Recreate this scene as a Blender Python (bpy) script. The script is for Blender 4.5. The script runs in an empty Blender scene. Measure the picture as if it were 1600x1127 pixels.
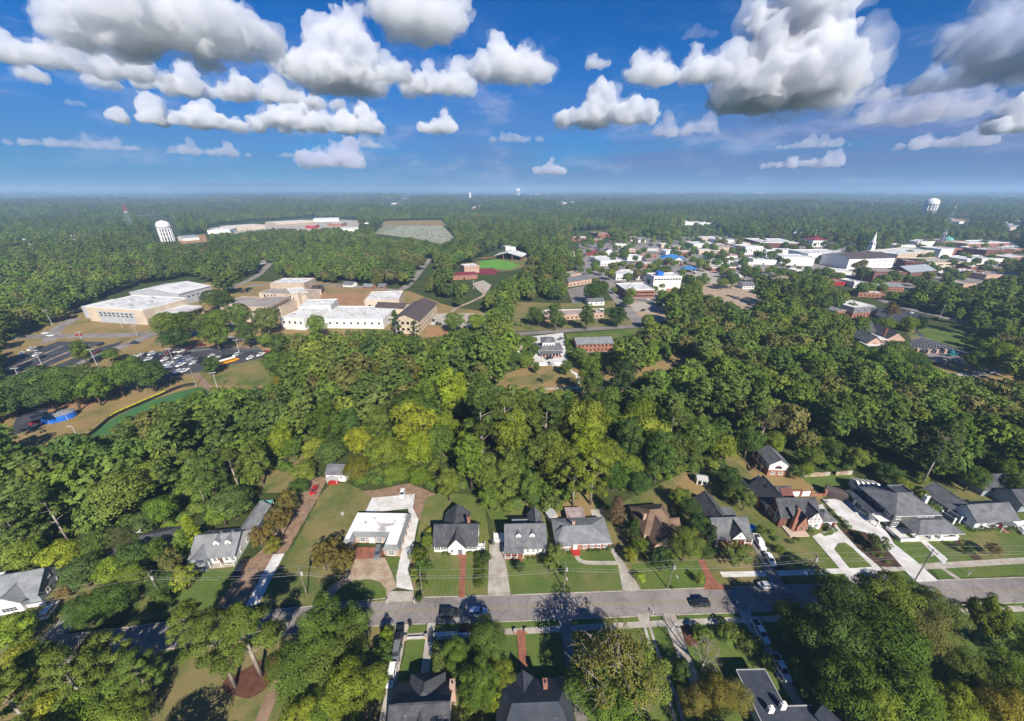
import bpy, bmesh, math, random
import numpy as np
from mathutils import Vector, Matrix
R = math.radians
sc = bpy.context.scene
COL = sc.collection

# ------------------------------------------------------------------ camera
CAM_H = 100.0; TILT = R(23.7); FPX = 608.0
cam_d = bpy.data.cameras.new('camera'); cam = bpy.data.objects.new('camera', cam_d); COL.objects.link(cam)
cam.location = (0, 0, CAM_H); cam.rotation_euler = (R(90) - TILT, 0, 0)
cam_d.sensor_width = 36; cam_d.sensor_fit = 'HORIZONTAL'; cam_d.lens = FPX / 1600 * 36
cam_d.clip_start = 1; cam_d.clip_end = 90000
sc.camera = cam

# ------------------------------------------------------------------ sun, sky, exposure
SUN_EL, SUN_AZ = R(38), R(158)            # azimuth clockwise from +Y; behind the camera, a little to the right
sun_d = bpy.data.lights.new('sun', 'SUN'); sun = bpy.data.objects.new('sun', sun_d); COL.objects.link(sun)
sun_d.energy = 4.6; sun_d.angle = R(0.5); sun_d.color = (1.0, 0.93, 0.82)
sd = Vector((math.sin(SUN_AZ) * math.cos(SUN_EL), math.cos(SUN_AZ) * math.cos(SUN_EL), math.sin(SUN_EL)))
sun.rotation_euler = (-sd).to_track_quat('-Z', 'Y').to_euler(); sun.location = (60, -200, 300)
sc.view_settings.view_transform = 'Standard'; sc.view_settings.look = 'None'
sc.view_settings.exposure = 0.72; sc.view_settings.gamma = 1.0
cy = sc.cycles
cy.max_bounces = 8; cy.diffuse_bounces = 2; cy.glossy_bounces = 2; cy.transmission_bounces = 2
cy.transparent_max_bounces = 4; cy.volume_bounces = 6; cy.use_denoising = True
cy.use_adaptive_sampling = True; cy.adaptive_threshold = .02; cy.adaptive_min_samples = 10
cy.caustics_reflective = False; cy.caustics_refractive = False

def pix_dir(px, py):
    x = (px - 800) / FPX; y = -(py - 563.5) / FPX
    return Vector((x, y * math.sin(TILT) + math.cos(TILT), y * math.cos(TILT) - math.sin(TILT)))
def at(px, py, z=0.0):                     # survey: a sighted point of the photograph -> its place on the level ground (or at height z)
    d = pix_dir(px, py); t = (CAM_H - z) / -d.z
    return Vector((d.x * t, d.y * t, z))
def sight(X, Y, Z):                        # the other way round, used to keep trees out of the sight lines to open places
    dz = Z - CAM_H
    c = Y * math.cos(TILT) - dz * math.sin(TILT); v = Y * math.sin(TILT) + dz * math.cos(TILT)
    return 800 + FPX * X / c, 563.5 - FPX * v / c

class NT:
    """small helper to write node trees"""
    def __init__(s, tree): s.t = tree; s.t.nodes.clear()
    def n(s, typ, ins=None, **kw):
        nd = s.t.nodes.new(typ)
        for k, v in kw.items(): setattr(nd, k, v)
        for k, v in (ins or {}).items():
            if hasattr(v, 'is_output') or isinstance(v, bpy.types.NodeSocket): s.t.links.new(v, nd.inputs[k])
            else: nd.inputs[k].default_value = v
        return nd
    def math(s, op, a, b=None, c=None, clamp=False):
        ins = {0: a}
        if b is not None: ins[1] = b
        if c is not None: ins[2] = c
        return s.n('ShaderNodeMath', ins, operation=op, use_clamp=clamp).outputs[0]
    def vm(s, op, a, b=None, c=None):
        ins = {0: a}
        if b is not None: ins[1] = b
        if c is not None: ins[2] = c
        nd = s.n('ShaderNodeVectorMath', ins, operation=op)
        return nd.outputs['Value'] if op in ('LENGTH', 'DOT_PRODUCT', 'DISTANCE') else nd.outputs[0]
    def mix(s, f, a, b, blend='MIX'):
        nd = s.t.nodes.new('ShaderNodeMix'); nd.data_type = 'RGBA'; nd.blend_type = blend
        for i, v in ((0, f), (6, a), (7, b)):
            if isinstance(v, bpy.types.NodeSocket): s.t.links.new(v, nd.inputs[i])
            else: nd.inputs[i].default_value = v if i == 0 or len(v) == 4 else (*v, 1)
        return nd.outputs[2]
    def noise(s, vec, scale, detail=3, rough=.5, dim='3D'):
        ins = {'Scale': scale, 'Detail': detail, 'Roughness': rough}
        if vec is not None: ins['Vector'] = vec
        return s.n('ShaderNodeTexNoise', ins, noise_dimensions=dim).outputs[0]
    def ramp(s, f, lo, hi, interp='SMOOTHSTEP'):
        return s.n('ShaderNodeMapRange', {0: f, 1: lo, 2: hi, 3: 0., 4: 1.}, interpolation_type=interp).outputs[0]

def az_el(px, py):
    d = pix_dir(px, py).normalized(); return math.atan2(d.x, d.y), math.asin(d.z)

# cumulus clouds are modelled further down; their bases lie at one level, placed by bearing (left, right, base, top as sighted)
CUMULI = [(100, 520, 88, -60, 1, 'cloud', .9, 6), (-60, 300, 112, 48, 2, 'cloud', .6, 4), (60, 600, 152, 98, 3, 'cloud', .6, 5), (480, 585, 140, 18, 4, 'cloud', .5, 3), (170, 470, 200, 150, 5, 'cloud', .5, 3), (400, 615, 205, 148, 6, 'cloud', .5, 4),
 (255, 400, 243, 216, 7, 'thin_cloud', .5, 2), (472, 572, 262, 208, 8, 'thin_cloud', .4, 2), (590, 735, 60, -60, 9, 'cloud', .8, 3), (575, 645, 128, 78, 10, 'cloud', .5, 2), (622, 742, 147, 85, 11, 'cloud', .5, 3), (738, 868, 126, 42, 12, 'cloud', .4, 3), (655, 715, 208, 170, 13, 'cloud', .5, 2), (556, 596, 231, 204, 14, 'thin_cloud', .5, 2),
 (910, 955, 106, 76, 15, 'cloud', .5, 2), (980, 1045, 132, 66, 16, 'cloud', .5, 2), (860, 1022, 196, 132, 17, 'cloud', .5, 3), (1055, 1160, 128, 62, 18, 'cloud', .5, 3), (1128, 1292, 168, -20, 19, 'cloud', .5, 5), (1010, 1125, 212, 172, 20, 'thin_cloud', .5, 2), (1120, 1205, 178, 138, 21, 'cloud', .5, 2), (1320, 1470, 195, 132, 22, 'thin_cloud', .5, 3), (1520, 1680, 205, 150, 23, 'cloud', .5, 3),
 (1470, 1800, 105, -40, 24, 'rain_cloud', .8, 5), (1400, 1590, 140, 92, 25, 'rain_cloud', .6, 3), (1200, 1330, 232, 205, 26, 'thin_cloud', .5, 2), (830, 890, 272, 244, 27, 'thin_cloud', .5, 1), (55, 105, 26, 5, 28, 'thin_cloud', .5, 1), (1060, 1125, 60, 34, 29, 'thin_cloud', .5, 2), (100, 140, 166, 150, 30, 'thin_cloud', .5, 1), (1290, 1420, -8, -60, 31, 'cloud', .5, 2), (1180, 1330, 262, 232, 32, 'thin_cloud', .4, 2), (0, 240, 232, 205, 33, 'thin_cloud', .5, 2), (1380, 1560, 232, 195, 34, 'thin_cloud', .6, 3), (1430, 1620, 180, 120, 35, 'thin_cloud', .7, 3), (760, 860, 222, 200, 36, 'thin_cloud', .4, 2), (1300, 1420, 160, 120, 37, 'thin_cloud', .6, 3), (430, 480, 246, 232, 38, 'thin_cloud', .4, 1)]
def build_world():
    w = bpy.data.worlds.new('World'); sc.world = w; w.use_nodes = True
    w.cycles.sampling_method = 'NONE'
    N = NT(w.node_tree)
    tc = N.n('ShaderNodeTexCoord').outputs['Generated']
    s = N.n('ShaderNodeSeparateXYZ', {0: tc})
    az = N.math('ARCTAN2', s.outputs[0], s.outputs[1]); el = N.math('ARCSINE', s.outputs[2])
    P0 = N.n('ShaderNodeCombineXYZ', {0: az, 1: el}).outputs[0]
    sky = N.n('ShaderNodeTexSky', {}, sky_type='NISHITA', sun_disc=False, sun_elevation=SUN_EL, sun_rotation=SUN_AZ, altitude=200, air_density=1.0, dust_density=.3, ozone_density=4.0)
    scol = N.n('ShaderNodeHueSaturation', {'Hue': .5, 'Saturation': 1.12, 'Value': 1.0, 'Color': sky.outputs[0]}).outputs[0]
    scol = N.mix(1.0, scol, (.065, .54, 1.0), 'MULTIPLY')
    # long thin veils of rain haze low in the sky, and soft high cloud
    veil = N.math('MULTIPLY', N.ramp(N.noise(N.vm('MULTIPLY', P0, (2.2, 16, 1)), 1.0, 5, .58, '2D'), .02, .60), N.ramp(el, .27, .05))
    veil = N.math('MULTIPLY', veil, N.math('MULTIPLY_ADD', N.ramp(az, -.9, .9), .42, .50))
    wisp = N.math('MULTIPLY', N.ramp(N.noise(N.vm('MULTIPLY', P0, (5, 15, 1)), 1.0, 7, .66, '2D'), .48, .78), N.ramp(el, .36, .14))
    bg1 = N.n('ShaderNodeBackground', {'Color': scol, 'Strength': .056})
    bg3 = N.n('ShaderNodeBackground', {'Color': (.085, .125, .275, 1), 'Strength': 1.0})
    bg2 = N.n('ShaderNodeBackground', {'Color': (.26, .30, .44, 1), 'Strength': 1.0})
    ms = N.n('ShaderNodeMixShader', {0: veil, 1: bg1.outputs[0], 2: bg3.outputs[0]})
    ms = N.n('ShaderNodeMixShader', {0: N.math('MULTIPLY', wisp, .55), 1: ms.outputs[0], 2: bg2.outputs[0]})
    N.n('ShaderNodeOutputWorld', {'Surface': ms.outputs[0]})
build_world()

# ------------------------------------------------------------------ materials
MATS = {}
def principled(N, col, rough=.8, spec=.3, metal=0, bump=None, bstr=.3, bdist=.05):
    ins = {'Base Color': col if isinstance(col, bpy.types.NodeSocket) else (*col[:3], 1), 'Roughness': rough, 'Specular IOR Level': spec, 'Metallic': metal}
    if bump is not None:
        ins['Normal'] = N.n('ShaderNodeBump', {'Strength': bstr, 'Distance': bdist, 'Height': bump}).outputs[0]
    b = N.n('ShaderNodeBsdfPrincipled', ins); N.n('ShaderNodeOutputMaterial', {'Surface': b.outputs[0]})
def M(name, c, c2=None, scale=.25, rough=.85, fine=.18, fscale=3.0, spec=.3, lo=.35, hi=.65, bump=0, metal=0, detail=5):
    """worn surface: two colours in patches, fine grain"""
    m = bpy.data.materials.new(name); m.use_nodes = True; N = NT(m.node_tree)
    pos = N.n('ShaderNodeNewGeometry').outputs['Position']
    c2 = c2 or tuple(x * .72 for x in c)
    f = N.ramp(N.noise(pos, scale, detail, .62), lo, hi)
    col = N.mix(f, c, c2)
    fn = N.noise(pos, fscale, 3, .7)
    k = N.math('MULTIPLY_ADD', fn, 2 * fine, 1 - fine)
    col = N.mix(1.0, col, N.n('ShaderNodeCombineXYZ', {0: k, 1: k, 2: k}).outputs[0], 'MULTIPLY')
    principled(N, col, rough, spec, metal, fn if bump else None, bump, .08)
    MATS[name] = m; return m
M('asphalt', (.31, .255, .22), (.235, .195, .17), .12, fine=.14, fscale=6)
M('asphalt_dark', (.040, .042, .052), (.065, .066, .076), .09, fine=.2, fscale=5)
M('asphalt_mid', (.23, .205, .185), (.17, .155, .145), .1, fine=.15, fscale=5)
M('concrete', (.46, .42, .36), (.31, .27, .22), .35, fine=.16, fscale=5)
M('concrete_pale', (.66, .65, .63), (.50, .475, .44), .3, fine=.12, fscale=4)
M('concrete_tan', (.44, .35, .25), (.30, .21, .145), .3, fine=.12, fscale=4)
M('gravel', (.30, .20, .135), (.20, .13, .085), .5, fine=.3, fscale=6)
M('dirt', (.36, .19, .10), (.26, .15, .075), .12, fine=.2, fscale=2)
M('mulch', (.13, .055, .032), (.08, .034, .022), .8, fine=.4, fscale=6)
M('bed', (.05, .03, .02), (.085, .05, .03), .8, fine=.4, fscale=5)
M('paving_brick', (.30, .12, .075), (.20, .075, .05), .6, fine=.2, fscale=6)
M('brick', (.34, .165, .115), (.27, .115, .08), .5, fine=.15, fscale=8)
M('brick_dark', (.18, .075, .058), (.135, .052, .042), .5, fine=.15, fscale=8)
M('brick_pale', (.48, .34, .26), (.42, .27, .20), .5, fine=.12, fscale=8)
M('cream', (.58, .48, .37), (.49, .40, .30), .15, fine=.06)
M('stone_tan', (.52, .41, .32), (.42, .33, .26), .15, fine=.1)
M('white', (.80, .79, .77), (.72, .71, .69), .3, fine=.05, rough=.6)
M('stucco', (.76, .74, .70), (.66, .64, .60), .12, fine=.05)
M('grey_panel', (.45, .46, .48), (.38, .39, .41), .1, fine=.05, rough=.6)
M('siding_green', (.12, .14, .125), (.10, .118, .105), .4, fine=.1)
M('siding_grey', (.30, .33, .36), (.25, .28, .31), .4, fine=.08)
M('roof_white', (.74, .74, .73), (.60, .585, .57), .10, fine=.08, fscale=2, lo=.48, hi=.62)
M('roof_patched', (.78, .77, .75), (.40, .36, .35), .13, fine=.08, fscale=2, lo=.55, hi=.62)
M('roof_gravel', (.34, .30, .27), (.26, .23, .21), .08, fine=.15, fscale=2)
M('shingle_black', (.050, .053, .060), (.084, .086, .094), .55, fine=.5, fscale=2.4, rough=.9)
M('shingle_grey', (.165, .167, .175), (.105, .108, .116), .5, fine=.42, fscale=2.4, rough=.9)
M('shingle_pale', (.23, .24, .245), (.165, .172, .18), .4, fine=.32, fscale=2.4, rough=.9)
M('shingle_navy', (.036, .044, .060), (.056, .064, .082), .4, fine=.3, fscale=2.4, rough=.85)
M('shingle_brown', (.19, .125, .085), (.13, .085, .06), .35, fine=.25, fscale=2.4, rough=.9)
M('shingle_tan', (.26, .20, .16), (.20, .155, .125), .3, fine=.2, fscale=2.4, rough=.9)
M('metal_brown', (.10, .075, .07), (.085, .065, .06), .1, fine=.06, rough=.55)
M('metal_pale', (.50, .50, .50), (.40, .39, .38), .2, fine=.08, rough=.5)
M('metal_rust', (.42, .36, .36), (.26, .17, .15), .35, fine=.15, rough=.6)
M('blue_roof', (.05, .20, .46), (.04, .17, .40), .2, fine=.06, rough=.5)
M('blue_tarp', (.02, .16, .62), (.02, .12, .5), .3, fine=.06, rough=.5)
M('maroon', (.22, .028, .045), (.15, .02, .033), .2, fine=.1)
M('red_paint', (.42, .04, .035), (.36, .03, .03), .3, fine=.08, rough=.5)
M('turf', (.060, .165, .050), (.048, .125, .042), .06, fine=.12, fscale=1.5)
M('turf_bright', (.12, .30, .028), (.095, .25, .024), .06, fine=.12, fscale=1.5)
M('teal', (.02, .22, .25), (.02, .18, .2), .3, rough=.5)
M('wood', (.17, .115, .075), (.11, .075, .05), .8, fine=.25, fscale=4)
M('pole_wood', (.27, .235, .20), (.17, .145, .125), .8, fine=.25, fscale=4)
M('steel', (.42, .43, .44), (.34, .35, .36), .4, rough=.45, metal=.6)
M('black_metal', (.02, .02, .022), (.03, .03, .032), .4, rough=.5)
M('yellow', (.62, .56, .02), (.5, .45, .02), .3, rough=.5)
M('line_white', (.62, .61, .58), (.42, .41, .40), 1.2, fine=.2)
M('line_yellow', (.34, .25, .11), (.24, .19, .13), .7, fine=.25)
M('bark', (.145, .105, .078), (.085, .062, .048), 1.2, fine=.35, fscale=5)
M('bark_pale', (.36, .31, .26), (.24, .20, .165), 1.0, fine=.3, fscale=5)
M('headstone', (.42, .42, .40), (.28, .28, .27), .05)
M('rubber', (.02, .02, .02), (.03, .03, .03), 2)
M('lamp_red', (.5, .02, .02), rough=.3); M('lamp_clear', (.75, .75, .72), rough=.2)
M('bus_yellow', (.72, .33, .015), (.68, .30, .012), .3, fine=.04, rough=.4)
M('green_copper', (.16, .40, .36), (.13, .33, .30), .2)

def road_mat(name, c1, c2, tar):
    """old asphalt: patches, sealed cracks, grain"""
    m = bpy.data.materials.new(name); m.use_nodes = True; N = NT(m.node_tree)
    pos = N.n('ShaderNodeNewGeometry').outputs['Position']
    warp = N.vm('ADD', pos, N.vm('MULTIPLY', N.n('ShaderNodeTexNoise', {'Vector': pos, 'Scale': .35, 'Detail': 3.0}).outputs['Color'], (4, 4, 0)))
    f = N.ramp(N.noise(pos, .10, 5, .65), .36, .64); col = N.mix(f, c1, c2)
    patch = N.ramp(N.n('ShaderNodeTexVoronoi', {'Vector': N.vm('MULTIPLY', pos, (1, 2.2, 1)), 'Scale': .11}, feature='F1').outputs['Color'], .78, .80)
    col = N.mix(N.math('MULTIPLY', patch, .45), col, tuple(x * .55 for x in c2))
    e = N.n('ShaderNodeTexVoronoi', {'Vector': warp, 'Scale': .16}, feature='DISTANCE_TO_EDGE').outputs['Distance']
    col = N.mix(N.math('MULTIPLY', N.ramp(e, .016, .006), .6), col, tar)
    k = N.math('MULTIPLY_ADD', N.noise(pos, 5.0, 3, .7), .34, .83)
    col = N.mix(1.0, col, N.n('ShaderNodeCombineXYZ', {0: k, 1: k, 2: k}).outputs[0], 'MULTIPLY')
    principled(N, col, .85, .25); MATS[name] = m
road_mat('asphalt', (.285, .255, .235), (.205, .185, .172), (.09, .08, .075))
def membrane(name, c1, c2):
    """white roof sheet: lapped seams, ponding stains"""
    m = bpy.data.materials.new(name); m.use_nodes = True; N = NT(m.node_tree)
    pos = N.n('ShaderNodeNewGeometry').outputs['Position']; s_ = N.n('ShaderNodeSeparateXYZ', {0: pos})
    col = N.mix(N.ramp(N.noise(pos, .09, 5, .65), .44, .64), c1, c2)
    col = N.mix(N.math('MULTIPLY', N.ramp(N.noise(N.vm('ADD', pos, (50, 9, 0)), .22, 4, .7), .60, .70), .4), col, tuple(x * .5 for x in c2))
    seam = N.ramp(N.math('SINE', N.math('MULTIPLY', N.math('MULTIPLY_ADD', s_.outputs[1], .35, s_.outputs[0]), 1.9)), .955, .99)
    col = N.mix(N.math('MULTIPLY', seam, .4), col, tuple(x * .55 for x in c2))
    k = N.math('MULTIPLY_ADD', N.noise(pos, 2.0, 3, .7), .2, .9)
    col = N.mix(1.0, col, N.n('ShaderNodeCombineXYZ', {0: k, 1: k, 2: k}).outputs[0], 'MULTIPLY')
    principled(N, col, .7, .3); MATS[name] = m
membrane('roof_white', (.66, .655, .64), (.48, .465, .45))
def lawn(name, g1, g2, dry, amt, mow=0.0, rz=0.0):
    m = bpy.data.materials.new(name); m.use_nodes = True; N = NT(m.node_tree)
    pos = N.n('ShaderNodeNewGeometry').outputs['Position']
    a = N.ramp(N.noise(pos, .10, 5, .65), .38, .62); d = N.ramp(N.noise(N.vm('ADD', pos, (37, 11, 0)), .055, 6, .68), .62 - amt, .86 - amt)
    col = N.mix(a, g1, g2)
    if mow:
        s = N.n('ShaderNodeSeparateXYZ', {0: N.vm('ADD', pos, N.vm('MULTIPLY', N.n('ShaderNodeTexNoise', {'Vector': pos, 'Scale': .25}).outputs['Color'], (.5, .5, 0)))})
        x = N.math('ADD', N.math('MULTIPLY', s.outputs[0], math.cos(rz)), N.math('MULTIPLY', s.outputs[1], math.sin(rz)))
        st = N.ramp(N.math('SINE', N.math('MULTIPLY', x, 4.6)), -.5, .5)
        col = N.mix(N.math('MULTIPLY', st, mow), col, tuple(c * 1.9 for c in g1))
    col = N.mix(N.math('MULTIPLY', d, .85), col, dry)
    fn = N.noise(pos, 2.2, 5, .75); k = N.math('MULTIPLY_ADD', fn, 1.0, .5)
    col = N.mix(1.0, col, N.n('ShaderNodeCombineXYZ', {0: k, 1: k, 2: k}).outputs[0], 'MULTIPLY')
    principled(N, col, .95, .1, 0, fn, .6, .15)
    MATS[name] = m
lawn('lawn_green', (.078, .122, .028), (.108, .148, .036), (.19, .165, .07), .12, .07, 1.2)
lawn('lawn_mown', (.085, .126, .030), (.118, .142, .038), (.22, .18, .08), .20, .14, 0)
lawn('lawn_mixed', (.072, .110, .028), (.10, .13, .034), (.23, .18, .08), .26, .06, .6)
lawn('lawn_dry', (.135, .135, .048), (.19, .155, .062), (.29, .20, .09), .30)
lawn('lawn_worn', (.16, .14, .06), (.23, .165, .075), (.36, .20, .10), .36)

M('graveyard_grass', (.235, .24, .145), (.185, .195, .105), .03, fine=.15, fscale=.6)

def ground_mat():
    m = bpy.data.materials.new('ground_cover'); m.use_nodes = True; N = NT(m.node_tree)
    pos = N.n('ShaderNodeNewGeometry').outputs['Position']
    a = N.ramp(N.noise(pos, .05, 6, .65), .35, .65); b = N.ramp(N.noise(pos, .0021, 5, .6), .42, .6); c = N.ramp(N.noise(pos, .35, 4, .7), .3, .7)
    col = N.mix(a, (.046, .070, .022), (.080, .092, .034))
    col = N.mix(N.math('MULTIPLY', c, .45), col, (.030, .045, .016))
    col = N.mix(N.math('MULTIPLY', b, .45), col, (.06, .075, .03))
    principled(N, col, 1.0, .0)
    MATS['ground_cover'] = m
ground_mat()

def glass(name, c, rough=.12):
    m = bpy.data.materials.new(name); m.use_nodes = True; N = NT(m.node_tree)
    principled(N, c, rough, .6); MATS[name] = m
glass('glass', (.03, .038, .05)); glass('glass_pale', (.16, .18, .21), .2); glass('glass_dark', (.012, .013, .016), .2)

def paint_mat():
    m = bpy.data.materials.new('car_paint'); m.use_nodes = True; N = NT(m.node_tree)
    oi = N.n('ShaderNodeObjectInfo')
    pos = N.n('ShaderNodeNewGeometry').outputs['Position']
    k = N.math('MULTIPLY_ADD', N.noise(pos, 1.5, 3), .12, .94)
    col = N.mix(1.0, oi.outputs['Color'], N.n('ShaderNodeCombineXYZ', {0: k, 1: k, 2: k}).outputs[0], 'MULTIPLY')
    b = N.n('ShaderNodeBsdfPrincipled', {'Base Color': col, 'Roughness': .32, 'Specular IOR Level': .5, 'Coat Weight': .5, 'Coat Roughness': .08})
    N.n('ShaderNodeOutputMaterial', {'Surface': b.outputs[0]}); MATS['car_paint'] = m
paint_mat()

def leaf_mat(name, cols, trans=.30):
    """foliage: hue by plant (random), tone by leaf spray ('tone'), tint by the plant's own colour"""
    m = bpy.data.materials.new(name); m.use_nodes = True; N = NT(m.node_tree)
    oi = N.n('ShaderNodeObjectInfo'); at_ = N.n('ShaderNodeAttribute', {}, attribute_name='tone')
    cr = N.n('ShaderNodeValToRGB', {0: oi.outputs['Random']}); e = cr.color_ramp.elements
    e[0].color = (*cols[0], 1); e[1].color = (*cols[-1], 1)
    for i, c in enumerate(cols[1:-1]): e.new((i + 1) / (len(cols) - 1)).color = (*c, 1)
    k = N.math('MULTIPLY_ADD', at_.outputs['Fac'], 1.25, .40)
    col = N.mix(1.0, cr.outputs[0], N.n('ShaderNodeCombineXYZ', {0: k, 1: k, 2: N.math('MULTIPLY', k, .9)}).outputs[0], 'MULTIPLY')
    stand = N.noise(N.n('ShaderNodeNewGeometry').outputs['Position'], .0045, 4, .6)      # stands of different growth
    kk = N.math('MULTIPLY_ADD', stand, 1.7, .30)
    col = N.mix(1.0, col, N.n('ShaderNodeCombineXYZ', {0: N.math('MULTIPLY', kk, 1.02), 1: kk, 2: kk}).outputs[0], 'MULTIPLY')
    col = N.mix(1.0, col, oi.outputs['Color'], 'MULTIPLY')
    df = N.n('ShaderNodeBsdfDiffuse', {'Color': col}); tr = N.n('ShaderNodeBsdfTranslucent', {'Color': N.mix(.35, col, (.20, .22, .02))})
    a = N.n('ShaderNodeMixShader', {0: trans, 1: df.outputs[0], 2: tr.outputs[0]})
    N.n('ShaderNodeOutputMaterial', {'Surface': a.outputs[0]}); MATS[name] = m
leaf_mat('leaves', [(.088, .152, .031), (.146, .212, .038), (.098, .165, .042), (.186, .228, .044), (.074, .132, .040), (.144, .188, .055), (.112, .182, .034)])
leaf_mat('needles', [(.108, .158, .044), (.130, .176, .052), (.092, .142, .044)])
leaf_mat('leaves_dark', [(.055, .090, .026), (.068, .105, .028), (.062, .092, .032)], .15)
leaf_mat('leaves_rust', [(.15, .095, .06), (.12, .08, .05)], .15)
leaf_mat('leaves_olive', [(.165, .165, .056), (.14, .148, .050), (.18, .168, .066)])
leaf_mat('leaves_yellow', [(.21, .19, .028), (.17, .175, .03)])
leaf_mat('petals', [(.62, .55, .50), (.6, .5, .4)], .1)

# ------------------------------------------------------------------ object helpers
def mesh(name, v, f, mat=None, smooth=False):
    me = bpy.data.meshes.new(name); me.from_pydata([tuple(x) for x in v], [], f)
    if mat:
        for q in (mat if isinstance(mat, (list, tuple)) else [mat]): me.materials.append(MATS[q])
    if smooth: me.polygons.foreach_set('use_smooth', [True] * len(me.polygons))
    me.update(); return me
def obj(name, me, parent=None, loc=None, rz=None):
    o = bpy.data.objects.new(name, me); COL.objects.link(o)
    if parent: o.parent = parent
    if loc is not None: o.location = loc
    if rz is not None: o.rotation_euler = (0, 0, rz)
    return o
def tag(o, label=None, cat=None, group=None, kind=None):
    if label: o['label'] = label
    if cat: o['category'] = cat
    if group: o['group'] = group
    if kind: o['kind'] = kind
    return o
def thing(name, label, cat, loc=(0, 0, 0), rz=0, group=None):
    return tag(obj(name, None, None, loc, rz), label, cat, group)
BOXF = [(0, 3, 2, 1), (4, 5, 6, 7), (0, 1, 5, 4), (1, 2, 6, 5), (2, 3, 7, 6), (3, 0, 4, 7)]
def boxv(x0, x1, y0, y1, z0, z1):
    return [(x0, y0, z0), (x1, y0, z0), (x1, y1, z0), (x0, y1, z0), (x0, y0, z1), (x1, y0, z1), (x1, y1, z1), (x0, y1, z1)]
def boxes(lst):
    v, f = [], []
    for b in lst:
        n = len(v); v += boxv(*b); f += [tuple(i + n for i in q) for q in BOXF]
    return v, f
def tubev(p0, p1, r0, r1, n=8, cap=True):
    p0, p1 = Vector(p0), Vector(p1); d = (p1 - p0).normalized()
    a = d.orthogonal().normalized(); b = d.cross(a); v = []
    for p, r in ((p0, r0), (p1, r1)):
        for i in range(n):
            t = 2 * math.pi * i / n; v.append(p + a * (r * math.cos(t)) + b * (r * math.sin(t)))
    f = [(i, (i + 1) % n, n + (i + 1) % n, n + i) for i in range(n)]
    if cap: f += [tuple(range(n - 1, -1, -1)), tuple(range(n, 2 * n))]
    return v, f
def join(*vf):
    v, f = [], []
    for a, b in vf:
        n = len(v); v += list(a); f += [tuple(i + n for i in q) for q in b]
    return v, f
def lathe(prof, n=20, c=(0, 0)):
    v, f = [], []
    for r, z in prof:
        for i in range(n):
            t = 2 * math.pi * i / n; v.append((c[0] + r * math.cos(t), c[1] + r * math.sin(t), z))
    for k in range(len(prof) - 1):
        for i in range(n):
            j = (i + 1) % n; f.append((k * n + i, k * n + j, (k + 1) * n + j, (k + 1) * n + i))
    f += [tuple(range(n - 1, -1, -1)), tuple(range((len(prof) - 1) * n, len(prof) * n))]
    return v, f

OPEN = []     # sighted outlines of places that no tree hides
def outline(pts): return [at(*p) for p in pts]
LV = {'n': 0}
def sheet(name, pts, mat, lv, kind='structure', world=False):
    """a sheet of ground lying lv steps of 4 mm and more above the land"""
    P = [Vector((p[0], p[1], 0)) for p in pts] if world else outline(pts)
    a = sum(P[i].x * P[(i + 1) % len(P)].y - P[(i + 1) % len(P)].x * P[i].y for i in range(len(P)))
    if a < 0: P.reverse()
    if mat.split('_')[0] in ('lawn', 'gravel', 'dirt', 'mulch', 'bed'):        # grown edges wander a little
        Q = []
        for i, p in enumerate(P):
            q = P[(i + 1) % len(P)]; ln = (q - p).length; k = max(1, min(40, int(ln / 1.1))); amp = min(.22, ln * .02) * (1 if ln < 80 else 4)
            nv = Vector((q.y - p.y, p.x - q.x, 0)).normalized() if ln > 1e-6 else Vector()
            for j in range(k):
                c = p.lerp(q, j / k); Q.append(c + nv * (amp * (math.sin(c.x * 1.9 + c.y * 1.3) + math.sin(c.x * .7 - c.y * 2.3)) * .5 if j else 0))
        P = Q
    LV['n'] += 1
    z = lv * .012 + (LV['n'] % 37) * .0003
    v = [(p.x, p.y, z) for p in P]; n = len(v)
    me = mesh(name, v, [tuple(range(n))], mat)
    return tag(obj(name, me), kind=kind)
def smooth_line(P, k=4):
    """Catmull-Rom through the points"""
    P = [Vector(p) for p in P]; out = []
    for i in range(len(P) - 1):
        a = P[max(i - 1, 0)]; b = P[i]; c = P[i + 1]; d = P[min(i + 2, len(P) - 1)]
        for j in range(k):
            t = j / k
            out.append(.5 * ((2 * b) + (c - a) * t + (2 * a - 5 * b + 4 * c - d) * t * t + (3 * b - a - 3 * c + d) * t ** 3))
    out.append(P[-1]); return out
def ribbon(name, pts, w, mat, lv, curve=True, kind='structure', world=False, parent=None, dx=0.0, h=0.0):
    """a path of even width; dx shifts it sideways; h > 0 makes it a raised kerb"""
    P = [Vector((*p[:2], 0)) for p in pts] if world else outline(pts)
    if curve and len(P) > 2: P = smooth_line(P)
    LV['n'] += 1
    z = lv * .012 + (LV['n'] % 37) * .0003; v = []; f = []
    for i, p in enumerate(P):
        d = (P[min(i + 1, len(P) - 1)] - P[max(i - 1, 0)]).normalized(); nrm = Vector((-d.y, d.x, 0))
        a, b = p + nrm * (dx - w / 2), p + nrm * (dx + w / 2)
        if h: v += [(a.x, a.y, -.02), (b.x, b.y, -.02), (a.x, a.y, h), (b.x, b.y, h)]
        else: v += [(a.x, a.y, z), (b.x, b.y, z)]
    m = 4 if h else 2
    for i in range(len(P) - 1):
        o = i * m
        if h: f += [(o + 2, o + m + 2, o + m + 3, o + 3), (o, o + m, o + m + 2, o + 2), (o + 3, o + m + 3, o + m + 1, o + 1)]
        else: f.append((o, o + m, o + m + 1, o + 1))
    if h: f += [(0, 2, 3, 1), (len(v) - 4, len(v) - 3, len(v) - 1, len(v) - 2)]
    o = obj(name, mesh(name, v, f, mat), parent)
    if not parent: tag(o, kind=kind)
    return o

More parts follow.
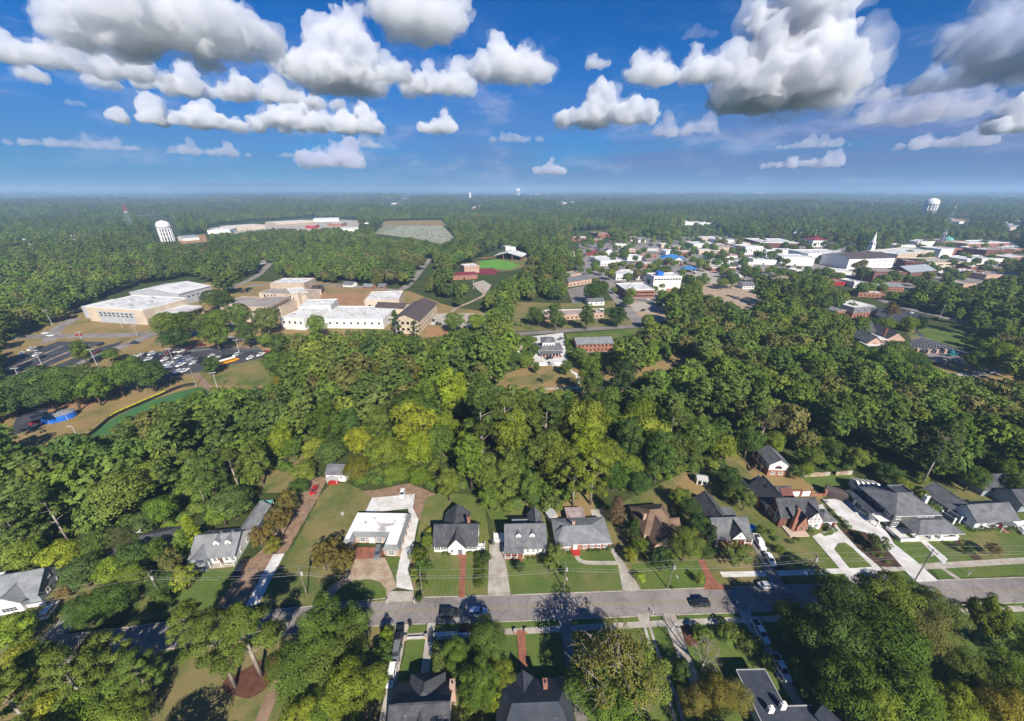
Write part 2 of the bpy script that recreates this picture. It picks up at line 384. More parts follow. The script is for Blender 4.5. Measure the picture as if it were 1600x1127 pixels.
# ------------------------------------------------------------------ land
def land():
    # one sheet out to the horizon, gently rolling far off, finer near by
    ys = [-400, 0, 150, 400, 800, 1400, 2000, 2700, 3500, 4500, 6000, 8000, 11000, 15000, 20000, 27000, 36000, 48000]
    rng = random.Random(3); v = []; nx = 61
    for y in ys:
        for i in range(nx):
            x = (i / (nx - 1) - .5) * 2 * (1500 + max(y, 0) * 2.2)
            z = 0
            if y > 2500: z = (math.sin(x * .0011 + y * .0007) + math.sin(x * .00043 - y * .0012 + 1)) * min(9, (y - 2500) * .004)
            if y > 12000: z += 14 * math.sin(x * .00021 + y * .0004) + 8
            v.append((x, y, min(z, 34)))
    f = [(r * nx + i, r * nx + i + 1, (r + 1) * nx + i + 1, (r + 1) * nx + i) for r in range(len(ys) - 1) for i in range(nx - 1)]
    tag(obj('ground', mesh('ground', v, f, 'ground_cover', True)), kind='structure')
land()

# ------------------------------------------------------------------ the residential street
ROAD = [(-175, 46), (-140, 51), (-118, 55.6), (-95, 58.8), (-70, 62.2), (-33, 66.2), (0, 67.1), (51, 69.05), (121, 71.5), (200, 74.4), (330, 79)]
road = ribbon('road', ROAD, 6.9, 'asphalt', 3, world=True)
ribbon('centre_line', ROAD, .13, 'line_yellow', 4, world=True, parent=road, dx=.13)
ribbon('centre_line', ROAD, .13, 'line_yellow', 4, world=True, parent=road, dx=-.13)
ribbon('road', [(52, 1026), (78, 998), (104, 973), (118, 955)], 5.0, 'asphalt', 2)
def road_y(x):
    for (a, b), (c, d) in zip(ROAD, ROAD[1:]):
        if a <= x <= c: return b + (d - b) * (x - a) / (c - a)
    return ROAD[-1][1]
def kerbs(gaps, side):
    x = -110.0
    for a, b in gaps + [(210, 211)]:
        if a > x + 2:
            n = max(2, int((a - x) / 6)); pts = [(x + (a - x) * i / n, road_y(x + (a - x) * i / n) + side * 3.5) for i in range(n + 1)]
            ribbon('kerb', pts, .22, 'concrete', 0, curve=False, world=True, h=.12)
        x = b
def gx(px, py): return at(px, py).x
kerbs([(gx(346, 945), gx(400, 940)), (gx(495, 945), gx(520, 943)), (gx(604, 940), gx(650, 938)), (gx(716, 934), gx(726, 934)), (gx(761, 931), gx(799, 930)), (gx(973, 924), gx(1003, 923)), (gx(1102, 920), gx(1130, 918)), (gx(1206, 917), gx(1226, 916)), (gx(1332, 913), gx(1400, 910)), (gx(1430, 909), gx(1466, 907))], 1)
kerbs([(gx(616, 976), gx(641, 975)), (gx(666, 974), gx(683, 973)), (gx(871, 966), gx(893, 965)), (gx(993, 960), gx(1015, 959)), (gx(1033, 959), gx(1056, 958)), (gx(1151, 954), gx(1172, 953))], -1)

# lawns and yards, house by house (sighted corners)
Y = sheet
Y('lawn', [(0, 1127), (0, 1010), (60, 1030), (120, 1018), (202, 1003), (300, 990), (420, 981), (612, 976), (590, 1127)], 'lawn_dry', 0)
Y('lawn', [(230, 1003), (300, 992), (420, 982), (600, 977), (560, 1127), (170, 1127)], 'lawn_mixed', 1)
Y('lawn', [(636, 1000), (664, 998), (640, 1127), (610, 1127)], 'lawn_green', 1)
Y('lawn', [(678, 998), (806, 988), (812, 1060), (812, 1127), (650, 1127), (668, 1060)], 'lawn_green', 1)
Y('lawn', [(820, 988), (875, 985), (890, 1060), (898, 1127), (815, 1127), (825, 1060)], 'lawn_green', 1)
Y('lawn', [(893, 984), (1000, 978), (1060, 1127), (905, 1127)], 'lawn_green', 1)
Y('lawn', [(1004, 978), (1036, 976), (1080, 1060), (1110, 1127), (1060, 1127)], 'lawn_green', 1)
Y('lawn', [(1058, 977), (1180, 972), (1210, 1030), (1260, 1127), (1110, 1127)], 'lawn_green', 1)
Y('lawn', [(1186, 972), (1300, 966), (1600, 950), (1600, 1127), (1275, 1127), (1205, 1010)], 'lawn_green', 1)
for a, b, c, d in [((640, 977), (666, 976), (664, 990), (634, 992)), ((683, 975), (872, 967), (874, 981), (679, 991)), ((891, 964), (994, 959), (1000, 973), (892, 980)), ((1014, 960), (1034, 958), (1042, 971), (1018, 973)), ((1054, 957), (1150, 954), (1158, 966), (1064, 972)), ((1170, 952), (1330, 946), (1332, 960), (1178, 965)), ((1330, 946), (1600, 938), (1600, 950), (1332, 960))]:
    Y('verge', [a, b, c, d], 'lawn_green', 2)
Y('lawn', [(100, 990), (170, 975), (345, 950), (385, 880), (300, 880), (0, 900), (0, 985)], 'lawn_mixed', 0)
Y('lawn', [(255, 960), (345, 948), (375, 888), (300, 893), (240, 945)], 'lawn_green', 1)
Y('yard_soil', [(346, 950), (400, 945), (500, 772), (510, 745), (470, 745), (420, 850), (385, 880)], 'gravel', 1)
Y('lawn', [(400, 945), (497, 946), (515, 917), (547, 899), (552, 860), (545, 845), (580, 775), (545, 755), (515, 757), (500, 775), (460, 850), (425, 890)], 'lawn_mixed', 2)
Y('lawn', [(430, 690), (470, 690), (500, 740), (440, 770), (400, 770)], 'lawn_mixed', 0)
Y('yard_soil', [(540, 770), (590, 765), (640, 755), (680, 772), (655, 815), (645, 795), (650, 772), (580, 778), (570, 800)], 'gravel', 1)
Y('lawn', [(655, 820), (665, 778), (690, 770), (755, 775), (765, 845), (762, 868), (763, 932), (650, 938), (648, 925), (640, 900)], 'lawn_mown', 1)
Y('lawn', [(757, 790), (765, 782), (870, 782), (930, 790), (950, 850), (972, 890), (975, 924), (797, 930), (785, 845)], 'lawn_mown', 0)
Y('lawn', [(797, 930), (794, 878), (870, 870), (952, 862), (972, 890), (974, 923)], 'lawn_green', 2)
Y('lawn', [(868, 800), (900, 770), (925, 765), (928, 792), (935, 815), (870, 815)], 'lawn_dry', 1)
Y('lawn', [(958, 855), (940, 800), (1075, 735), (1110, 735), (1180, 800), (1170, 840), (1205, 917), (1130, 918), (1105, 920), (1003, 923), (974, 878)], 'lawn_mixed', 0)
Y('lawn', [(985, 880), (1095, 876), (1104, 919), (1003, 922)], 'lawn_green', 1)
Y('lawn', [(1045, 770), (1070, 742), (1085, 742), (1110, 760), (1110, 775), (1080, 775)], 'lawn_dry', 2)
Y('lawn', [(1104, 880), (1170, 855), (1210, 893), (1126, 896)], 'lawn_mixed', 2)
Y('verge', [(1122, 901), (1210, 899), (1216, 914), (1130, 916)], 'lawn_mixed', 2)
Y('lawn', [(1175, 820), (1130, 715), (1170, 705), (1250, 745), (1290, 790), (1275, 800), (1285, 830), (1268, 838), (1310, 888), (1230, 893), (1190, 850)], 'lawn_mixed', 0)
Y('lawn', [(1218, 855), (1268, 838), (1310, 888), (1225, 892)], 'lawn_mown', 1)
Y('lawn', [(1150, 720), (1190, 720), (1250, 745), (1290, 775), (1270, 790), (1200, 770)], 'lawn_dry', 1)
Y('lawn', [(1250, 745), (1330, 738), (1345, 752), (1330, 770), (1290, 775)], 'lawn_green', 1)
Y('verge', [(1228, 899), (1332, 896), (1336, 911), (1240, 914)], 'lawn_green', 2)
Y('lawn', [(1303, 858), (1310, 849), (1320, 848), (1332, 856), (1363, 886), (1327, 888)], 'lawn_mown', 5)
Y('verge', [(1338, 894), (1372, 892), (1384, 908), (1345, 910)], 'lawn_mixed', 2)
Y('lawn', [(1395, 845), (1600, 800), (1600, 873), (1475, 880), (1425, 878)], 'lawn_green', 0)
Y('lawn', [(1395, 846), (1434, 842), (1475, 880), (1428, 882)], 'lawn_green', 1)
Y('lawn', [(1442, 841), (1475, 836), (1520, 875), (1480, 876)], 'lawn_green', 1)
Y('lawn', [(1480, 835), (1600, 824), (1600, 871), (1530, 874)], 'lawn_mown', 1)
Y('verge', [(1455, 887), (1600, 880), (1600, 899), (1468, 905)], 'lawn_green', 2)
Y('verge', [(1396, 892), (1428, 888), (1434, 905), (1404, 908)], 'lawn_green', 2)
Y('lawn', [(1380, 770), (1440, 740), (1600, 735), (1600, 800), (1470, 800)], 'lawn_mixed', 0)

# drives, walks and pavements
Y('driveway', [(391, 872), (399, 876), (352, 946), (340, 946)], 'gravel', 3)
ribbon('dirt_lane', [(506, 748), (490, 775), (463, 820), (440, 858), (425, 885)], 3.0, 'gravel', 4)
ribbon('driveway', [(436, 866), (415, 905), (394, 946)], 3.2, 'concrete_pale', 5, curve=False)
Y('driveway', [(497, 946), (515, 916), (545, 899), (553, 878), (556, 868), (600, 868), (612, 894), (621, 918), (606, 926), (605, 941)], 'concrete_tan', 3)
Y('driveway_apron', [(606, 924), (646, 924), (649, 940), (605, 941)], 'concrete', 4)
Y('lawn', [(517, 944), (525, 925), (540, 913), (553, 907), (578, 905), (594, 910), (603, 921), (604, 939), (560, 942)], 'lawn_green', 5)
Y('patio', [(555, 856), (600, 855), (601, 872), (553, 874)], 'paving_brick', 6)
Y('driveway', [(581, 778), (649, 772), (645, 794), (654, 812), (650, 830), (645, 859), (638, 890), (646, 923), (620, 918), (619, 900), (626, 866), (640, 820), (638, 795), (570, 802)], 'concrete_pale', 3)
Y('lawn', [(603, 871), (626, 870), (618, 905), (606, 880)], 'lawn_green', 4)
Y('driveway', [(640, 885), (645, 860), (649, 862), (649, 923), (646, 923)], 'gravel', 4)
Y('garden_path', [(719, 867), (729, 867), (726, 934), (717, 934)], 'paving_brick', 4)
Y('driveway', [(765, 843), (785, 843), (798, 931), (762, 932)], 'concrete', 4)
Y('driveway', [(922, 797), (940, 795), (957, 855), (974, 878), (1003, 924), (973, 924), (966, 884), (950, 852), (930, 818)], 'concrete', 4)
ribbon('garden_path', [(900, 862), (903, 873), (915, 879), (940, 880), (966, 880)], 1.3, 'concrete', 5)
Y('driveway', [(1090, 875), (1101, 875), (1110, 895), (1120, 910), (1140, 917), (1150, 921), (1098, 922), (1104, 905)], 'paving_brick', 4)
Y('driveway', [(1166, 832), (1178, 832), (1206, 880), (1228, 918), (1206, 918), (1190, 880)], 'asphalt_mid', 4)
Y('driveway', [(1273, 791), (1285, 788), (1311, 826), (1341, 858), (1372, 884), (1400, 911), (1332, 913), (1308, 884), (1269, 838), (1285, 832), (1300, 828)], 'concrete_pale', 4)
Y('driveway', [(1285, 781), (1312, 779), (1336, 790), (1369, 811), (1390, 838), (1397, 850), (1430, 876), (1466, 908), (1430, 910), (1384, 856), (1369, 843), (1352, 832), (1326, 826), (1321, 818)], 'concrete_pale', 4)
Y('planting_bed', [(1322, 827), (1352, 833), (1369, 844), (1386, 860), (1410, 886), (1374, 886), (1340, 856), (1313, 828)], 'bed', 5)
Y('planting_bed', [(1282, 833), (1309, 829), (1300, 836), (1288, 838)], 'lawn_green', 5)
Y('planting_bed', [(1388, 836), (1472, 829), (1476, 834), (1394, 843)], 'mulch', 2)
Y('garden_path', [(1433, 841), (1441, 840), (1481, 874), (1475, 882)], 'concrete_pale', 4)
ribbon('garden_path', [(1472, 888), (1498, 905)], 1.3, 'concrete', 4, curve=False)
Y('planting_bed', [(1480, 836), (1488, 835), (1535, 874), (1523, 876)], 'bed', 3)
ribbon('pavement', [(1127, 898), (1215, 896), (1300, 893), (1378, 890)], 1.7, 'concrete_pale', 3)
ribbon('pavement', [(1380, 889), (1470, 884), (1600, 876), (1700, 871)], 1.9, 'concrete', 3)
ribbon('pavement', [(634, 995), (742, 990), (875, 983), (1005, 976), (1082, 972), (1181, 968), (1330, 962), (1600, 951)], 1.5, 'concrete', 3)
ribbon('pavement', [(681, 994), (742, 990.5)], 1.7, 'concrete_pale', 4, curve=False)
Y('driveway', [(617, 976), (640, 975), (634, 994), (623, 1052), (611, 1127), (592, 1127), (612, 1041), (617, 994)], 'concrete', 4)
Y('garden_path', [(668, 974), (681, 973), (677, 996), (670, 1058), (656, 1059), (665, 996)], 'concrete', 5)
Y('garden_path', [(807, 985), (820, 985), (826, 1060), (814, 1060)], 'paving_brick', 5)
Y('driveway', [(872, 966), (892, 964), (898, 1041), (918, 1127), (900, 1127), (885, 1043)], 'asphalt_mid', 4)
Y('driveway', [(994, 960), (1014, 959), (1016, 975), (1002, 977)], 'concrete', 4)
ribbon('driveway', [(1006, 975), (1022, 1030), (1044, 1090), (1055, 1127)], .7, 'concrete', 4); ribbon('driveway', [(1014, 975), (1031, 1028), (1055, 1086), (1067, 1127)], .7, 'concrete', 4)
Y('driveway', [(1034, 960), (1055, 959), (1086, 1045), (1108, 1100), (1090, 1100), (1067, 1045)], 'concrete', 4)
Y('driveway', [(1152, 955), (1171, 954), (1184, 980), (1206, 1014), (1266, 1115), (1270, 1127), (1256, 1127), (1216, 1060), (1180, 1000)], 'concrete', 4)
Y('mulch_ring', [(346, 1074), (356, 1056), (382, 1046), (410, 1030), (430, 1020), (438, 1035), (428, 1060), (412, 1080), (390, 1092), (360, 1086)], 'mulch', 4)
ribbon('driveway', [(436, 1062), (424, 1090), (408, 1127), (398, 1150)], 2.6, 'gravel', 4)
Y('verge_soil', [(715, 978), (752, 976), (752, 986), (716, 989)], 'mulch', 5)
Y('planting_bed', [(1056, 978), (1078, 976), (1092, 1010), (1075, 1010)], 'mulch', 3)

# ------------------------------------------------------------------ park, school grounds, town
def O(*pts): OPEN.append(pts)
O((0,1127),(0,885),(60,872),(165,858),(200,845),(290,850),(300,815),(370,785),(395,765),(430,735),(470,742),(500,715),(545,715),(548,758),(580,765),(640,752),(680,770),(755,772),(760,806),(870,800),(880,788),(905,770),(925,762),(985,770),(1060,745),(1110,735),(1150,712),(1190,695),(1235,698),(1250,735),(1330,735),(1400,740),(1440,760),(1600,762),(1600,1127))
O((0,700),(0,625),(25,600),(10,590),(0,590),(0,548),(40,520),(100,503),(112,488),(200,450),(290,436),(330,445),(347,470),(400,458),(440,446),(490,442),(515,455),(600,458),(640,468),(685,462),(692,488),(760,490),(765,510),(720,513),(700,520),(670,528),(625,516),(560,514),(500,520),(445,522),(447,545),(420,560),(425,598),(395,606),(310,606),(272,628),(215,636),(160,678),(130,692),(95,682),(60,690),(20,700))
O((336,455),(400,430),(408,412),(432,412),(414,440),(480,441),(640,450),(652,428),(668,405),(680,405),(664,438),(640,466),(560,472),(500,458),(400,458))
O((600,478),(720,472),(745,462),(735,446),(755,440),(768,450),(757,466),(716,482),(700,495),(640,500))
O((704,432),(712,418),(745,408),(772,394),(800,389),(826,398),(826,415),(795,424),(787,436),(770,441),(705,440))
O((586,362),(600,346),(690,344),(710,372),(690,380),(640,370),(590,372))
O((324,354),(400,346),(480,340),(560,344),(561,358),(535,359),(528,354),(480,358),(430,356),(400,360),(324,364))
O((233,340),(272,340),(280,378),(240,378)); O((275,368),(325,365),(325,378),(280,382))
O((784,604),(780,597),(796,584),(836,571),(836,523),(800,525),(796,512),(860,503),(800,498),(806,472),(880,474),(920,462),(950,462),(945,445),(885,450),(885,436),(915,430),(940,440),(1000,508),(1010,515),(985,526),(960,528),(960,550),(898,550),(897,530),(884,530),(886,570),(890,580),(932,576),(1013,574),(1062,555),(1078,556),(1078,566),(1020,582),(962,596),(962,610),(903,609))
O((1293,478),(1325,470),(1372,476),(1420,482),(1490,498),(1545,513),(1500,521),(1430,508),(1368,498))
O((1344,536),(1346,514),(1365,506),(1425,520),(1442,513),(1500,518),(1546,550),(1530,566),(1600,573),(1600,592),(1530,592),(1470,576),(1428,552),(1380,546))
O((1100,440),(1150,440),(1195,465),(1165,478),(1100,455))
O((945,690),(930,655),(925,652),(925,660))
TOWN = [(880,425),(884,392),(890,362),(950,360),(960,380),(1000,368),(1060,380),(1066,350),(1112,350),(1140,372),(1200,375),(1270,380),(1330,388),(1360,394),(1400,388),(1440,378),(1500,378),(1600,380),(1600,432),(1560,440),(1520,455),(1440,443),(1410,462),(1345,466),(1280,430),(1230,435),(1200,442),(1150,446),(1110,440),(1060,456),(1045,470),(1040,500),(1000,512),(965,470),(940,440)]

Y('park_lawn', [(770,612),(776,592),(796,582),(840,568),(890,570),(1015,560),(1085,548),(1085,575),(1000,600),(960,620)], 'lawn_dry', 1)
Y('park_lawn', [(790,592),(830,585),(870,585),(850,600),(800,603)], 'lawn_mixed', 2)
ribbon('park_path', [(838,609),(900,606),(960,608),(1010,606)], 2.2, 'concrete', 4)
ribbon('park_path', [(890,579),(900,585),(904,592),(906,600)], 2.2, 'concrete_pale', 4)
Y('car_park', [(830,526),(880,520),(888,572),(832,572)], 'concrete_pale', 3)
ribbon('road', [(770,530),(800,523),(880,517),(960,512),(1004,509),(1060,503),(1130,498)], 7.5, 'asphalt_mid', 4)
ribbon('road', [(1008,512),(985,490),(962,463),(940,432),(925,412),(912,398)], 11, 'asphalt', 5)
Y('lawn', [(796,518),(800,498),(960,492),(1000,506),(960,510),(880,514)], 'lawn_mixed', 2)
Y('lawn', [(884,522),(1000,513),(985,530),(888,534)], 'lawn_green', 2)
Y('lawn', [(800,498),(806,472),(880,474),(920,472),(960,470),(962,480),(900,490)], 'lawn_mixed', 1)
Y('car_park', [(886,452),(915,446),(930,470),(895,475)], 'asphalt_mid', 3)
ribbon('driveway', [(885,548),(930,549),(990,548)], 5, 'asphalt_mid', 3)
Y('car_park', [(978,470),(1035,472),(1075,505),(1010,512)], 'concrete_tan', 2)
Y('car_park', [(985,473),(1030,472),(1052,486),(992,487)], 'concrete', 3)
Y('car_park', [(1090,450),(1115,438),(1150,440),(1198,470),(1170,485),(1110,470)], 'concrete_tan', 2)
Y('town_paving', [(900,425),(905,380),(1000,372),(1120,368),(1250,378),(1420,378),(1700,375),(1700,440),(1450,450),(1380,452),(1250,430),(1160,438),(1060,445),(1030,470),(985,470),(940,440)], 'asphalt', 1)
Y('car_park', [(1060,435),(1100,420),(1150,425),(1170,440),(1110,442)], 'concrete', 2)
# left: school grounds
Y('school_grounds', [(0,720),(-40,600),(-40,545),(40,512),(120,480),(330,440),(500,440),(640,455),(700,478),(770,490),(770,515),(690,540),(620,520),(445,545),(430,600),(390,612),(300,612),(215,645),(120,705)], 'lawn_dry', 1)
Y('lawn', [(300,575),(420,560),(428,598),(395,606),(312,600)], 'lawn_mixed', 2)
Y('sports_turf', [(124,700),(140,680),(180,652),(230,628),(280,612),(310,605),(340,612),(330,640),(230,690),(160,720)], 'turf', 3)
ribbon('warning_track', [(306,583),(318,598),(336,614)], 3.0, 'gravel', 4)
Y('bare_soil', [(60,640),(95,628),(150,620),(150,632),(100,650),(72,655)], 'dirt', 3)
Y('bare_soil', [(248,545),(300,540),(350,538),(420,545),(418,553),(340,548),(255,555)], 'dirt', 3)
Y('ball_field', [(488,470),(500,460),(560,458),(600,462),(575,485),(520,486)], 'lawn_worn', 2)
Y('ball_field', [(500,472),(530,464),(575,464),(565,474),(530,479)], 'dirt', 3)
Y('bare_soil', [(664,535),(668,512),(700,512),(718,520),(690,535)], 'lawn_worn', 3)
ribbon('road', [(-30,528),(60,526),(130,525),(190,524),(235,521),(262,520)], 9, 'asphalt', 4)
ribbon('road', [(-20,640),(10,612),(60,590),(110,572),(160,552),(205,536),(245,522),(290,520),(380,530),(450,540),(500,545)], 8, 'asphalt', 5)
ribbon('road', [(75,535),(92,512),(118,498)], 8, 'asphalt', 4)
Y('car_park', [(15,562),(90,534),(160,534),(150,540),(70,578),(10,598),(-10,590)], 'asphalt_dark', 4)
Y('car_park', [(60,580),(150,545),(195,532),(185,540),(100,575),(40,600),(20,600)], 'asphalt_dark', 5)
Y('car_park', [(170,580),(230,553),(275,545),(340,541),(400,545),(425,550),(418,558),(372,568),(300,583),(260,590),(180,592)], 'asphalt_dark', 5)
Y('car_park', [(15,682),(28,645),(40,634),(82,632),(70,648),(70,660),(50,672)], 'asphalt_dark', 4)
Y('car_park', [(670,508),(682,490),(760,490),(765,505),(735,512)], 'concrete', 3)
ribbon('road', [(330,460),(372,445),(400,432),(418,416),(428,405)], 8, 'asphalt', 4)
ribbon('road', [(385,447),(440,444),(520,446),(600,452),(628,452),(646,436),(660,418),(672,404)], 9, 'asphalt', 3)
ribbon('footpath', [(702,492),(712,482),(740,470),(757,460),(752,450),(740,444)], 3.5, 'concrete_tan', 4)
Y('car_park', [(738,443),(755,438),(768,446),(758,462),(745,452)], 'concrete', 3)
Y('amphitheatre_lawn', [(730,425),(745,408),(790,400),(826,402),(826,416),(795,424)], 'lawn_mixed', 2)
Y('amphitheatre_lawn', [(747,418),(752,407),(775,405),(800,410),(812,416),(795,421),(770,420)], 'turf_bright', 3)
Y('terrace', [(746,428),(750,420),(770,419),(780,424),(772,430)], 'maroon', 4)
Y('graveyard', [(585,365),(600,352),(690,352),(712,372),(690,382),(640,372)], 'graveyard_grass', 2)
Y('graveyard_bank', [(596,352),(602,345),(690,344),(700,353)], 'lawn_dry', 3)
Y('shopping_paving', [(322,357),(420,350),(500,342),(565,345),(565,364),(420,364),(330,367)], 'concrete', 2)
Y('yard_soil', [(272,372),(320,366),(325,378),(285,382)], 'lawn_worn', 2)
# pastures and cleared ground far off
for q in [((598,315),(640,313),(645,316),(600,318)), ((350,322),(400,320),(398,324),(352,325)), ((700,330),(742,327),(748,331),(706,334)), ((1000,318),(1080,315),(1085,318),(1005,321)), ((1480,343),(1515,341),(1520,348),(1484,350)), ((1180,304),(1215,303.5),(1215,305),(1182,305.5)), ((1380,304.5),(1440,304),(1442,306),(1382,306.5)), ((60,326),(120,324),(122,327),(62,329)), ((870,320),(905,317),(912,322),(878,325)), ((1140,330),(1200,328),(1204,331),(1146,333)), ((500,322),(545,320),(548,323),(505,325)), ((1290,318),(1350,316),(1352,319),(1294,321)), ((210,335),(250,333),(252,336),(214,338))]:
    sheet('pasture', q, 'lawn_mixed' if q[0][0] % 20 else 'lawn_dry', 2); O(*q)
# right
Y('car_park', [(1420,518),(1430,512),(1446,528),(1522,553),(1508,558),(1422,546)], 'asphalt_dark', 4)
Y('lawn', [(1428,512),(1445,508),(1500,516),(1552,552),(1522,556),(1446,528)], 'lawn_green', 3)
Y('lawn', [(1440,575),(1500,562),(1600,572),(1650,590),(1600,600),(1480,600)], 'lawn_dry', 2)
ribbon('road', [(1480,592),(1530,584),(1600,576),(1680,568)], 6, 'concrete', 4)
Y('car_park', [(1368,482),(1400,478),(1455,495),(1430,506),(1368,498)], 'asphalt_dark', 3)
ribbon('road', [(1372,466),(1400,478),(1450,490),(1490,500),(1530,508),(1600,512),(1680,514)], 8, 'asphalt', 4)
Y('play_area', [(1445,552),(1460,549),(1512,556),(1515,566),(1460,566)], 'asphalt_mid', 4)
Y('lawn', [(1415,516),(1426,514),(1440,528),(1424,531)], 'lawn_mixed', 5)

# ------------------------------------------------------------------ buildings
WIN = {}
def win_mesh(w, h, frame, pane, bars):
    """a window: frame ring with sill standing proud, glazing bars; pane separate"""
    k = (round(w, 2), round(h, 2), frame, pane, bars)
    if k not in WIN:
        t = .11 if w > .7 else .08
        L = [(-w/2, -w/2 + t, -.09, .03, 0, h), (w/2 - t, w/2, -.09, .03, 0, h), (-w/2 + t, w/2 - t, -.09, .03, h - t, h), (-w/2 - .08, w/2 + .08, -.14, .03, -.08, t)]
        if bars >= 1: L.append((-w/2 + t, w/2 - t, -.06, .02, h * .5 - .03, h * .5 + .03))
        if bars >= 2: L += [(x - .03, x + .03, -.065, .02, t, h - t) for x in [(-w/2 + w * i / bars) for i in range(1, bars)]]
        WIN[k] = (mesh('window', *boxes(L), frame), mesh('pane', *boxes([(-w/2 + t*.6, w/2 - t*.6, -.03, .02, t*.6, h - t*.6)]), pane))
    return WIN[k]
FACE = {'f': 0, 'r': R(90), 'b': R(180), 'l': R(-90)}
class Bld:
    def __init__(s, name, label, cat, loc, rz=0, group=None):
        s.root = thing(name, label, cat, (loc[0], loc[1], 0), rz, group)
    def add(s, part, v, f, mat, parent=None, label=None, smooth=False):
        o = obj(part, mesh(part, v, f, mat, smooth), parent or s.root)
        if label: o['label'] = label
        return o
    def box(s, part, x0, x1, y0, y1, z0, z1, mat, parent=None, label=None):
        return s.add(part, *boxes([(x0, x1, y0, y1, z0, z1)]), mat, parent, label)
    def boxes(s, part, L, mat, parent=None): return s.add(part, *boxes(L), mat, parent)
    def gwall(s, x0, x1, y0, y1, h, rise, ax, mat, z0=0, part='wall'):
        v = boxv(x0, x1, y0, y1, z0, h); f = [(0, 3, 2, 1)]
        if ax == 'x':
            ym = (y0 + y1) / 2; v += [(x0, ym, h + rise), (x1, ym, h + rise)]
            f += [(0, 1, 5, 4), (2, 3, 7, 6), (1, 2, 6, 9, 5), (3, 0, 4, 8, 7), (4, 5, 9, 8), (6, 7, 8, 9)]
        else:
            xm = (x0 + x1) / 2; v += [(xm, y0, h + rise), (xm, y1, h + rise)]
            f += [(1, 2, 6, 5), (3, 0, 4, 7), (0, 1, 5, 8, 4), (2, 3, 7, 9, 6), (5, 6, 9, 8), (7, 4, 8, 9)]
        return s.add(part, v, f, mat)
    def groof(s, x0, x1, y0, y1, h, rise, ax, mat, ov=.5, th=.2, part='roof', gov=None):
        """gable roof slab; ridge along ax; ov eaves, gov verge overhang"""
        gov = ov * .6 if gov is None else gov
        if ax == 'x': a0, a1, b0, b1 = x0 - gov, x1 + gov, y0, y1
        else: a0, a1, b0, b1 = y0 - gov, y1 + gov, x0, x1
        m = (b0 + b1) / 2; sl = rise / ((b1 - b0) / 2); ze = h - sl * ov + .03; zr = h + rise + .03
        sec = [(b0 - ov, ze), (m, zr), (b1 + ov, ze), (b1 + ov, ze + th), (m, zr + th), (b0 - ov, ze + th)]
        v = []
        for a in (a0, a1):
            for b, z in sec: v.append((a, b, z) if ax == 'x' else (b, a, z))
        f = [(i, (i + 1) % 6, 6 + (i + 1) % 6, 6 + i) for i in range(6)] + [(0, 1, 4, 5), (1, 2, 3, 4), (6, 11, 10, 7), (7, 10, 9, 8)]
        o = s.add(part, v, f, mat)
        rc = [(a0, a1, m - .14, m + .14, zr + th - .03, zr + th + .05)] if ax == 'x' else [(m - .14, m + .14, a0, a1, zr + th - .03, zr + th + .05)]
        s.boxes('ridge_cap', rc, mat, o)
        return o
    def hroof(s, x0, x1, y0, y1, h, rise, mat, ov=.5, ax='x', th=.16, part='roof', inset=None, fascia='white'):
        X0, X1, Y0, Y1 = x0 - ov, x1 + ov, y0 - ov, y1 + ov; zb = h + .02; zt = zb + th; zr = zt + rise
        if ax == 'x':
            i = (Y1 - Y0) / 2 if inset is None else inset; ym = (Y0 + Y1) / 2; rd = [(X0 + i, ym, zr), (X1 - i, ym, zr)]; ff = [(0, 1, 5, 4), (2, 3, 4, 5), (1, 2, 5), (3, 0, 4)]
        else:
            i = (X1 - X0) / 2 if inset is None else inset; xm = (X0 + X1) / 2; rd = [(xm, Y0 + i, zr), (xm, Y1 - i, zr)]; ff = [(1, 2, 5, 4), (3, 0, 4, 5), (0, 1, 4), (2, 3, 5)]
        v = [(X0, Y0, zt), (X1, Y0, zt), (X1, Y1, zt), (X0, Y1, zt)] + rd
        o = s.add(part, v, ff + [(3, 2, 1, 0)], mat)
        s.boxes('fascia', [(X0, X1, Y0, Y1, zb, zt - .005)], fascia, o)
        return o
    def flat(s, x0, x1, y0, y1, h, rmat, pmat, par=.6, t=.3, part='roof'):
        s.box(part, x0 + t, x1 - t, y0 + t, y1 - t, h - .3, h + .01, rmat)
        s.boxes('parapet', [(x0 - .06, x1 + .06, y0 - .06, y0 + t, h - .25, h + par), (x0 - .06, x1 + .06, y1 - t, y1 + .06, h - .25, h + par), (x0 - .06, x0 + t, y0 + t, y1 - t, h - .25, h + par), (x1 - t, x1 + .06, y0 + t, y1 - t, h - .25, h + par)], pmat)
    def win(s, face, u, plane, z, w=.9, h=1.4, frame='white', pane='glass', bars=1, part='window', simple=False):
        """face f: x=u on y=plane; l/r: y=u on x=plane"""
        loc = (u, plane, z) if face in 'fb' else (plane, u, z)
        a, b = win_mesh(w, h, frame, pane, bars)
        if simple: return obj(part, b, s.root, (loc[0], loc[1], z), FACE[face])
        o = obj(part, a, s.root, loc, FACE[face]); obj('pane', b, o); return o
    def door(s, face, u, plane, w=1.0, h=2.1, mat='wood', z=.15):
        loc = (u, plane, z) if face in 'fb' else (plane, u, z)
        o = obj('door', mesh('door', *boxes([(-w/2 - .12, -w/2, -.08, .02, 0, h + .12), (w/2, w/2 + .12, -.08, .02, 0, h + .12), (-w/2, w/2, -.08, .02, h, h + .12), (-w/2, w/2, -.04, .02, 0, h)]), mat), s.root, loc, FACE[face])
        obj('handle', mesh('handle', *boxes([(w*.34, w*.42, -.1, -.04, h*.45, h*.52)]), 'steel'), o); return o
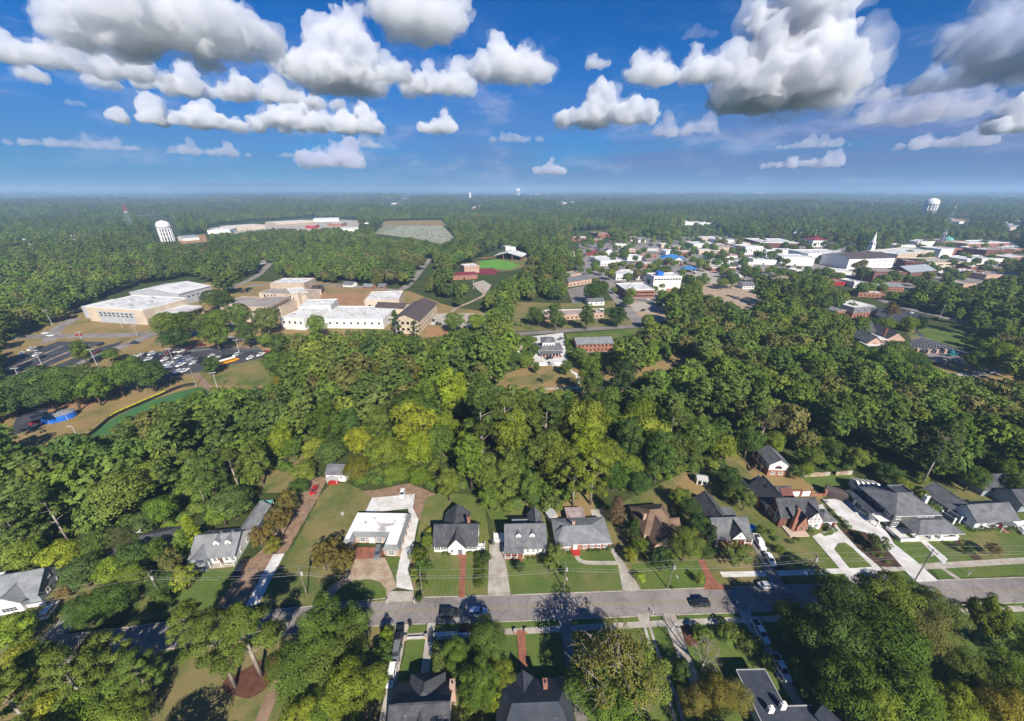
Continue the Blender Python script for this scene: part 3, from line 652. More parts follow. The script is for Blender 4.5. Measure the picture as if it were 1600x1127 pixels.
    def chimney(s, x, y, z0, z1, mat='brick', w=.9, d=.7, parent=None):
        o = s.add('chimney', *boxes([(x - w/2, x + w/2, y - d/2, y + d/2, z0, z1), (x - w/2 - .1, x + w/2 + .1, y - d/2 - .1, y + d/2 + .1, z1, z1 + .18)]), mat, parent)
        s.add('flue', *boxes([(x - .15, x + .15, y - .15, y + .15, z1 + .18, z1 + .5)]), 'black_metal', o)
    def units(s, L, mat='metal_pale'):
        for x, y, w, h, z in L: s.add('roof_unit', *boxes([(x - w/2, x + w/2, y - w*.35, y + w*.35, z, z + h), (x - w*.3, x + w*.3, y - w*.2, y + w*.2, z + h, z + h*1.25)]), mat)
    def vents(s, L):
        for x, y, z in L: s.add('vent_pipe', *tubev((x, y, z - .3), (x, y, z + .35), .07, .07, 6), 'metal_pale')

# ---- white-fronted house with black roof and a steep front gable
b = Bld('house', 'white house with black shingle roof, steep front gable and red brick path', 'house', (-23.4, 84.2), R(1))
b.gwall(0, 13.0, 0, 8.2, 3.0, 3.6, 'x', 'white'); r = b.groof(0, 13.0, 0, 8.2, 3.0, 3.6, 'x', 'shingle_black')
b.gwall(4.4, 9.4, -1.1, 4.1, 3.0, 3.2, 'y', 'white'); b.groof(4.4, 9.4, -1.1, 3.9, 3.0, 3.2, 'y', 'shingle_black', .35)
b.gwall(2.2, 9.6, 8.2, 12.4, 3.0, 3.4, 'y', 'white'); b.groof(2.2, 9.6, 4.4, 12.6, 3.0, 3.4, 'y', 'shingle_black')
b.chimney(10.2, 5.4, 5.2, 8.1)
for u in (1.1, 2.9, 10.4, 12.0): b.win('f', u, -.01, .9, .95, 1.5, bars=2)
b.win('f', 5.6, -1.11, .9, .95, 1.5, bars=2); b.door('f', 8.0, -1.11, 1.0, 2.1, 'glass_pale'); b.win('f', 6.9, -1.11, 3.7, .5, .8)
for x in (.5, 1.7, 2.3, 3.5, 9.8, 11.0, 11.4, 12.6): b.box('shutter', x - .14, x + .14, -.07, -.012, .9, 2.4, 'glass_dark')
b.boxes('porch', [(7.0, 9.0, -2.0, -1.12, 0, .3)], 'paving_brick'); b.boxes('porch_surround', [(7.2, 7.35, -1.5, -1.12, .3, 2.7), (8.65, 8.8, -1.5, -1.12, .3, 2.7), (7.1, 8.9, -1.6, -1.12, 2.7, 2.9)], 'white')
b.boxes('side_porch', [(13.02, 15.2, .4, 2.6, 0, .35), (13.02, 13.2, .4, .5, .35, 1.2), (15.05, 15.2, .4, 2.6, .35, 1.2), (13.2, 15.05, .4, .5, 1.05, 1.2)], 'white')
for u in (2.5, 5.5): b.win('l', u, -.01, .9, .9, 1.4); b.win('r', u, 13.01, .9, .9, 1.4)
b.win('l', 4.1, -.01, 3.6, .8, 1.1); b.win('r', 4.1, 13.01, 3.6, .8, 1.1); b.vents([(3, 2, 5), (11.5, 2, 5)])

# ---- white cape house with two dormers
b = Bld('house', 'white house with grey roof and two small white dormers by a wide concrete drive', 'house', (-1.9, 83.1), R(2))
b.gwall(0, 12.0, 0, 8.8, 3.3, 4.2, 'x', 'white'); b.groof(0, 12.0, 0, 8.8, 3.3, 4.2, 'x', 'shingle_grey', .55)
b.gwall(7.6, 11.6, 8.8, 12.6, 3.2, 2.6, 'y', 'siding_grey'); b.groof(7.6, 11.6, 7.0, 12.8, 3.2, 2.6, 'y', 'shingle_grey', .4)
b.box('rear_extension', 2.2, 7.6, 8.82, 11.4, 0, 3.0, 'siding_grey'); b.add('rear_roof', [(1.9, 8.8, 5.0), (7.6, 8.8, 5.0), (7.6, 11.7, 3.02), (1.9, 11.7, 3.02), (1.9, 8.8, 5.2), (7.6, 8.8, 5.2), (7.6, 11.7, 3.2), (1.9, 11.7, 3.2)], BOXF, 'shingle_navy')
for x in (3.9, 8.0):
    d = b.gwall(x - .75, x + .75, 1.75, 4.4, 5.9, .75, 'y', 'white', 4.2, 'dormer'); b.groof(x - .75, x + .75, 1.8, 4.6, 5.9, .75, 'y', 'shingle_grey', .15, .1, 'dormer_roof'); b.win('f', x, 1.74, 4.75, .75, 1.05, bars=2)
b.boxes('porch_floor', [(-.3, 5.2, -1.7, -.01, 0, .5)], 'paving_brick')
b.add('porch_roof', [(-.5, -2.0, 2.75), (5.4, -2.0, 2.75), (5.4, 0, 3.25), (-.5, 0, 3.25), (-.5, -2.0, 2.95), (5.4, -2.0, 2.95), (5.4, 0, 3.45), (-.5, 0, 3.45)], BOXF, 'shingle_grey')
for x in (-.2, 1.6, 3.4, 5.1): b.box('porch_post', x - .09, x + .09, -1.75, -1.57, .5, 2.76, 'white')
b.boxes('porch_rail', [(-.1, 3.3, -1.7, -1.64, 1.25, 1.35), (-.1, 3.3, -1.7, -1.64, .62, .7)] + [(-.1 + .28 * i, -.05 + .28 * i, -1.69, -1.65, .7, 1.25) for i in range(13)], 'white')
b.boxes('steps', [(3.6, 4.9, -2.3, -1.71, 0, .3), (3.6, 4.9, -2.8, -2.3, 0, .15)], 'paving_brick')
b.door('f', 4.3, -.01, 1.0, 2.1, 'red_paint', .5)
for u in (.9, 2.4, 6.6, 8.3, 9.6, 11.1): b.win('f', u, -.01, 1.0, .85, 1.3, bars=2)
for u in (2, 5, 7.5): b.win('l', u, -.01, 1.0, .9, 1.4)
b.win('l', 4.4, -.01, 4.3, .9, 1.3)
b.boxes('deck', [(-3.6, -.02, 4.2, 7.6, .6, .78), (-3.6, -3.5, 4.2, 4.3, 0, 1.7), (-1.8, -1.7, 4.2, 4.3, 0, 1.7), (-3.6, -.02, 4.2, 4.26, 1.6, 1.7), (-3.6, -3.54, 4.2, 7.6, 1.6, 1.7), (-3.6, -3.5, 7.5, 7.6, 0, 1.7)], 'white')
b.vents([(6, 6.6, 5.8)])

# ---- brick ranch with hipped pale roof
b = Bld('house', 'brick ranch house with pale hipped roof and small red porch', 'house', (13.6, 84.6), R(2.5))
b.box('wall', 0, 15.8, 0, 9.0, 0, 2.9, 'brick'); b.hroof(0, 15.8, 0, 9.0, 2.9, 2.3, 'shingle_pale', .65, inset=5.2)
b.add('roof_wing', [(-.66, -1.3, 3.1), (4.4, -1.3, 3.1), (4.4, 4.5, 5.3), (2.2, 4.5, 5.32), (2.2, 1.6, 4.6), (-.66, 4, 3.1)], [(0, 1, 4), (1, 2, 3, 4), (0, 4, 3, 5)], 'shingle_pale')
b.box('wall', 0, 4.0, -.75, -.01, 0, 2.9, 'brick'); b.boxes('cornice', [(.02, 4.0, -.8, -.76, 2.2, 2.9), (4.01, 15.8, -.05, -.012, 2.2, 2.9)], 'white')
b.boxes('porch', [(4.3, 6.8, -1.6, -.02, 0, .35), (4.6, 6.5, -2.0, -1.6, 0, .18)], 'red_paint'); b.door('f', 5.5, -.02, 1, 2.0, 'white', .35)
for u in (1.2, 2.8): b.win('f', u, -.81, .9, .95, 1.25, bars=2)
for u in (8.4, 10.6, 12.6, 14.6): b.win('f', u, -.06, .9, 1.2, 1.25, bars=2)
for u in (2.5, 6.5): b.win('l', u, -.01, .9, 1, 1.25); b.win('r', u, 15.81, .9, 1, 1.25)
b.chimney(5.6, 5.1, 4.6, 6.2, 'brick_pale', .8, .6); b.vents([(12, 3, 4.5), (9.4, 6.2, 4.6)])
b.box('carport_roof', 4.6, 10.8, 9.7, 14.6, 2.6, 2.75, 'metal_rust')
for x, y in ((4.7, 14.4), (10.6, 14.4), (4.7, 12), (10.6, 12)): b.box('carport_post', x - .06, x + .06, y - .06, y + .06, 0, 2.6, 'white')

# ---- garden shed beside it
b = Bld('garden_shed', 'small pale garden shed behind the dormered white house', 'shed', (13.0, 97.4), R(25))
b.gwall(-1.4, 1.4, -1.8, 1.8, 2.0, .7, 'y', 'stone_tan'); b.groof(-1.4, 1.4, -1.8, 1.8, 2.0, .7, 'y', 'metal_pale', .2); b.door('f', 0, -1.81, 1.2, 1.8, 'white', .02)

# ---- brown-roofed house among trees
b = Bld('house', 'house with complex brown shingle roof half hidden by round trees', 'house', (41.2, 84.6), R(6))
b.box('wall', 0, 10.5, 3.6, 14.5, 0, 3.0, 'brick_pale'); b.hroof(0, 10.5, 3.6, 14.5, 3.0, 4.0, 'shingle_brown', .6, 'x', inset=4.0, fascia='stone_tan')
b.gwall(1.4, 8.2, -.6, 5.0, 2.9, 3.2, 'y', 'brick_pale'); b.groof(1.4, 8.2, -.6, 7.0, 2.9, 3.2, 'y', 'shingle_brown', .5)
b.gwall(7.4, 12.0, 4.4, 8.6, 2.8, 2.4, 'x', 'brick_pale'); b.groof(5.8, 12.0, 4.4, 8.6, 2.8, 2.4, 'x', 'shingle_brown', .45)
for u in (3.0, 6.6): b.win('f', u, -.61, .9, 1, 1.4, bars=2)
b.win('f', 4.8, -.61, 3.4, .7, 1.0); b.door('f', 4.8, -.61, 1.0, 2.1, 'white')
for u in (6, 10): b.win('l', u, -.01, .9, .9, 1.4)
b.chimney(1.2, 7.6, 3.2, 6.9, 'brick_pale'); b.vents([(8, 10, 6)])

# ---- dark grey bungalow with front porch gable
b = Bld('house', 'white bungalow with dark grey gabled roof and peaked porch roof beside parked white cars', 'house', (62.2, 88.2), R(2))
b.gwall(0, 11.2, 0, 6.2, 3.2, 3.0, 'x', 'white'); b.groof(0, 11.2, 0, 6.2, 3.2, 3.0, 'x', 'shingle_grey', .6)
b.gwall(.4, 7.2, 6.2, 14.6, 3.1, 3.0, 'y', 'siding_grey'); b.groof(.4, 7.2, 5.0, 14.8, 3.1, 3.0, 'y', 'shingle_black', .5)
b.box('rear_wing', 7.22, 10.8, 6.22, 10.2, 0, 3.0, 'siding_grey'); b.box('rear_wing_roof', 7.0, 11.1, 6.8, 10.6, 3.02, 3.2, 'shingle_grey')
b.gwall(4.6, 9.0, -2.0, 2.6, 3.0, 2.9, 'y', 'white', 2.4, 'porch_gable'); b.groof(4.6, 9.0, -2.0, 2.9, 3.0, 2.9, 'y', 'shingle_black', .3)
b.box('porch_floor', 3.8, 11.2, -2.2, -.02, 0, .55, 'paving_brick')
b.add('porch_roof', [(-.4, -2.2, 2.55), (11.6, -2.2, 2.55), (11.6, -.3, 3.0), (-.4, -.3, 3.0), (-.4, -2.2, 2.7), (11.6, -2.2, 2.7), (11.6, -.3, 3.2), (-.4, -.3, 3.2)], BOXF, 'shingle_grey')
for x in (0, 3.9, 6.2, 8.8, 11.0): b.box('porch_post', x - .13, x + .13, -2.1, -1.84, .0 if x == 0 else .55, 2.5, 'white')
b.boxes('porch_rail', [(9.0, 11.0, -2.05, -1.98, 1.2, 1.3), (4.0, 6.1, -2.05, -1.98, 1.2, 1.3)] + [(9.1 + .25 * i, 9.15 + .25 * i, -2.04, -1.99, .56, 1.2) for i in range(8)], 'white')
for u in (1.4, 2.8, 10.0): b.win('f', u, -.01, .9, 1, 1.5, bars=2)
b.door('f', 7.2, -.02, 1, 2.1, 'wood', .56); b.win('f', 6.8, -2.02, 3.5, .6, .9)
for u in (1.5, 4.5): b.win('l', u, -.01, .9, .9, 1.4); b.win('r', u, 11.21, .9, .9, 1.4)
for u in (8, 10.5, 13): b.win('l', u, .39, .9, .9, 1.4)
b.win('l', 3.1, -.01, 3.8, .7, 1.0); b.add('satellite_dish', *lathe([(.05, 0), (.5, .18), (.52, .2)], 12, (-.4, 6.3)), 'white'); b.root.children[-1].location.z = 3.6
b.vents([(2.0, 2.2, 5.2), (1.5, 1.6, 4.8)])

# ---- Tudor house
b = Bld('house', 'Tudor style brick house with dark slate roofs, half timbering and red chimney', 'house', (86.0, 92.8), R(2))
b.gwall(0, 13.0, 1.0, 9.0, 4.2, 3.8, 'x', 'brick_dark'); b.groof(0, 13.0, 1.0, 9.0, 4.2, 3.8, 'x', 'shingle_black', .4)
b.gwall(-1.5, 6.6, 9.0, 15.4, 4.2, 4.0, 'y', 'brick_dark'); b.groof(-1.5, 6.6, 5.6, 15.6, 4.2, 4.0, 'y', 'shingle_black', .4)
b.gwall(7.6, 12.8, -.4, 6.0, 4.0, 3.2, 'y', 'white'); b.groof(7.6, 12.8, -.4, 5.6, 4.0, 3.2, 'y', 'shingle_black', .35)
b.gwall(4.4, 7.4, -1.4, 3.0, 3.2, 3.4, 'y', 'brick'); b.groof(4.4, 7.4, -1.4, 4.2, 3.2, 3.4, 'y', 'shingle_black', .3)
b.gwall(6.9, 11.0, 9.2, 15.6, 3.4, 2.2, 'x', 'brick_dark'); b.groof(6.0, 11.0, 10.4, 15.6, 3.4, 2.2, 'x', 'shingle_black', .4)
b.gwall(-6.4, -2.0, 12.4, 19.0, 3.4, 2.8, 'y', 'white'); b.groof(-6.4, -2.0, 12.4, 19.0, 3.4, 2.8, 'y', 'shingle_grey', .4)
b.gwall(1.0, 6.0, 15.5, 18.6, 3.2, 2.4, 'y', 'brick_dark'); b.groof(1.0, 6.0, 14.4, 18.8, 3.2, 2.4, 'y', 'shingle_grey', .4)
b.add('chimney', *boxes([(3.1, 4.3, -.9, .3, 0, 4.6), (3.3, 4.1, -.7, .1, 4.6, 8.4), (3.2, 4.2, -.8, .2, 8.4, 8.65)]), 'brick')
b.boxes('timber', [(7.7, 12.7, -.46, -.415, 3.0, 3.15), (7.7, 12.7, -.46, -.415, 4.2, 4.35), (10.1, 10.3, -.46, -.415, 3.15, 6.6), (8.9, 9.05, -.46, -.415, 3.15, 5.3), (11.4, 11.55, -.46, -.415, 3.15, 5.3)], 'brick_dark')
b.hroof(13.2, 18.0, 0, 5.0, 2.6, 1.4, 'shingle_grey', .3, 'x', part='carport_roof')
for x, y in ((13.4, .2), (17.8, .2), (17.8, 4.8)): b.box('carport_pillar', x - .3, x + .3, y - .3, y + .3, 0, 2.6, 'brick')
for u in (9.2, 11.2): b.win('f', u, -.42, .8, 1.2, 1.6, bars=3)
b.win('f', 5.9, -1.41, .8, 1.0, 1.6, 'brick_pale', bars=2); b.door('f', 2.2, .98, 1.1, 2.2, 'wood', .3)
for u in (2.5, 5.5, 7.5): b.win('l', u, -.01, 1.0, 1, 1.5)
for u in (10.4, 13): b.win('l', u, -1.51, 1.0, 1, 1.5, 'brick_pale')
b.boxes('timber', [(-.05, -.012, 1.2, 8.8, 3.2, 3.4), (-.05, -.012, 3.0, 3.2, 0, 6), (-.05, -.012, 6.8, 7.0, 0, 6)], 'white')
b.boxes('terrace', [(1.2, 7.4, -3.2, -1.42, 0, .45), (1.2, 3.0, -1.4, .98, 0, .45)], 'stone_tan'); b.boxes('skylight', [(1.2, 2.2, 11.0, 12.0, 7.2, 7.5)], 'glass'); b.vents([(9, 5, 7.5), (3.5, 4, 7.4)])
# brick garden walls with white gates beside it
b = Bld('garden_wall', 'red brick wall with two white garage doors behind the Tudor house', 'wall', (98.6, 107.3), R(2))
for x in (0, 3.9, 7.8): b.box('pier', x - .3, x + .3, -.3, .3, 0, 2.7, 'brick')
b.boxes('wall', [(.3, 3.6, .0, .3, 2.2, 2.6), (4.2, 7.5, 0, .3, 2.2, 2.6), (8.1, 12.4, -.1, .15, 0, 1.0)], 'brick')
for x in (.4, 4.3): b.boxes('garage_door', [(x, x + 3.1, .05, .2, .05, 2.2)] + [(x, x + 3.1, .02, .05, z, z + .42) for z in (.1, .64, 1.18, 1.72)], 'white')
b.box('pier', 12.4, 13.2, -.3, .5, 0, 2.6, 'brick')
b = Bld('garden_wall', 'low red brick gate wall beside the dark grey bungalow', 'wall', (77.6, 105.2), R(2))
b.box('pier', 0, .6, 0, .5, 0, 2.2, 'brick'); b.box('wall', .62, 2.4, .1, .4, 0, 1.9, 'brick'); b.boxes('gate', [(2.6, 3.9, .15, .25, .1, 1.7)], 'wood'); b.box('wall', 4.1, 6.3, .1, .4, 0, 1.9, 'brick')
b = Bld('retaining_wall', 'pale concrete retaining wall at the wood edge behind the back lawn', 'wall', at(1253, 746), R(0))
e = at(1331, 742) - at(1253, 746); ln = e.length
b.root.rotation_euler.z = math.atan2(e.y, e.x)
for i in range(9):
    if i not in (5,): b.box('panel', i * ln / 9, (i + 1) * ln / 9 - .1, 0, .3, 0, 1.6 + (i % 3) * .12, 'concrete_tan' if i % 4 else 'concrete')

# ---- garage cottage, brick below, white gable above
b = Bld('cottage', 'small two storey cottage with brick base, white gable and arched window', 'cottage', (97.2, 118.4), R(-4))
b.box('brick_storey', 0, 6.6, 0, 8.6, 0, 2.8, 'brick'); b.gwall(-.05, 6.65, -.05, 8.65, 5.4, 2.2, 'y', 'stucco', 2.81); b.groof(0, 6.6, 0, 8.6, 5.4, 2.2, 'y', 'shingle_grey', .6)
for u in (1.9, 4.7): b.win('f', u, -.01, .9, 1.7, 1.1, bars=3)
b.add('window', [(2.1, -.11, 3.5), (4.6, -.11, 3.5), (4.6, -.11, 4.2), (4.0, -.11, 4.75), (3.35, -.11, 4.95), (2.7, -.11, 4.75), (2.1, -.11, 4.2)] + [(2.1, .0, 3.5), (4.6, .0, 3.5), (4.6, .0, 4.2), (4.0, .0, 4.75), (3.35, .0, 4.95), (2.7, .0, 4.75), (2.1, .0, 4.2)], [tuple(range(7))] + [(i, 7 + i, 7 + (i + 1) % 7, (i + 1) % 7) for i in range(7)], 'brick_dark')
b.add('pane', *boxes([(2.3, 3.25, -.13, -.1, 3.6, 4.4), (3.45, 4.4, -.13, -.1, 3.6, 4.4)]), 'glass', b.root.children[-1])
b.boxes('balcony', [(-2.0, -.1, 1.5, 8.4, 2.7, 2.9), (-2.0, -1.9, 1.5, 8.4, 3.6, 3.7), (-2.0, -.1, 1.5, 1.6, 3.6, 3.7)], 'wood')
for y in (1.6, 5, 8.3): b.box('balcony_post', -1.98, -1.84, y - .07, y + .07, 0, 5.2, 'wood')
for y in (3, 6): b.win('l', y, -.06, 3.3, 1, 1.5)
b.boxes('stairs', [(-3.2 - .3 * i, -2.9 - .3 * i, 2.0, 3.2, 2.4 - .3 * i, 2.7 - .3 * i) for i in range(8)], 'wood')

# ---- dark green craftsman house
b = Bld('house', 'dark green two storey house with broad hipped grey roofs and white trim', 'house', (121.2, 93.0), R(2))
b.box('wall', 0, 13.4, 0, 11.6, 0, 6.0, 'siding_green'); b.hroof(0, 13.4, 0, 11.6, 6.0, 3.0, 'shingle_grey', .9, 'x', inset=6.0)
b.boxes('roof_well', [(5.2, 10.4, 6.2, 9.6, 8.2, 8.7)], 'shingle_navy')
b.boxes('roof_well_rim', [(5.0, 10.6, 6.0, 6.2, 7.8, 9.2), (5.0, 10.6, 9.6, 9.8, 7.6, 9.2), (5.0, 5.2, 6.2, 9.6, 7.8, 9.2), (10.4, 10.6, 6.2, 9.6, 7.8, 9.2)], 'shingle_grey')
b.hroof(3.6, 17.4, -5.0, 1.6, 3.0, 2.0, 'shingle_grey', .6, 'x', part='porch_roof'); b.box('porch_floor', -1.2, 17.4, -5.2, -.02, 0, .5, 'concrete_pale')
for x in (4.0, 9.0, 12.0, 17.0): b.boxes('porch_post', [(x - .5, x + .5, -5.0, -4.1, .5, 1.5), (x - .22, x + .22, -4.75, -4.35, 1.5, 3.0)], 'white')
b.boxes('porch_parapet', [(-1.2, 3.3, -5.2, -5.0, .5, 1.3), (-1.2, -1.0, -5.0, -.05, .5, 1.3), (12.6, 16.4, -5.0, -4.8, .5, 1.3)], 'white')
b.boxes('belt_trim', [(-.05, 13.45, -.06, -.012, 5.2, 5.4), (-.06, -.012, 0, 3.4, 2.9, 3.1)], 'white')
for u in (1.4, 8.2, 10.2, 12.2): b.win('f', u, -.07, 4.1, 1.5, 1.1, bars=2)
for u in (1.4, 6): b.win('f', u, -.01, 1.0, 1.6, 1.7, bars=2)
b.door('f', 10, -.02, 1.1, 2.2, 'wood', .5)
for u in (2.0, 5.2, 8.6): b.win('l', u, -.01, 4.0, 1.7, 1.4, bars=2)
b.win('l', 2.0, -.01, 1.0, 1.6, 1.3, bars=2)
b.chimney(14.0, 4.6, 0, 8.8, 'white', 1.0, 1.0)
b.box('wing', -3.0, -.02, 3.6, 13.4, 0, 3.2, 'white'); b.add('wing_roof', [(-3.8, 3.2, 3.2), (-.01, 3.2, 3.9), (-.01, 13.9, 3.9), (-3.8, 13.9, 3.2), (-3.8, 3.2, 3.4), (-.01, 3.2, 4.1), (-.01, 13.9, 4.1), (-3.8, 13.9, 3.4)], BOXF, 'shingle_navy')
for u in (5.4, 8.5, 11.6): b.boxes('arched_bay', [(-3.06, -3.01, u - 1.1, u + 1.1, .6, 2.5)], 'glass'); b.boxes('bay_frame', [(-3.13, -3.02, u - 1.3, u - 1.1, .4, 2.7), (-3.13, -3.02, u + 1.1, u + 1.3, .4, 2.7), (-3.13, -3.02, u - 1.1, u + 1.1, 2.5, 2.7)], 'white')
b.boxes('side_porch', [(-3.4, -.05, .6, 3.1, 2.6, 2.8), (-3.3, -3.0, .7, 1.0, 0, 2.6), (-3.3, -3.0, 2.7, 3.0, 0, 2.6)], 'white')
b.vents([(3, 6, 8), (9, 3.5, 8)])
b = Bld('pergola', 'open sided garden shelter with striped brown and white roof by the green house', 'pergola', (123.2, 107.4), R(-14))
for i in range(9): b.add('roof_panel', [(-.4 + i * .8, -.4, 3.1), (.38 + i * .8, -.4, 3.1), (.38 + i * .8, 3.2, 4.4), (-.4 + i * .8, 3.2, 4.4), (.38 + i * .8, 6.6, 3.1), (-.4 + i * .8, 6.6, 3.1)], [(0, 1, 2, 3), (3, 2, 4, 5)], 'metal_brown' if i % 2 else 'stucco')
for x in (0, 6.4):
    for y in (0, 6.2): b.box('post', x - .15, x + .15, y - .15, y + .15, 0, 3.2, 'white')
b.boxes('beam', [(-.2, 6.6, -.1, .1, 2.9, 3.15), (-.2, 6.6, 6.1, 6.3, 2.9, 3.15)], 'white'); b.boxes('wall', [(-.1, 6.5, 5.95, 6.08, 0, 2.8), (-.1, .05, 1, 5.9, 0, 2.4)], 'white')
b = Bld('garden_shed', 'barrel roofed brown storage shed with white front beside the concrete court', 'shed', (117.6, 105.6), R(52))
prof = [(-1.7, 0), (-1.7, 1.9), (-1.4, 2.7), (-.7, 3.2), (.7, 3.2), (1.4, 2.7), (1.7, 1.9), (1.7, 0)]
v = [(x, 0, z) for x, z in prof] + [(x, 6.4, z) for x, z in prof]
b.add('shell', v, [(i, i + 1, 9 + i, 8 + i) for i in range(7)] + [tuple(range(8)), tuple(range(15, 7, -1))], 'metal_brown'); b.boxes('front', [(-1.6, -.8, -.08, -.01, 0, 2.2), (.8, 1.6, -.08, -.01, 0, 2.2), (-1.2, 1.2, -.08, -.01, 2.2, 2.8)], 'white'); b.boxes('door', [(-.78, .78, -.06, -.012, 0, 2.19)], 'grey_panel')

# ---- white L-shaped house at the right
b = Bld('house', 'long white house with grey gabled roofs and round clipped bushes in front', 'house', (148.0, 92.8), R(4))
b.gwall(0, 14.6, 0, 8.0, 3.2, 3.0, 'x', 'white'); b.groof(0, 14.6, 0, 8.0, 3.2, 3.0, 'x', 'shingle_grey', .5)
b.gwall(-2.4, 5.4, 8.0, 14.6, 3.2, 2.6, 'y', 'white'); b.groof(-2.4, 5.4, 5.6, 14.8, 3.2, 2.6, 'y', 'shingle_grey', .5)
for u in (2.2, 4.6, 5.6, 6.6, 12.2): b.win('f', u, -.01, 1.0, .9, 1.4, bars=2)
b.door('f', 9.4, -.02, 1.1, 2.1, 'red_paint', .4); b.boxes('steps', [(8.6, 10.2, -1.6, -.02, 0, .4), (8.6, 10.2, -2.2, -1.6, 0, .2)], 'brick')
b.boxes('porch_roof', [(7.6, 12.0, -1.8, .4, 2.7, 2.85)], 'shingle_grey')
for x in (7.8, 11.8): b.box('porch_post', x - .1, x + .1, -1.7, -1.5, 0, 2.7, 'white')
for u in (2.5, 5.5): b.win('l', u, -.01, 1.0, .9, 1.4)
for u in (9.4, 11.4, 13.4): b.win('l', u, -2.41, 1.0, 1.0, 1.4)
b.boxes('white_fence', [(14.7, 20, .4, .55, 0, 1.9)], 'white'); b.vents([(4, 2, 5)])
for i, x in enumerate((143.4, 146.2)):
    q = Bld('garden_screen', ['white framed dark garden screen nearer the green house', 'white framed dark garden screen nearer the long white house'][i], 'screen', (x, 96.6 + i * .6), R(10)); q.boxes('panel', [(-.1, .1, -1.6, 1.6, .2, 2.2)], 'siding_grey'); q.boxes('post', [(-.3, .5, -1.9, -1.6, 0, 2.5)], 'white'); q.boxes('post', [(-.3, .3, 1.6, 1.9, 0, 2.5)], 'white')
b = Bld('house', 'dark roofed house in deep shade under the big pine at far right', 'house', at(1532, 775), R(4))
b.gwall(0, 13, 0, 8, 3, 2.8, 'x', 'siding_grey'); b.groof(0, 13, 0, 8, 3, 2.8, 'x', 'shingle_black', .5)
for u in (2, 5, 8, 11): b.win('f', u, -.01, 1, .9, 1.3)
b = Bld('house', 'grey house with white windows at the far right edge beyond the long white house', 'house', at(1598, 800), R(4))
b.gwall(-2, 10, 0, 8, 3.2, 2.8, 'x', 'siding_grey'); b.groof(-2, 10, 0, 8, 3.2, 2.8, 'x', 'shingle_black', .5)
for u in (-.5, 2): b.win('f', u, -.01, 1, 1.1, 1.4)

# ---- flat white roofed office with mansard
b = Bld('office_building', 'low brick office with flat patched white roof and grey mansard edge', 'office', (-50.8, 83.0), R(-1))
W, D_ = 17.4, 13.2
b.boxes('wall', [(0, W, 4.6, D_, 0, 3.0), (W - 4.6, W, 0, 4.58, 0, 3.0), (0, 2.6, 1.8, 4.58, 0, 3.0)], 'brick_pale')
def ring(P, ins, z0, z1):
    """mansard band round an outline P (counter-clockwise), leaning inwards by ins"""
    n = len(P); v = []; 
    for i in range(n):
        a, c, e = Vector(P[i - 1]), Vector(P[i]), Vector(P[(i + 1) % n])
        d1 = (c - a).normalized(); d2 = (e - c).normalized(); n1 = Vector((-d1.y, d1.x)); n2 = Vector((-d2.y, d2.x))
        q = c + (n1 + n2) * (ins / (1 + n1.dot(n2))); o_ = c - (n1 + n2) * (.35 / (1 + n1.dot(n2)))
        v += [(o_.x, o_.y, z0), (q.x, q.y, z1)]
    return v, [(2 * i, 2 * ((i + 1) % n), 2 * ((i + 1) % n) + 1, 2 * i + 1) for i in range(n)], [2 * i + 1 for i in range(n)], [2 * i for i in range(n)]
P = [(0, 1.8), (2.6, 1.8), (2.6, 4.6), (W - 4.6, 4.6), (W - 4.6, 0), (W, 0), (W, D_), (0, D_)]
v, f, top, bot = ring(P, .55, 2.7, 4.2)
b.add('mansard', v, f + [tuple(reversed(bot))], 'shingle_pale')
b.add('roof', [(v[i][0], v[i][1], 4.2) for i in top] + [(v[i][0], v[i][1], 4.05) for i in top], [tuple(range(8))] + [(i, (i + 1) % 8, 8 + (i + 1) % 8, 8 + i) for i in range(8)], 'roof_patched')
for u in (4.2, 9.4): b.win('f', u + .6, 4.58, .5, 1.6, 1.9, 'white', 'glass_pale', 2)
b.door('f', 7.6, 4.58, 1.6, 2.2, 'white', .02)
for u in (3.4, 6.2, 9.0, 11.5): b.box('shutter', u - .25, u + .25, 4.5, 4.57, .4, 2.5, 'grey_panel')
b.win('f', W - 2.3, -.02, .5, 1.7, 1.9, 'white', 'glass_pale', 2)
for u in (W - 3.6, W - 1.0): b.box('shutter', u - .25, u + .25, -.08, -.012, .4, 2.5, 'grey_panel')
for u in (3, 6, 9, 11.5): b.win('r', u, W + .01, .7, 1.0, 1.5); b.win('l', u + 1, -.01, .7, 1.0, 1.5)
b.vents([(5, 7, 4.3), (8, 9, 4.3), (12, 7.5, 4.3), (3.6, 5.4, 4.3)]); b.units([(4.8, 8.2, .8, .5, 4.21), (7, 10, .7, .4, 4.21), (13.6, 9.2, .6, .4, 4.21)])
b.boxes('planter', [(5.2, 7.4, 2.2, 2.7, 0, .5), (7.8, 9.8, 2.2, 2.7, 0, .5)], 'paving_brick')
# ---- white cottage at the wood edge
b = Bld('cottage', 'small white cottage with grey roof and red step at the wood edge', 'cottage', (-69.3, 115.4), R(-3))
b.gwall(0, 7.2, 0, 6.0, 3.4, 2.0, 'x', 'white'); b.groof(0, 7.2, 0, 6.0, 3.4, 2.0, 'x', 'shingle_grey', .4)
for u in (1.2, 3.4, 5.8): b.win('f', u, -.01, 1.4, .8, 1.2)
b.boxes('porch', [(1.0, 4.8, -1.8, -.02, 0, .5)], 'red_paint'); b.boxes('porch_roof', [(.8, 5.0, -2.0, -.02, 2.3, 2.42)], 'metal_pale')
for x in (1.1, 4.7): b.box('porch_post', x - .07, x + .07, -1.8, -1.66, .5, 2.3, 'white')
b.door('f', 2.2, -.02, .9, 2.0, 'wood', .5)

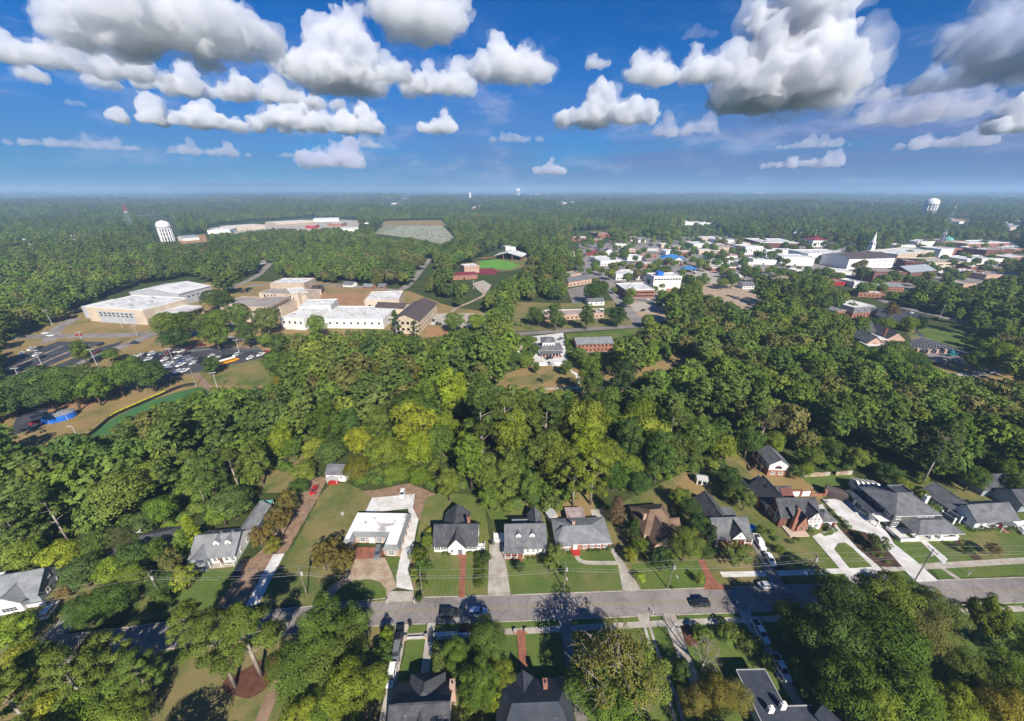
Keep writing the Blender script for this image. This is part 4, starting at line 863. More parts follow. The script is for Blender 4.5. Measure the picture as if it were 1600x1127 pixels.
# ---- blue-grey house with two dormers, left
b = Bld('house', 'grey roofed house with two white dormers and white front beside the dirt lane', 'house', (-92.6, 79.6), R(6))
b.gwall(0, 12.0, 0, 9.6, 3.1, 3.3, 'x', 'white'); b.groof(0, 12.0, 0, 9.6, 3.1, 3.3, 'x', 'shingle_pale', .6)
b.gwall(.4, 5.0, -2.2, 4.0, 2.9, 2.1, 'y', 'siding_grey'); b.groof(.4, 5.0, -2.2, 4.2, 2.9, 2.1, 'y', 'shingle_pale', .4)
for x in (6.4, 9.6):
    b.gwall(x - .8, x + .8, 2.3, 5.2, 5.7, .8, 'y', 'white', 4.2, 'dormer'); b.groof(x - .8, x + .8, 2.3, 5.6, 5.7, .8, 'y', 'shingle_pale', .15, .1, 'dormer_roof'); b.win('f', x, 2.29, 4.6, .8, 1.0)
for u in (1.6, 3.8): b.win('f', u, -2.21, .8, 1.2, 1.4, bars=3)
for u in (6.4, 9.6, 11): b.win('f', u, -.01, .8, 1.1, 1.4, bars=2)
b.door('f', 7.8, -.02, 1, 2.1, 'wood', .2); b.boxes('porch', [(5.4, 12.2, -1.6, -.03, 0, .25)], 'concrete'); b.boxes('porch_rail', [(8.6, 12.2, -1.6, -1.5, .9, 1.0), (12.1, 12.2, -1.5, -.1, .9, 1.0)], 'white')
for x in (5.6, 8.6, 12.0): b.box('porch_post', x - .09, x + .09, -1.55, -1.37, .25, 2.8, 'white')
b.gwall(9.0, 13.4, 9.6, 19.0, 3.0, 1.7, 'y', 'siding_grey'); b.groof(9.0, 13.4, 8.2, 19.2, 3.0, 1.7, 'y', 'shingle_pale', .4)
b.box('rear_canopy', 8.6, 13.0, 19.4, 22.4, 2.3, 2.45, 'green_copper')
for x in (8.8, 12.8): b.box('canopy_post', x - .06, x + .06, 22.1, 22.3, 0, 2.3, 'white')
for u in (3, 6.5): b.win('r', u, 12.01, .9, .9, 1.4)
b.vents([(3, 7, 5)])
# ---- brown roof in the trees and the long grey house at the left edge
b = Bld('house', 'dark roofed house almost hidden by trees between two grey roofed houses', 'house', (-117.5, 80.2), R(6))
b.box('wall', 0, 15, 0, 9, 0, 2.8, 'brick'); b.hroof(0, 15, 0, 9, 2.8, 2.6, 'shingle_black', .6)
for u in (2, 5, 10, 13): b.win('f', u, -.01, .9, 1.2, 1.3)
b.chimney(6, 5.5, 4, 6.2, 'white')
b = Bld('house', 'long grey house with gabled slate roof, bay window and white front at left edge', 'house', (-144.6, 63.6), R(14))
b.gwall(0, 21, 0, 8.6, 3.2, 4.0, 'x', 'siding_grey'); b.groof(0, 21, 0, 8.6, 3.2, 4.0, 'x', 'shingle_pale', .5)
b.gwall(13.2, 18.6, -1.8, 4, 3.2, 2.4, 'y', 'white'); b.groof(13.2, 18.6, -1.8, 4.2, 3.2, 2.4, 'y', 'shingle_pale', .35)
b.win('f', 15.9, -1.81, .7, 3.2, 1.5, bars=4)
for u in (3, 6, 9.4, 11.8): b.win('f', u, -.01, .8, 1.5, 1.5, bars=2)
for u in (2.5, 6): b.win('r', u, 21.01, .9, 1, 1.4)
b.win('r', 4.3, 21.01, 4.2, .8, 1.2); b.boxes('skylight', [(9, 11.2, 5.4, 6.4, 6.3, 6.6)], 'white'); b.boxes('white_fence', [(18.7, 22.6, -1.2, -1.05, 0, 1.2)], 'white')

# ---- houses on the near side of the street (roofs seen from above)
b = Bld('house', 'black shingled house with hipped front roof and pale chimney below the parked pickup', 'house', (-23.4, 36.8), R(3))
b.gwall(0, 11.2, 0, 11.4, 3.4, 4.2, 'x', 'stucco'); b.groof(0, 11.2, 0, 11.4, 3.4, 4.2, 'x', 'shingle_black', .6)
b.box('wall', 2.6, 9.2, 8.4, 12.6, 0, 3.4, 'stucco'); b.hroof(2.6, 9.2, 5.0, 12.8, 3.4, 3.6, 'shingle_black', .45, 'y', inset=3.6)
b.chimney(11.6, 9.4, 0, 6.6, 'brick_pale', 1.0, 1.3)
b.gwall(4.2, 7.4, -.8, 5, 5.0, 1.8, 'y', 'stucco', 3.5); b.groof(4.2, 7.4, -.8, 5.2, 5.0, 1.8, 'y', 'shingle_black', .3)
for u in (4, 6, 8): b.win('b', u, 12.61, .9, 1, 1.4)
for u in (3, 6, 9): b.win('l', u, -.01, .9, 1, 1.4)
b.vents([(2.4, 3, 6), (9.4, 2.8, 6), (3, 4.2, 7)]); b.boxes('ridge_vent', [(1, 10, 5.5, 5.9, 7.85, 7.95)], 'shingle_black')
b = Bld('house', 'dark navy roofed house with orange chimney at the end of the red brick path', 'house', (-2.4, 37.4), R(2))
b.box('wall', 0, 14.4, 0, 11.0, 0, 3.4, 'brick_pale'); b.hroof(0, 14.4, 0, 11.0, 3.4, 3.9, 'shingle_navy', .6, inset=3.2)
b.gwall(3.2, 7.2, 8.0, 11.6, 3.4, 2.2, 'y', 'brick_pale'); b.groof(3.2, 7.2, 5.6, 11.8, 3.4, 2.2, 'y', 'shingle_navy', .4)
b.chimney(9.6, 9.2, 3.6, 6.6, 'brick', .8, 1.3)
for u in (2, 5.2, 9, 12): b.win('b', u, 11.01 if u != 5.2 else 11.61, .9, 1, 1.4)
b.vents([(4, 3, 6), (11, 3.4, 6)])
b = Bld('flat_building', 'low building with dark blue flat roof and two pale roof boxes', 'building', (50.0, 30.0), R(1))
b.boxes('wall', [(0, 5.4, 13.9, 20.4, 0, 3.4), (0, 11, 0, 13.88, 0, 3.4)], 'stucco')
b.boxes('roof', [(-.4, 5.8, 14.1, 20.8, 3.4, 3.6), (-.4, 11.4, -.4, 14.1, 3.4, 3.6)], 'shingle_navy')
b.boxes('roof_edge', [(-.5, 5.9, 20.8, 20.95, 3.3, 3.72), (5.8, 5.95, 14.3, 20.8, 3.3, 3.72), (-.55, -.4, 0, 20.8, 3.3, 3.72), (5.95, 11.5, 14.15, 14.3, 3.3, 3.72)], 'metal_pale')
b.units([(2.2, 13.4, 1.1, 1.5, 3.61), (5.0, 13.9, 1.1, 1.7, 3.61)], 'stucco'); b.vents([(8, 6, 3.7)])
b = Bld('house', 'white house with dark gabled roof under the large tree near the lower right', 'house', (63.5, 33.5), R(28))
b.gwall(0, 12, 0, 8, 3.2, 2.8, 'x', 'stucco'); b.groof(0, 12, 0, 8, 3.2, 2.8, 'x', 'shingle_navy', .5)
b.gwall(1.6, 5, 5, 9.2, 4.4, 1.4, 'y', 'stucco', 2); b.groof(1.6, 5, 4.4, 9.4, 4.4, 1.4, 'y', 'shingle_navy', .3)
for u in (2.6, 4.0): b.win('b', u, 9.21, 2.4, .9, 1.3)
for u in (2, 5): b.win('l', u, -.01, .9, 1, 1.4, bars=2)
b = Bld('garden_shed', 'small white shed with open front at the wood edge behind the bungalow', 'shed', at(1088, 757), R(-12))
b.gwall(0, 3.6, 0, 3, 2.2, .7, 'x', 'white'); b.groof(0, 3.6, 0, 3, 2.2, .7, 'x', 'metal_pale', .3); b.boxes('opening_shade', [(.4, 1.6, -.03, -.008, .1, 1.9), (2.0, 3.2, -.03, -.008, .6, 1.7)], 'glass_dark')  # dark panels on the closed wall stand for the shade inside

# ------------------------------------------------------------------ school, town and other farther buildings
def footing(l, r):
    a, c = at(*l), at(*r); e = c - a
    return a, math.atan2(e.y, e.x), e.length
def wrow(b, face, u0, u1, n, plane, z, w, h, frame='white', pane='glass_dark', simple=True):
    for i in range(n): b.win(face, u0 + (u1 - u0) * (i + .5) / n, plane, z, w, h, frame, pane, 1, simple=simple)
def block(name, label, l, r, depth, h, wall, roof, rt='flat', rise=2, ax='x', par=.6, rows=0, cols=0, ww=1.2, wh=1.6, z0=1.0, dz=3.4, units=0, side=0, frame='white', pane='glass_dark', cat='building', group=None, pmat=None):
    a, rz, L = footing(l, r)
    b = Bld(name, label, cat, a, rz, group); b.L = L; b.D = depth; b.h = h
    if rt == 'flat': b.box('wall', 0, L, 0, depth, 0, h - .26, wall); b.flat(0, L, 0, depth, h, roof, pmat or wall, par)
    elif rt == 'gable': b.gwall(0, L, 0, depth, h, rise, ax, wall); b.groof(0, L, 0, depth, h, rise, ax, roof, .6)
    elif rt == 'hip': b.box('wall', 0, L, 0, depth, 0, h, wall); b.hroof(0, L, 0, depth, h, rise, roof, .7, ax)
    for k in range(rows):
        wrow(b, 'f', .6, L - .6, cols, -.01, z0 + k * dz, ww, wh, frame, pane)
        if side: wrow(b, 'l' if a.x > 0 else 'r', 1, depth - 1, side, -.01 if a.x > 0 else L + .01, z0 + k * dz, ww, wh, frame, pane)
    if not rows: b.door('f', L * .45, -.02, 1.6, 2.3, 'glass_dark', .02)
    rng = random.Random(int(l[0] * 7 + l[1]))
    if units: b.units([(rng.uniform(.15, .85) * L, rng.uniform(.2, .8) * depth, rng.uniform(1.6, 3), rng.uniform(.8, 1.4), h + .02) for _ in range(units)])
    return b
# ---- gymnasium, left
a, rz, L = footing((143, 502), (232, 508)); b = Bld('gymnasium', 'cream school gymnasium with white flat roof and grey panel front', 'school', a, rz)
b.box('wall', 0, L, 0, 38, 0, 12, 'cream'); b.flat(0, L, 0, 38, 12.3, 'roof_white', 'stucco', .5, .5)
b.box('front_panel', L * .20, L * .82, -.5, -.02, 0, 9.5, 'grey_panel')
for k in (6.0, 8.0): wrow(b, 'f', L * .21, L * .81, 8, -.52, k - .4, L * .045, 1.1)
b.door('f', L * .24, -.53, 3, 3.2, 'grey_panel', .05); b.door('f', L * .76, -.53, 3, 3.2, 'grey_panel', .05)
b.box('side_block', -14, -.02, 6, 30, 0, 10, 'grey_panel'); b.box('side_roof', -14.2, -.05, 5.8, 30.2, 10.0, 10.3, 'roof_white'); b.win('f', -7, 5.98, 3, 2.4, 4, simple=True)
b.box('entrance_block', L + .02, L + 16, 10, 36, 0, 6.2, 'stone_tan'); b.box('entrance_roof', L + .02, L + 19, 8, 34, 6.3, 7.6, 'metal_pale'); b.box('entrance_roof_top', L + .6, L + 18.4, 8.6, 33.4, 7.61, 7.7, 'roof_white'); b.box('entrance_glass', L + 1, L + 15, 9.9, 9.98, .4, 5.0, 'glass')
for y in range(12, 36, 4): b.win('r', y, L + 16.01, 1.0, 2.6, 3.6, simple=True)
b.units([(L * .25, 8, 4, 1.6, 12.32), (L * .6, 8, 4, 1.6, 12.32), (L * .35, 20, 4, 1.6, 12.32), (L * .7, 20, 4, 1.6, 12.32), (L * .5, 31, 4, 1.6, 12.32)])
a, rz, L = footing((228, 473), (286, 470)); b = Bld('sports_hall', 'large grey metal sports hall with white low gabled roof behind the gymnasium', 'sports hall', (-362.4, 363.3), R(-8))
b.gwall(0, 53, 0, 36, 11, 3.6, 'y', 'grey_panel'); b.groof(0, 53, 0, 36, 11, 3.6, 'y', 'roof_white', .6)
for y in range(4, 36, 5): b.win('r', y, 53.01, 6, 2.6, 1.2, simple=True)
b.door('r', 20, 53.02, 4, 4, 'glass_pale', .05); b.door('f', 12, -.02, 3, 3, 'glass_pale', .05)
# ---- tan school
a, rz, L = footing((347, 487), (396, 483)); b = Bld('school_building', 'tan stone school with long angled wing of tall windows', 'school', at(347, 490), R(-8))
b.box('hall', 0, 58, 0, 26, 0, 8, 'cream'); b.flat(0, 58, 0, 26, 8.3, 'roof_gravel', 'stone_tan', .6, .5, 'hall_roof')
b.box('rear_hall', 18, 66, 26.1, 46, 0, 12, 'cream'); b.flat(18, 66, 26.1, 46, 12.3, 'roof_gravel', 'stone_tan', .6, .5, 'rear_roof')
wrow(b, 'f', 22, 36, 4, 26.08, 8.9, 1.8, 2.6); wrow(b, 'f', 44, 60, 4, 26.08, 8.9, 1.8, 2.6); b.box('tower', 56, 61, 22, 26.05, 0, 14.5, 'cream')
a2, rz2, L2 = footing((428, 497), (457, 482)); c = Bld('school_wing', 'tan brick classroom wing with three rows of tall dark windows', 'school', at(424, 503), math.atan2(*(at(458, 484) - at(424, 503)).yx))
LL = (at(458, 484) - at(424, 503)).length
c.box('wall', 0, LL, 0, 20, 0, 12, 'stone_tan'); c.flat(0, LL, 0, 20, 12.3, 'roof_gravel', 'stone_tan', .6, .5)
for k in range(3): wrow(c, 'f', 2, LL - 2, 15, -.01, 1.2 + k * 3.7, 1.5, 2.3)
d = block('school_pavilion', 'tan school end block with paired dark windows beside the red soil field', (459, 482), (486, 478), 26, 13, 'cream', 'roof_white', rows=2, cols=4, ww=2.2, wh=2.2, z0=3, dz=4.8, units=3, side=0, cat='school')
block('canopy_building', 'low brown metal roofed annexe at the back of the tan school', (487, 462), (503, 461), 18, 6, 'stone_tan', 'metal_brown', 'hip', 2.5, cat='school')
block('school_annexe', 'white roofed rear block of the tan school beside the back road', (425, 458), (478, 458), 26, 10, 'stone_tan', 'roof_white', units=4, cat='school')
block('school_hall', 'white walled school block with pale roof and few windows behind the oak row', (441, 514), (478, 516), 34, 8.5, 'stucco', 'roof_white', rows=1, cols=4, ww=1.6, wh=2.2, z0=4.6, units=6, cat='school')
block('school_hall', 'long white school block with pale patched roof next to the brown roofed school', (500, 513), (600, 514), 36, 7.4, 'stucco', 'roof_white', rows=1, cols=9, ww=1.5, wh=1.9, z0=3.4, units=11, cat='school')
block('school_link', 'white roofed school wing joining two white blocks', (470, 498), (520, 496), 22, 10, 'stucco', 'roof_white', units=2, cat='school')
# ---- brown roofed school
p0 = at(655, 522); p1 = at(683, 492); ang = math.atan2(p1.y - p0.y, p1.x - p0.x)
b = Bld('school_building', 'cream school with long brown metal gabled roof beside the small car park', 'school', p0, ang)
LL = (p1 - p0).length; b.gwall(0, LL, 0, 20, 10.5, 4.2, 'x', 'cream'); b.groof(0, LL, 0, 20, 10.5, 4.2, 'x', 'metal_brown', .8)
for k in (1.2, 4.6, 7.8): wrow(b, 'f', 2, LL - 2, 9, -.01, k, 1.4, 1.9)
for k in (2.2, 7.2): wrow(b, 'l', 2, 18, 4, -.01, k, 2.2, 2.2)
block('school_link', 'brown roofed cream link building between the white and brown roofed schools', (588, 494), (632, 496), 14, 8, 'cream', 'metal_brown', 'gable', 2.4, 'x', rows=1, cols=8, cat='school')
block('school_hall', 'cream school block with white roof behind the brown roofed link', (571, 484), (625, 482), 34, 8, 'cream', 'roof_white', rows=1, cols=4, ww=2.4, wh=1.4, z0=3, units=5, cat='school')
# ---- houses on the street beyond the school
for l, r, lab, w, rf in [((536, 448), (551, 449), 'grey roofed cottage half hidden by a bush on the back street', 'white', 'shingle_grey'), ((567, 452), (581, 453), 'pink brick cottage with pale roof on the back street', 'brick', 'shingle_pale'), ((591, 452), (602, 452), 'small brick cottage between two round trees on the back street', 'brick', 'shingle_grey'), ((600, 442), (621, 443), 'brick house with pale hipped roof at the bend of the back street', 'brick', 'shingle_pale'), ((428, 447), (444, 447), 'pink house with white front beside the tan school', 'brick', 'shingle_tan'), ((384, 424), (402, 423), 'red roofed cottage at the end of the side road', 'stucco', 'maroon'), ((405, 414), (421, 410), 'white house with grey roof glimpsed between the trees', 'white', 'shingle_pale'), ((650, 390), (660, 391), 'white cottage with pale roof in the wood below the graveyard', 'white', 'shingle_pale'), ((662, 393), (673, 393), 'white bungalow with grey roof in the wood below the graveyard', 'white', 'shingle_grey')]:
    block('house', lab, l, r, 9, 3, w, rf, 'gable', 2.2, 'x', rows=1, cols=4, ww=.9, wh=1.3, z0=.9, cat='house')
# ---- club house, flats, houses near the park
a, rz, L = footing((842, 556), (878, 555)); b = Bld('club_house', 'dark grey roofed house with white upper storey and glazed front by the park', 'house', a, rz)
b.box('wall', 0, L, 0, 12, 0, 3.6, 'white'); b.hroof(0, L, 0, 12, 3.6, 2.4, 'shingle_grey', .8); b.box('upper_storey', L * .18, L * .72, 4, 13, 4.2, 7.6, 'white'); b.hroof(L * .18, L * .72, 4, 13, 7.6, 2.2, 'shingle_grey', .6, part='upper_roof')
b.boxes('veranda', [(1.5, L - .5, -3.6, -.02, 0, .4)], 'brick'); b.boxes('veranda_roof', [(.5, L, -4.2, -.05, 3.0, 3.2)], 'shingle_grey')
for i in range(7): b.box('veranda_post', 1.6 + i * (L - 2.4) / 6 - .12, 1.6 + i * (L - 2.4) / 6 + .12, -3.9, -3.66, .4, 3.0, 'white')
wrow(b, 'f', 1, L - 1, 6, -.01, .8, 1.6, 1.9, simple=False); wrow(b, 'f', L * .2, L * .7, 4, 3.99, 5.2, 1.0, 1.4, simple=False)
block('apartment_block', 'long brick apartment block with pale roof below the park road', (900, 551), (957, 549), 12, 6, 'brick', 'shingle_pale', 'gable', 2.2, 'x', rows=2, cols=9, ww=1.1, wh=1.4, z0=.9, dz=2.9, cat='apartments')
block('house', 'tan roofed house with white gable west of the club house', (790, 553), (816, 552), 11, 3.4, 'stucco', 'shingle_tan', 'gable', 2.8, 'x', rows=1, cols=5, ww=1, wh=1.4, cat='house')
block('house', 'dark roofed brick house at the wood edge west of the tan roofed house', (749, 557), (773, 556), 10, 4.5, 'brick', 'shingle_black', 'gable', 2.6, 'x', rows=1, cols=4, ww=1, wh=1.4, cat='house')
b = block('retaining_wall', 'low white wall along the front of the club house car park', (836, 571), (884, 570), .6, 1.2, 'white', 'white', par=.1, cat='wall')
block('strip_building', 'long low brick building with grey roof behind five round trees', (850, 502), (943, 497), 13, 4.2, 'brick_pale', 'roof_gravel', rows=1, cols=14, ww=1.6, wh=1.6, cat='building')
a, rz, L = footing((846, 492), (944, 489)); b = Bld('covered_walkway', 'long white covered walkway behind the low brick building', 'walkway', a, rz)
b.box('roof', 0, L, 0, 3.4, 3.0, 3.3, 'white')
for i in range(13): b.box('post', i * (L - .3) / 12, i * (L - .3) / 12 + .25, 1.5, 1.75, 0, 3.0, 'white')
block('cottage', 'small white hall with grey roof beside the town street', (919, 478), (944, 477), 9, 4, 'white', 'shingle_grey', 'gable', 2, 'x', rows=1, cols=3, ww=1.2, wh=1.6, cat='hall')
block('warehouse', 'tan brick workshop with dark grey gabled roof beside the big dark tree', (888, 449), (924, 443), 17, 6, 'brick_pale', 'shingle_grey', 'gable', 3, 'x', rows=1, cols=6, ww=1.6, wh=2, cat='workshop')
block('warehouse', 'flat grey roofed shed behind the tan brick workshop', (886, 437), (908, 434), 16, 5, 'brick_pale', 'roof_gravel', units=1, cat='workshop')
# ---- amphitheatre
block('stage_building', 'brick stage house with maroon roof and white top at the amphitheatre', (708, 438), (746, 436), 20, 5, 'brick', 'maroon', 'hip', 2.0, cat='theatre')
block('stage_tower', 'white flat topped block above the maroon amphitheatre roof', (726, 428), (749, 426), 18, 9, 'brick_pale', 'roof_white', rows=1, cols=4, ww=1.4, wh=1.4, z0=6, cat='theatre')
a, rz, L = footing((790, 405), (826, 402)); b = Bld('pavilion', 'open pavilion with pale gabled roof above the bright green lawn', 'pavilion', at(772, 406), R(-16))
b.groof(0, 44, 0, 34, 6, 5.5, 'y', 'roof_white', 1.0); b.box('rear_wall', 1, 43, 32, 32.4, 0, 6, 'brick_dark'); b.box('rear_gable', 10, 34, 31.6, 31.9, 6, 9, 'glass_dark')
for x in (1, 15, 29, 43):
    for y in (1, 12, 23): b.box('post', x - .4, x + .4, y - .4, y + .4, 0, 6 + (5 if 10 < x < 35 else 0.4), 'brick')
for i in range(7): block('brick_pier', ['first', 'second', 'third', 'fourth', 'fifth', 'sixth', 'seventh'][i] + ' brick pier from the left beside the amphitheatre pavilion', (752 + i * 3.4, 407.5 - i * .3), (753.6 + i * 3.4, 407.4 - i * .3), 1.6, 4.5, 'brick', 'brick_dark', par=.1, cat='pier', group='brick piers beside the pavilion')

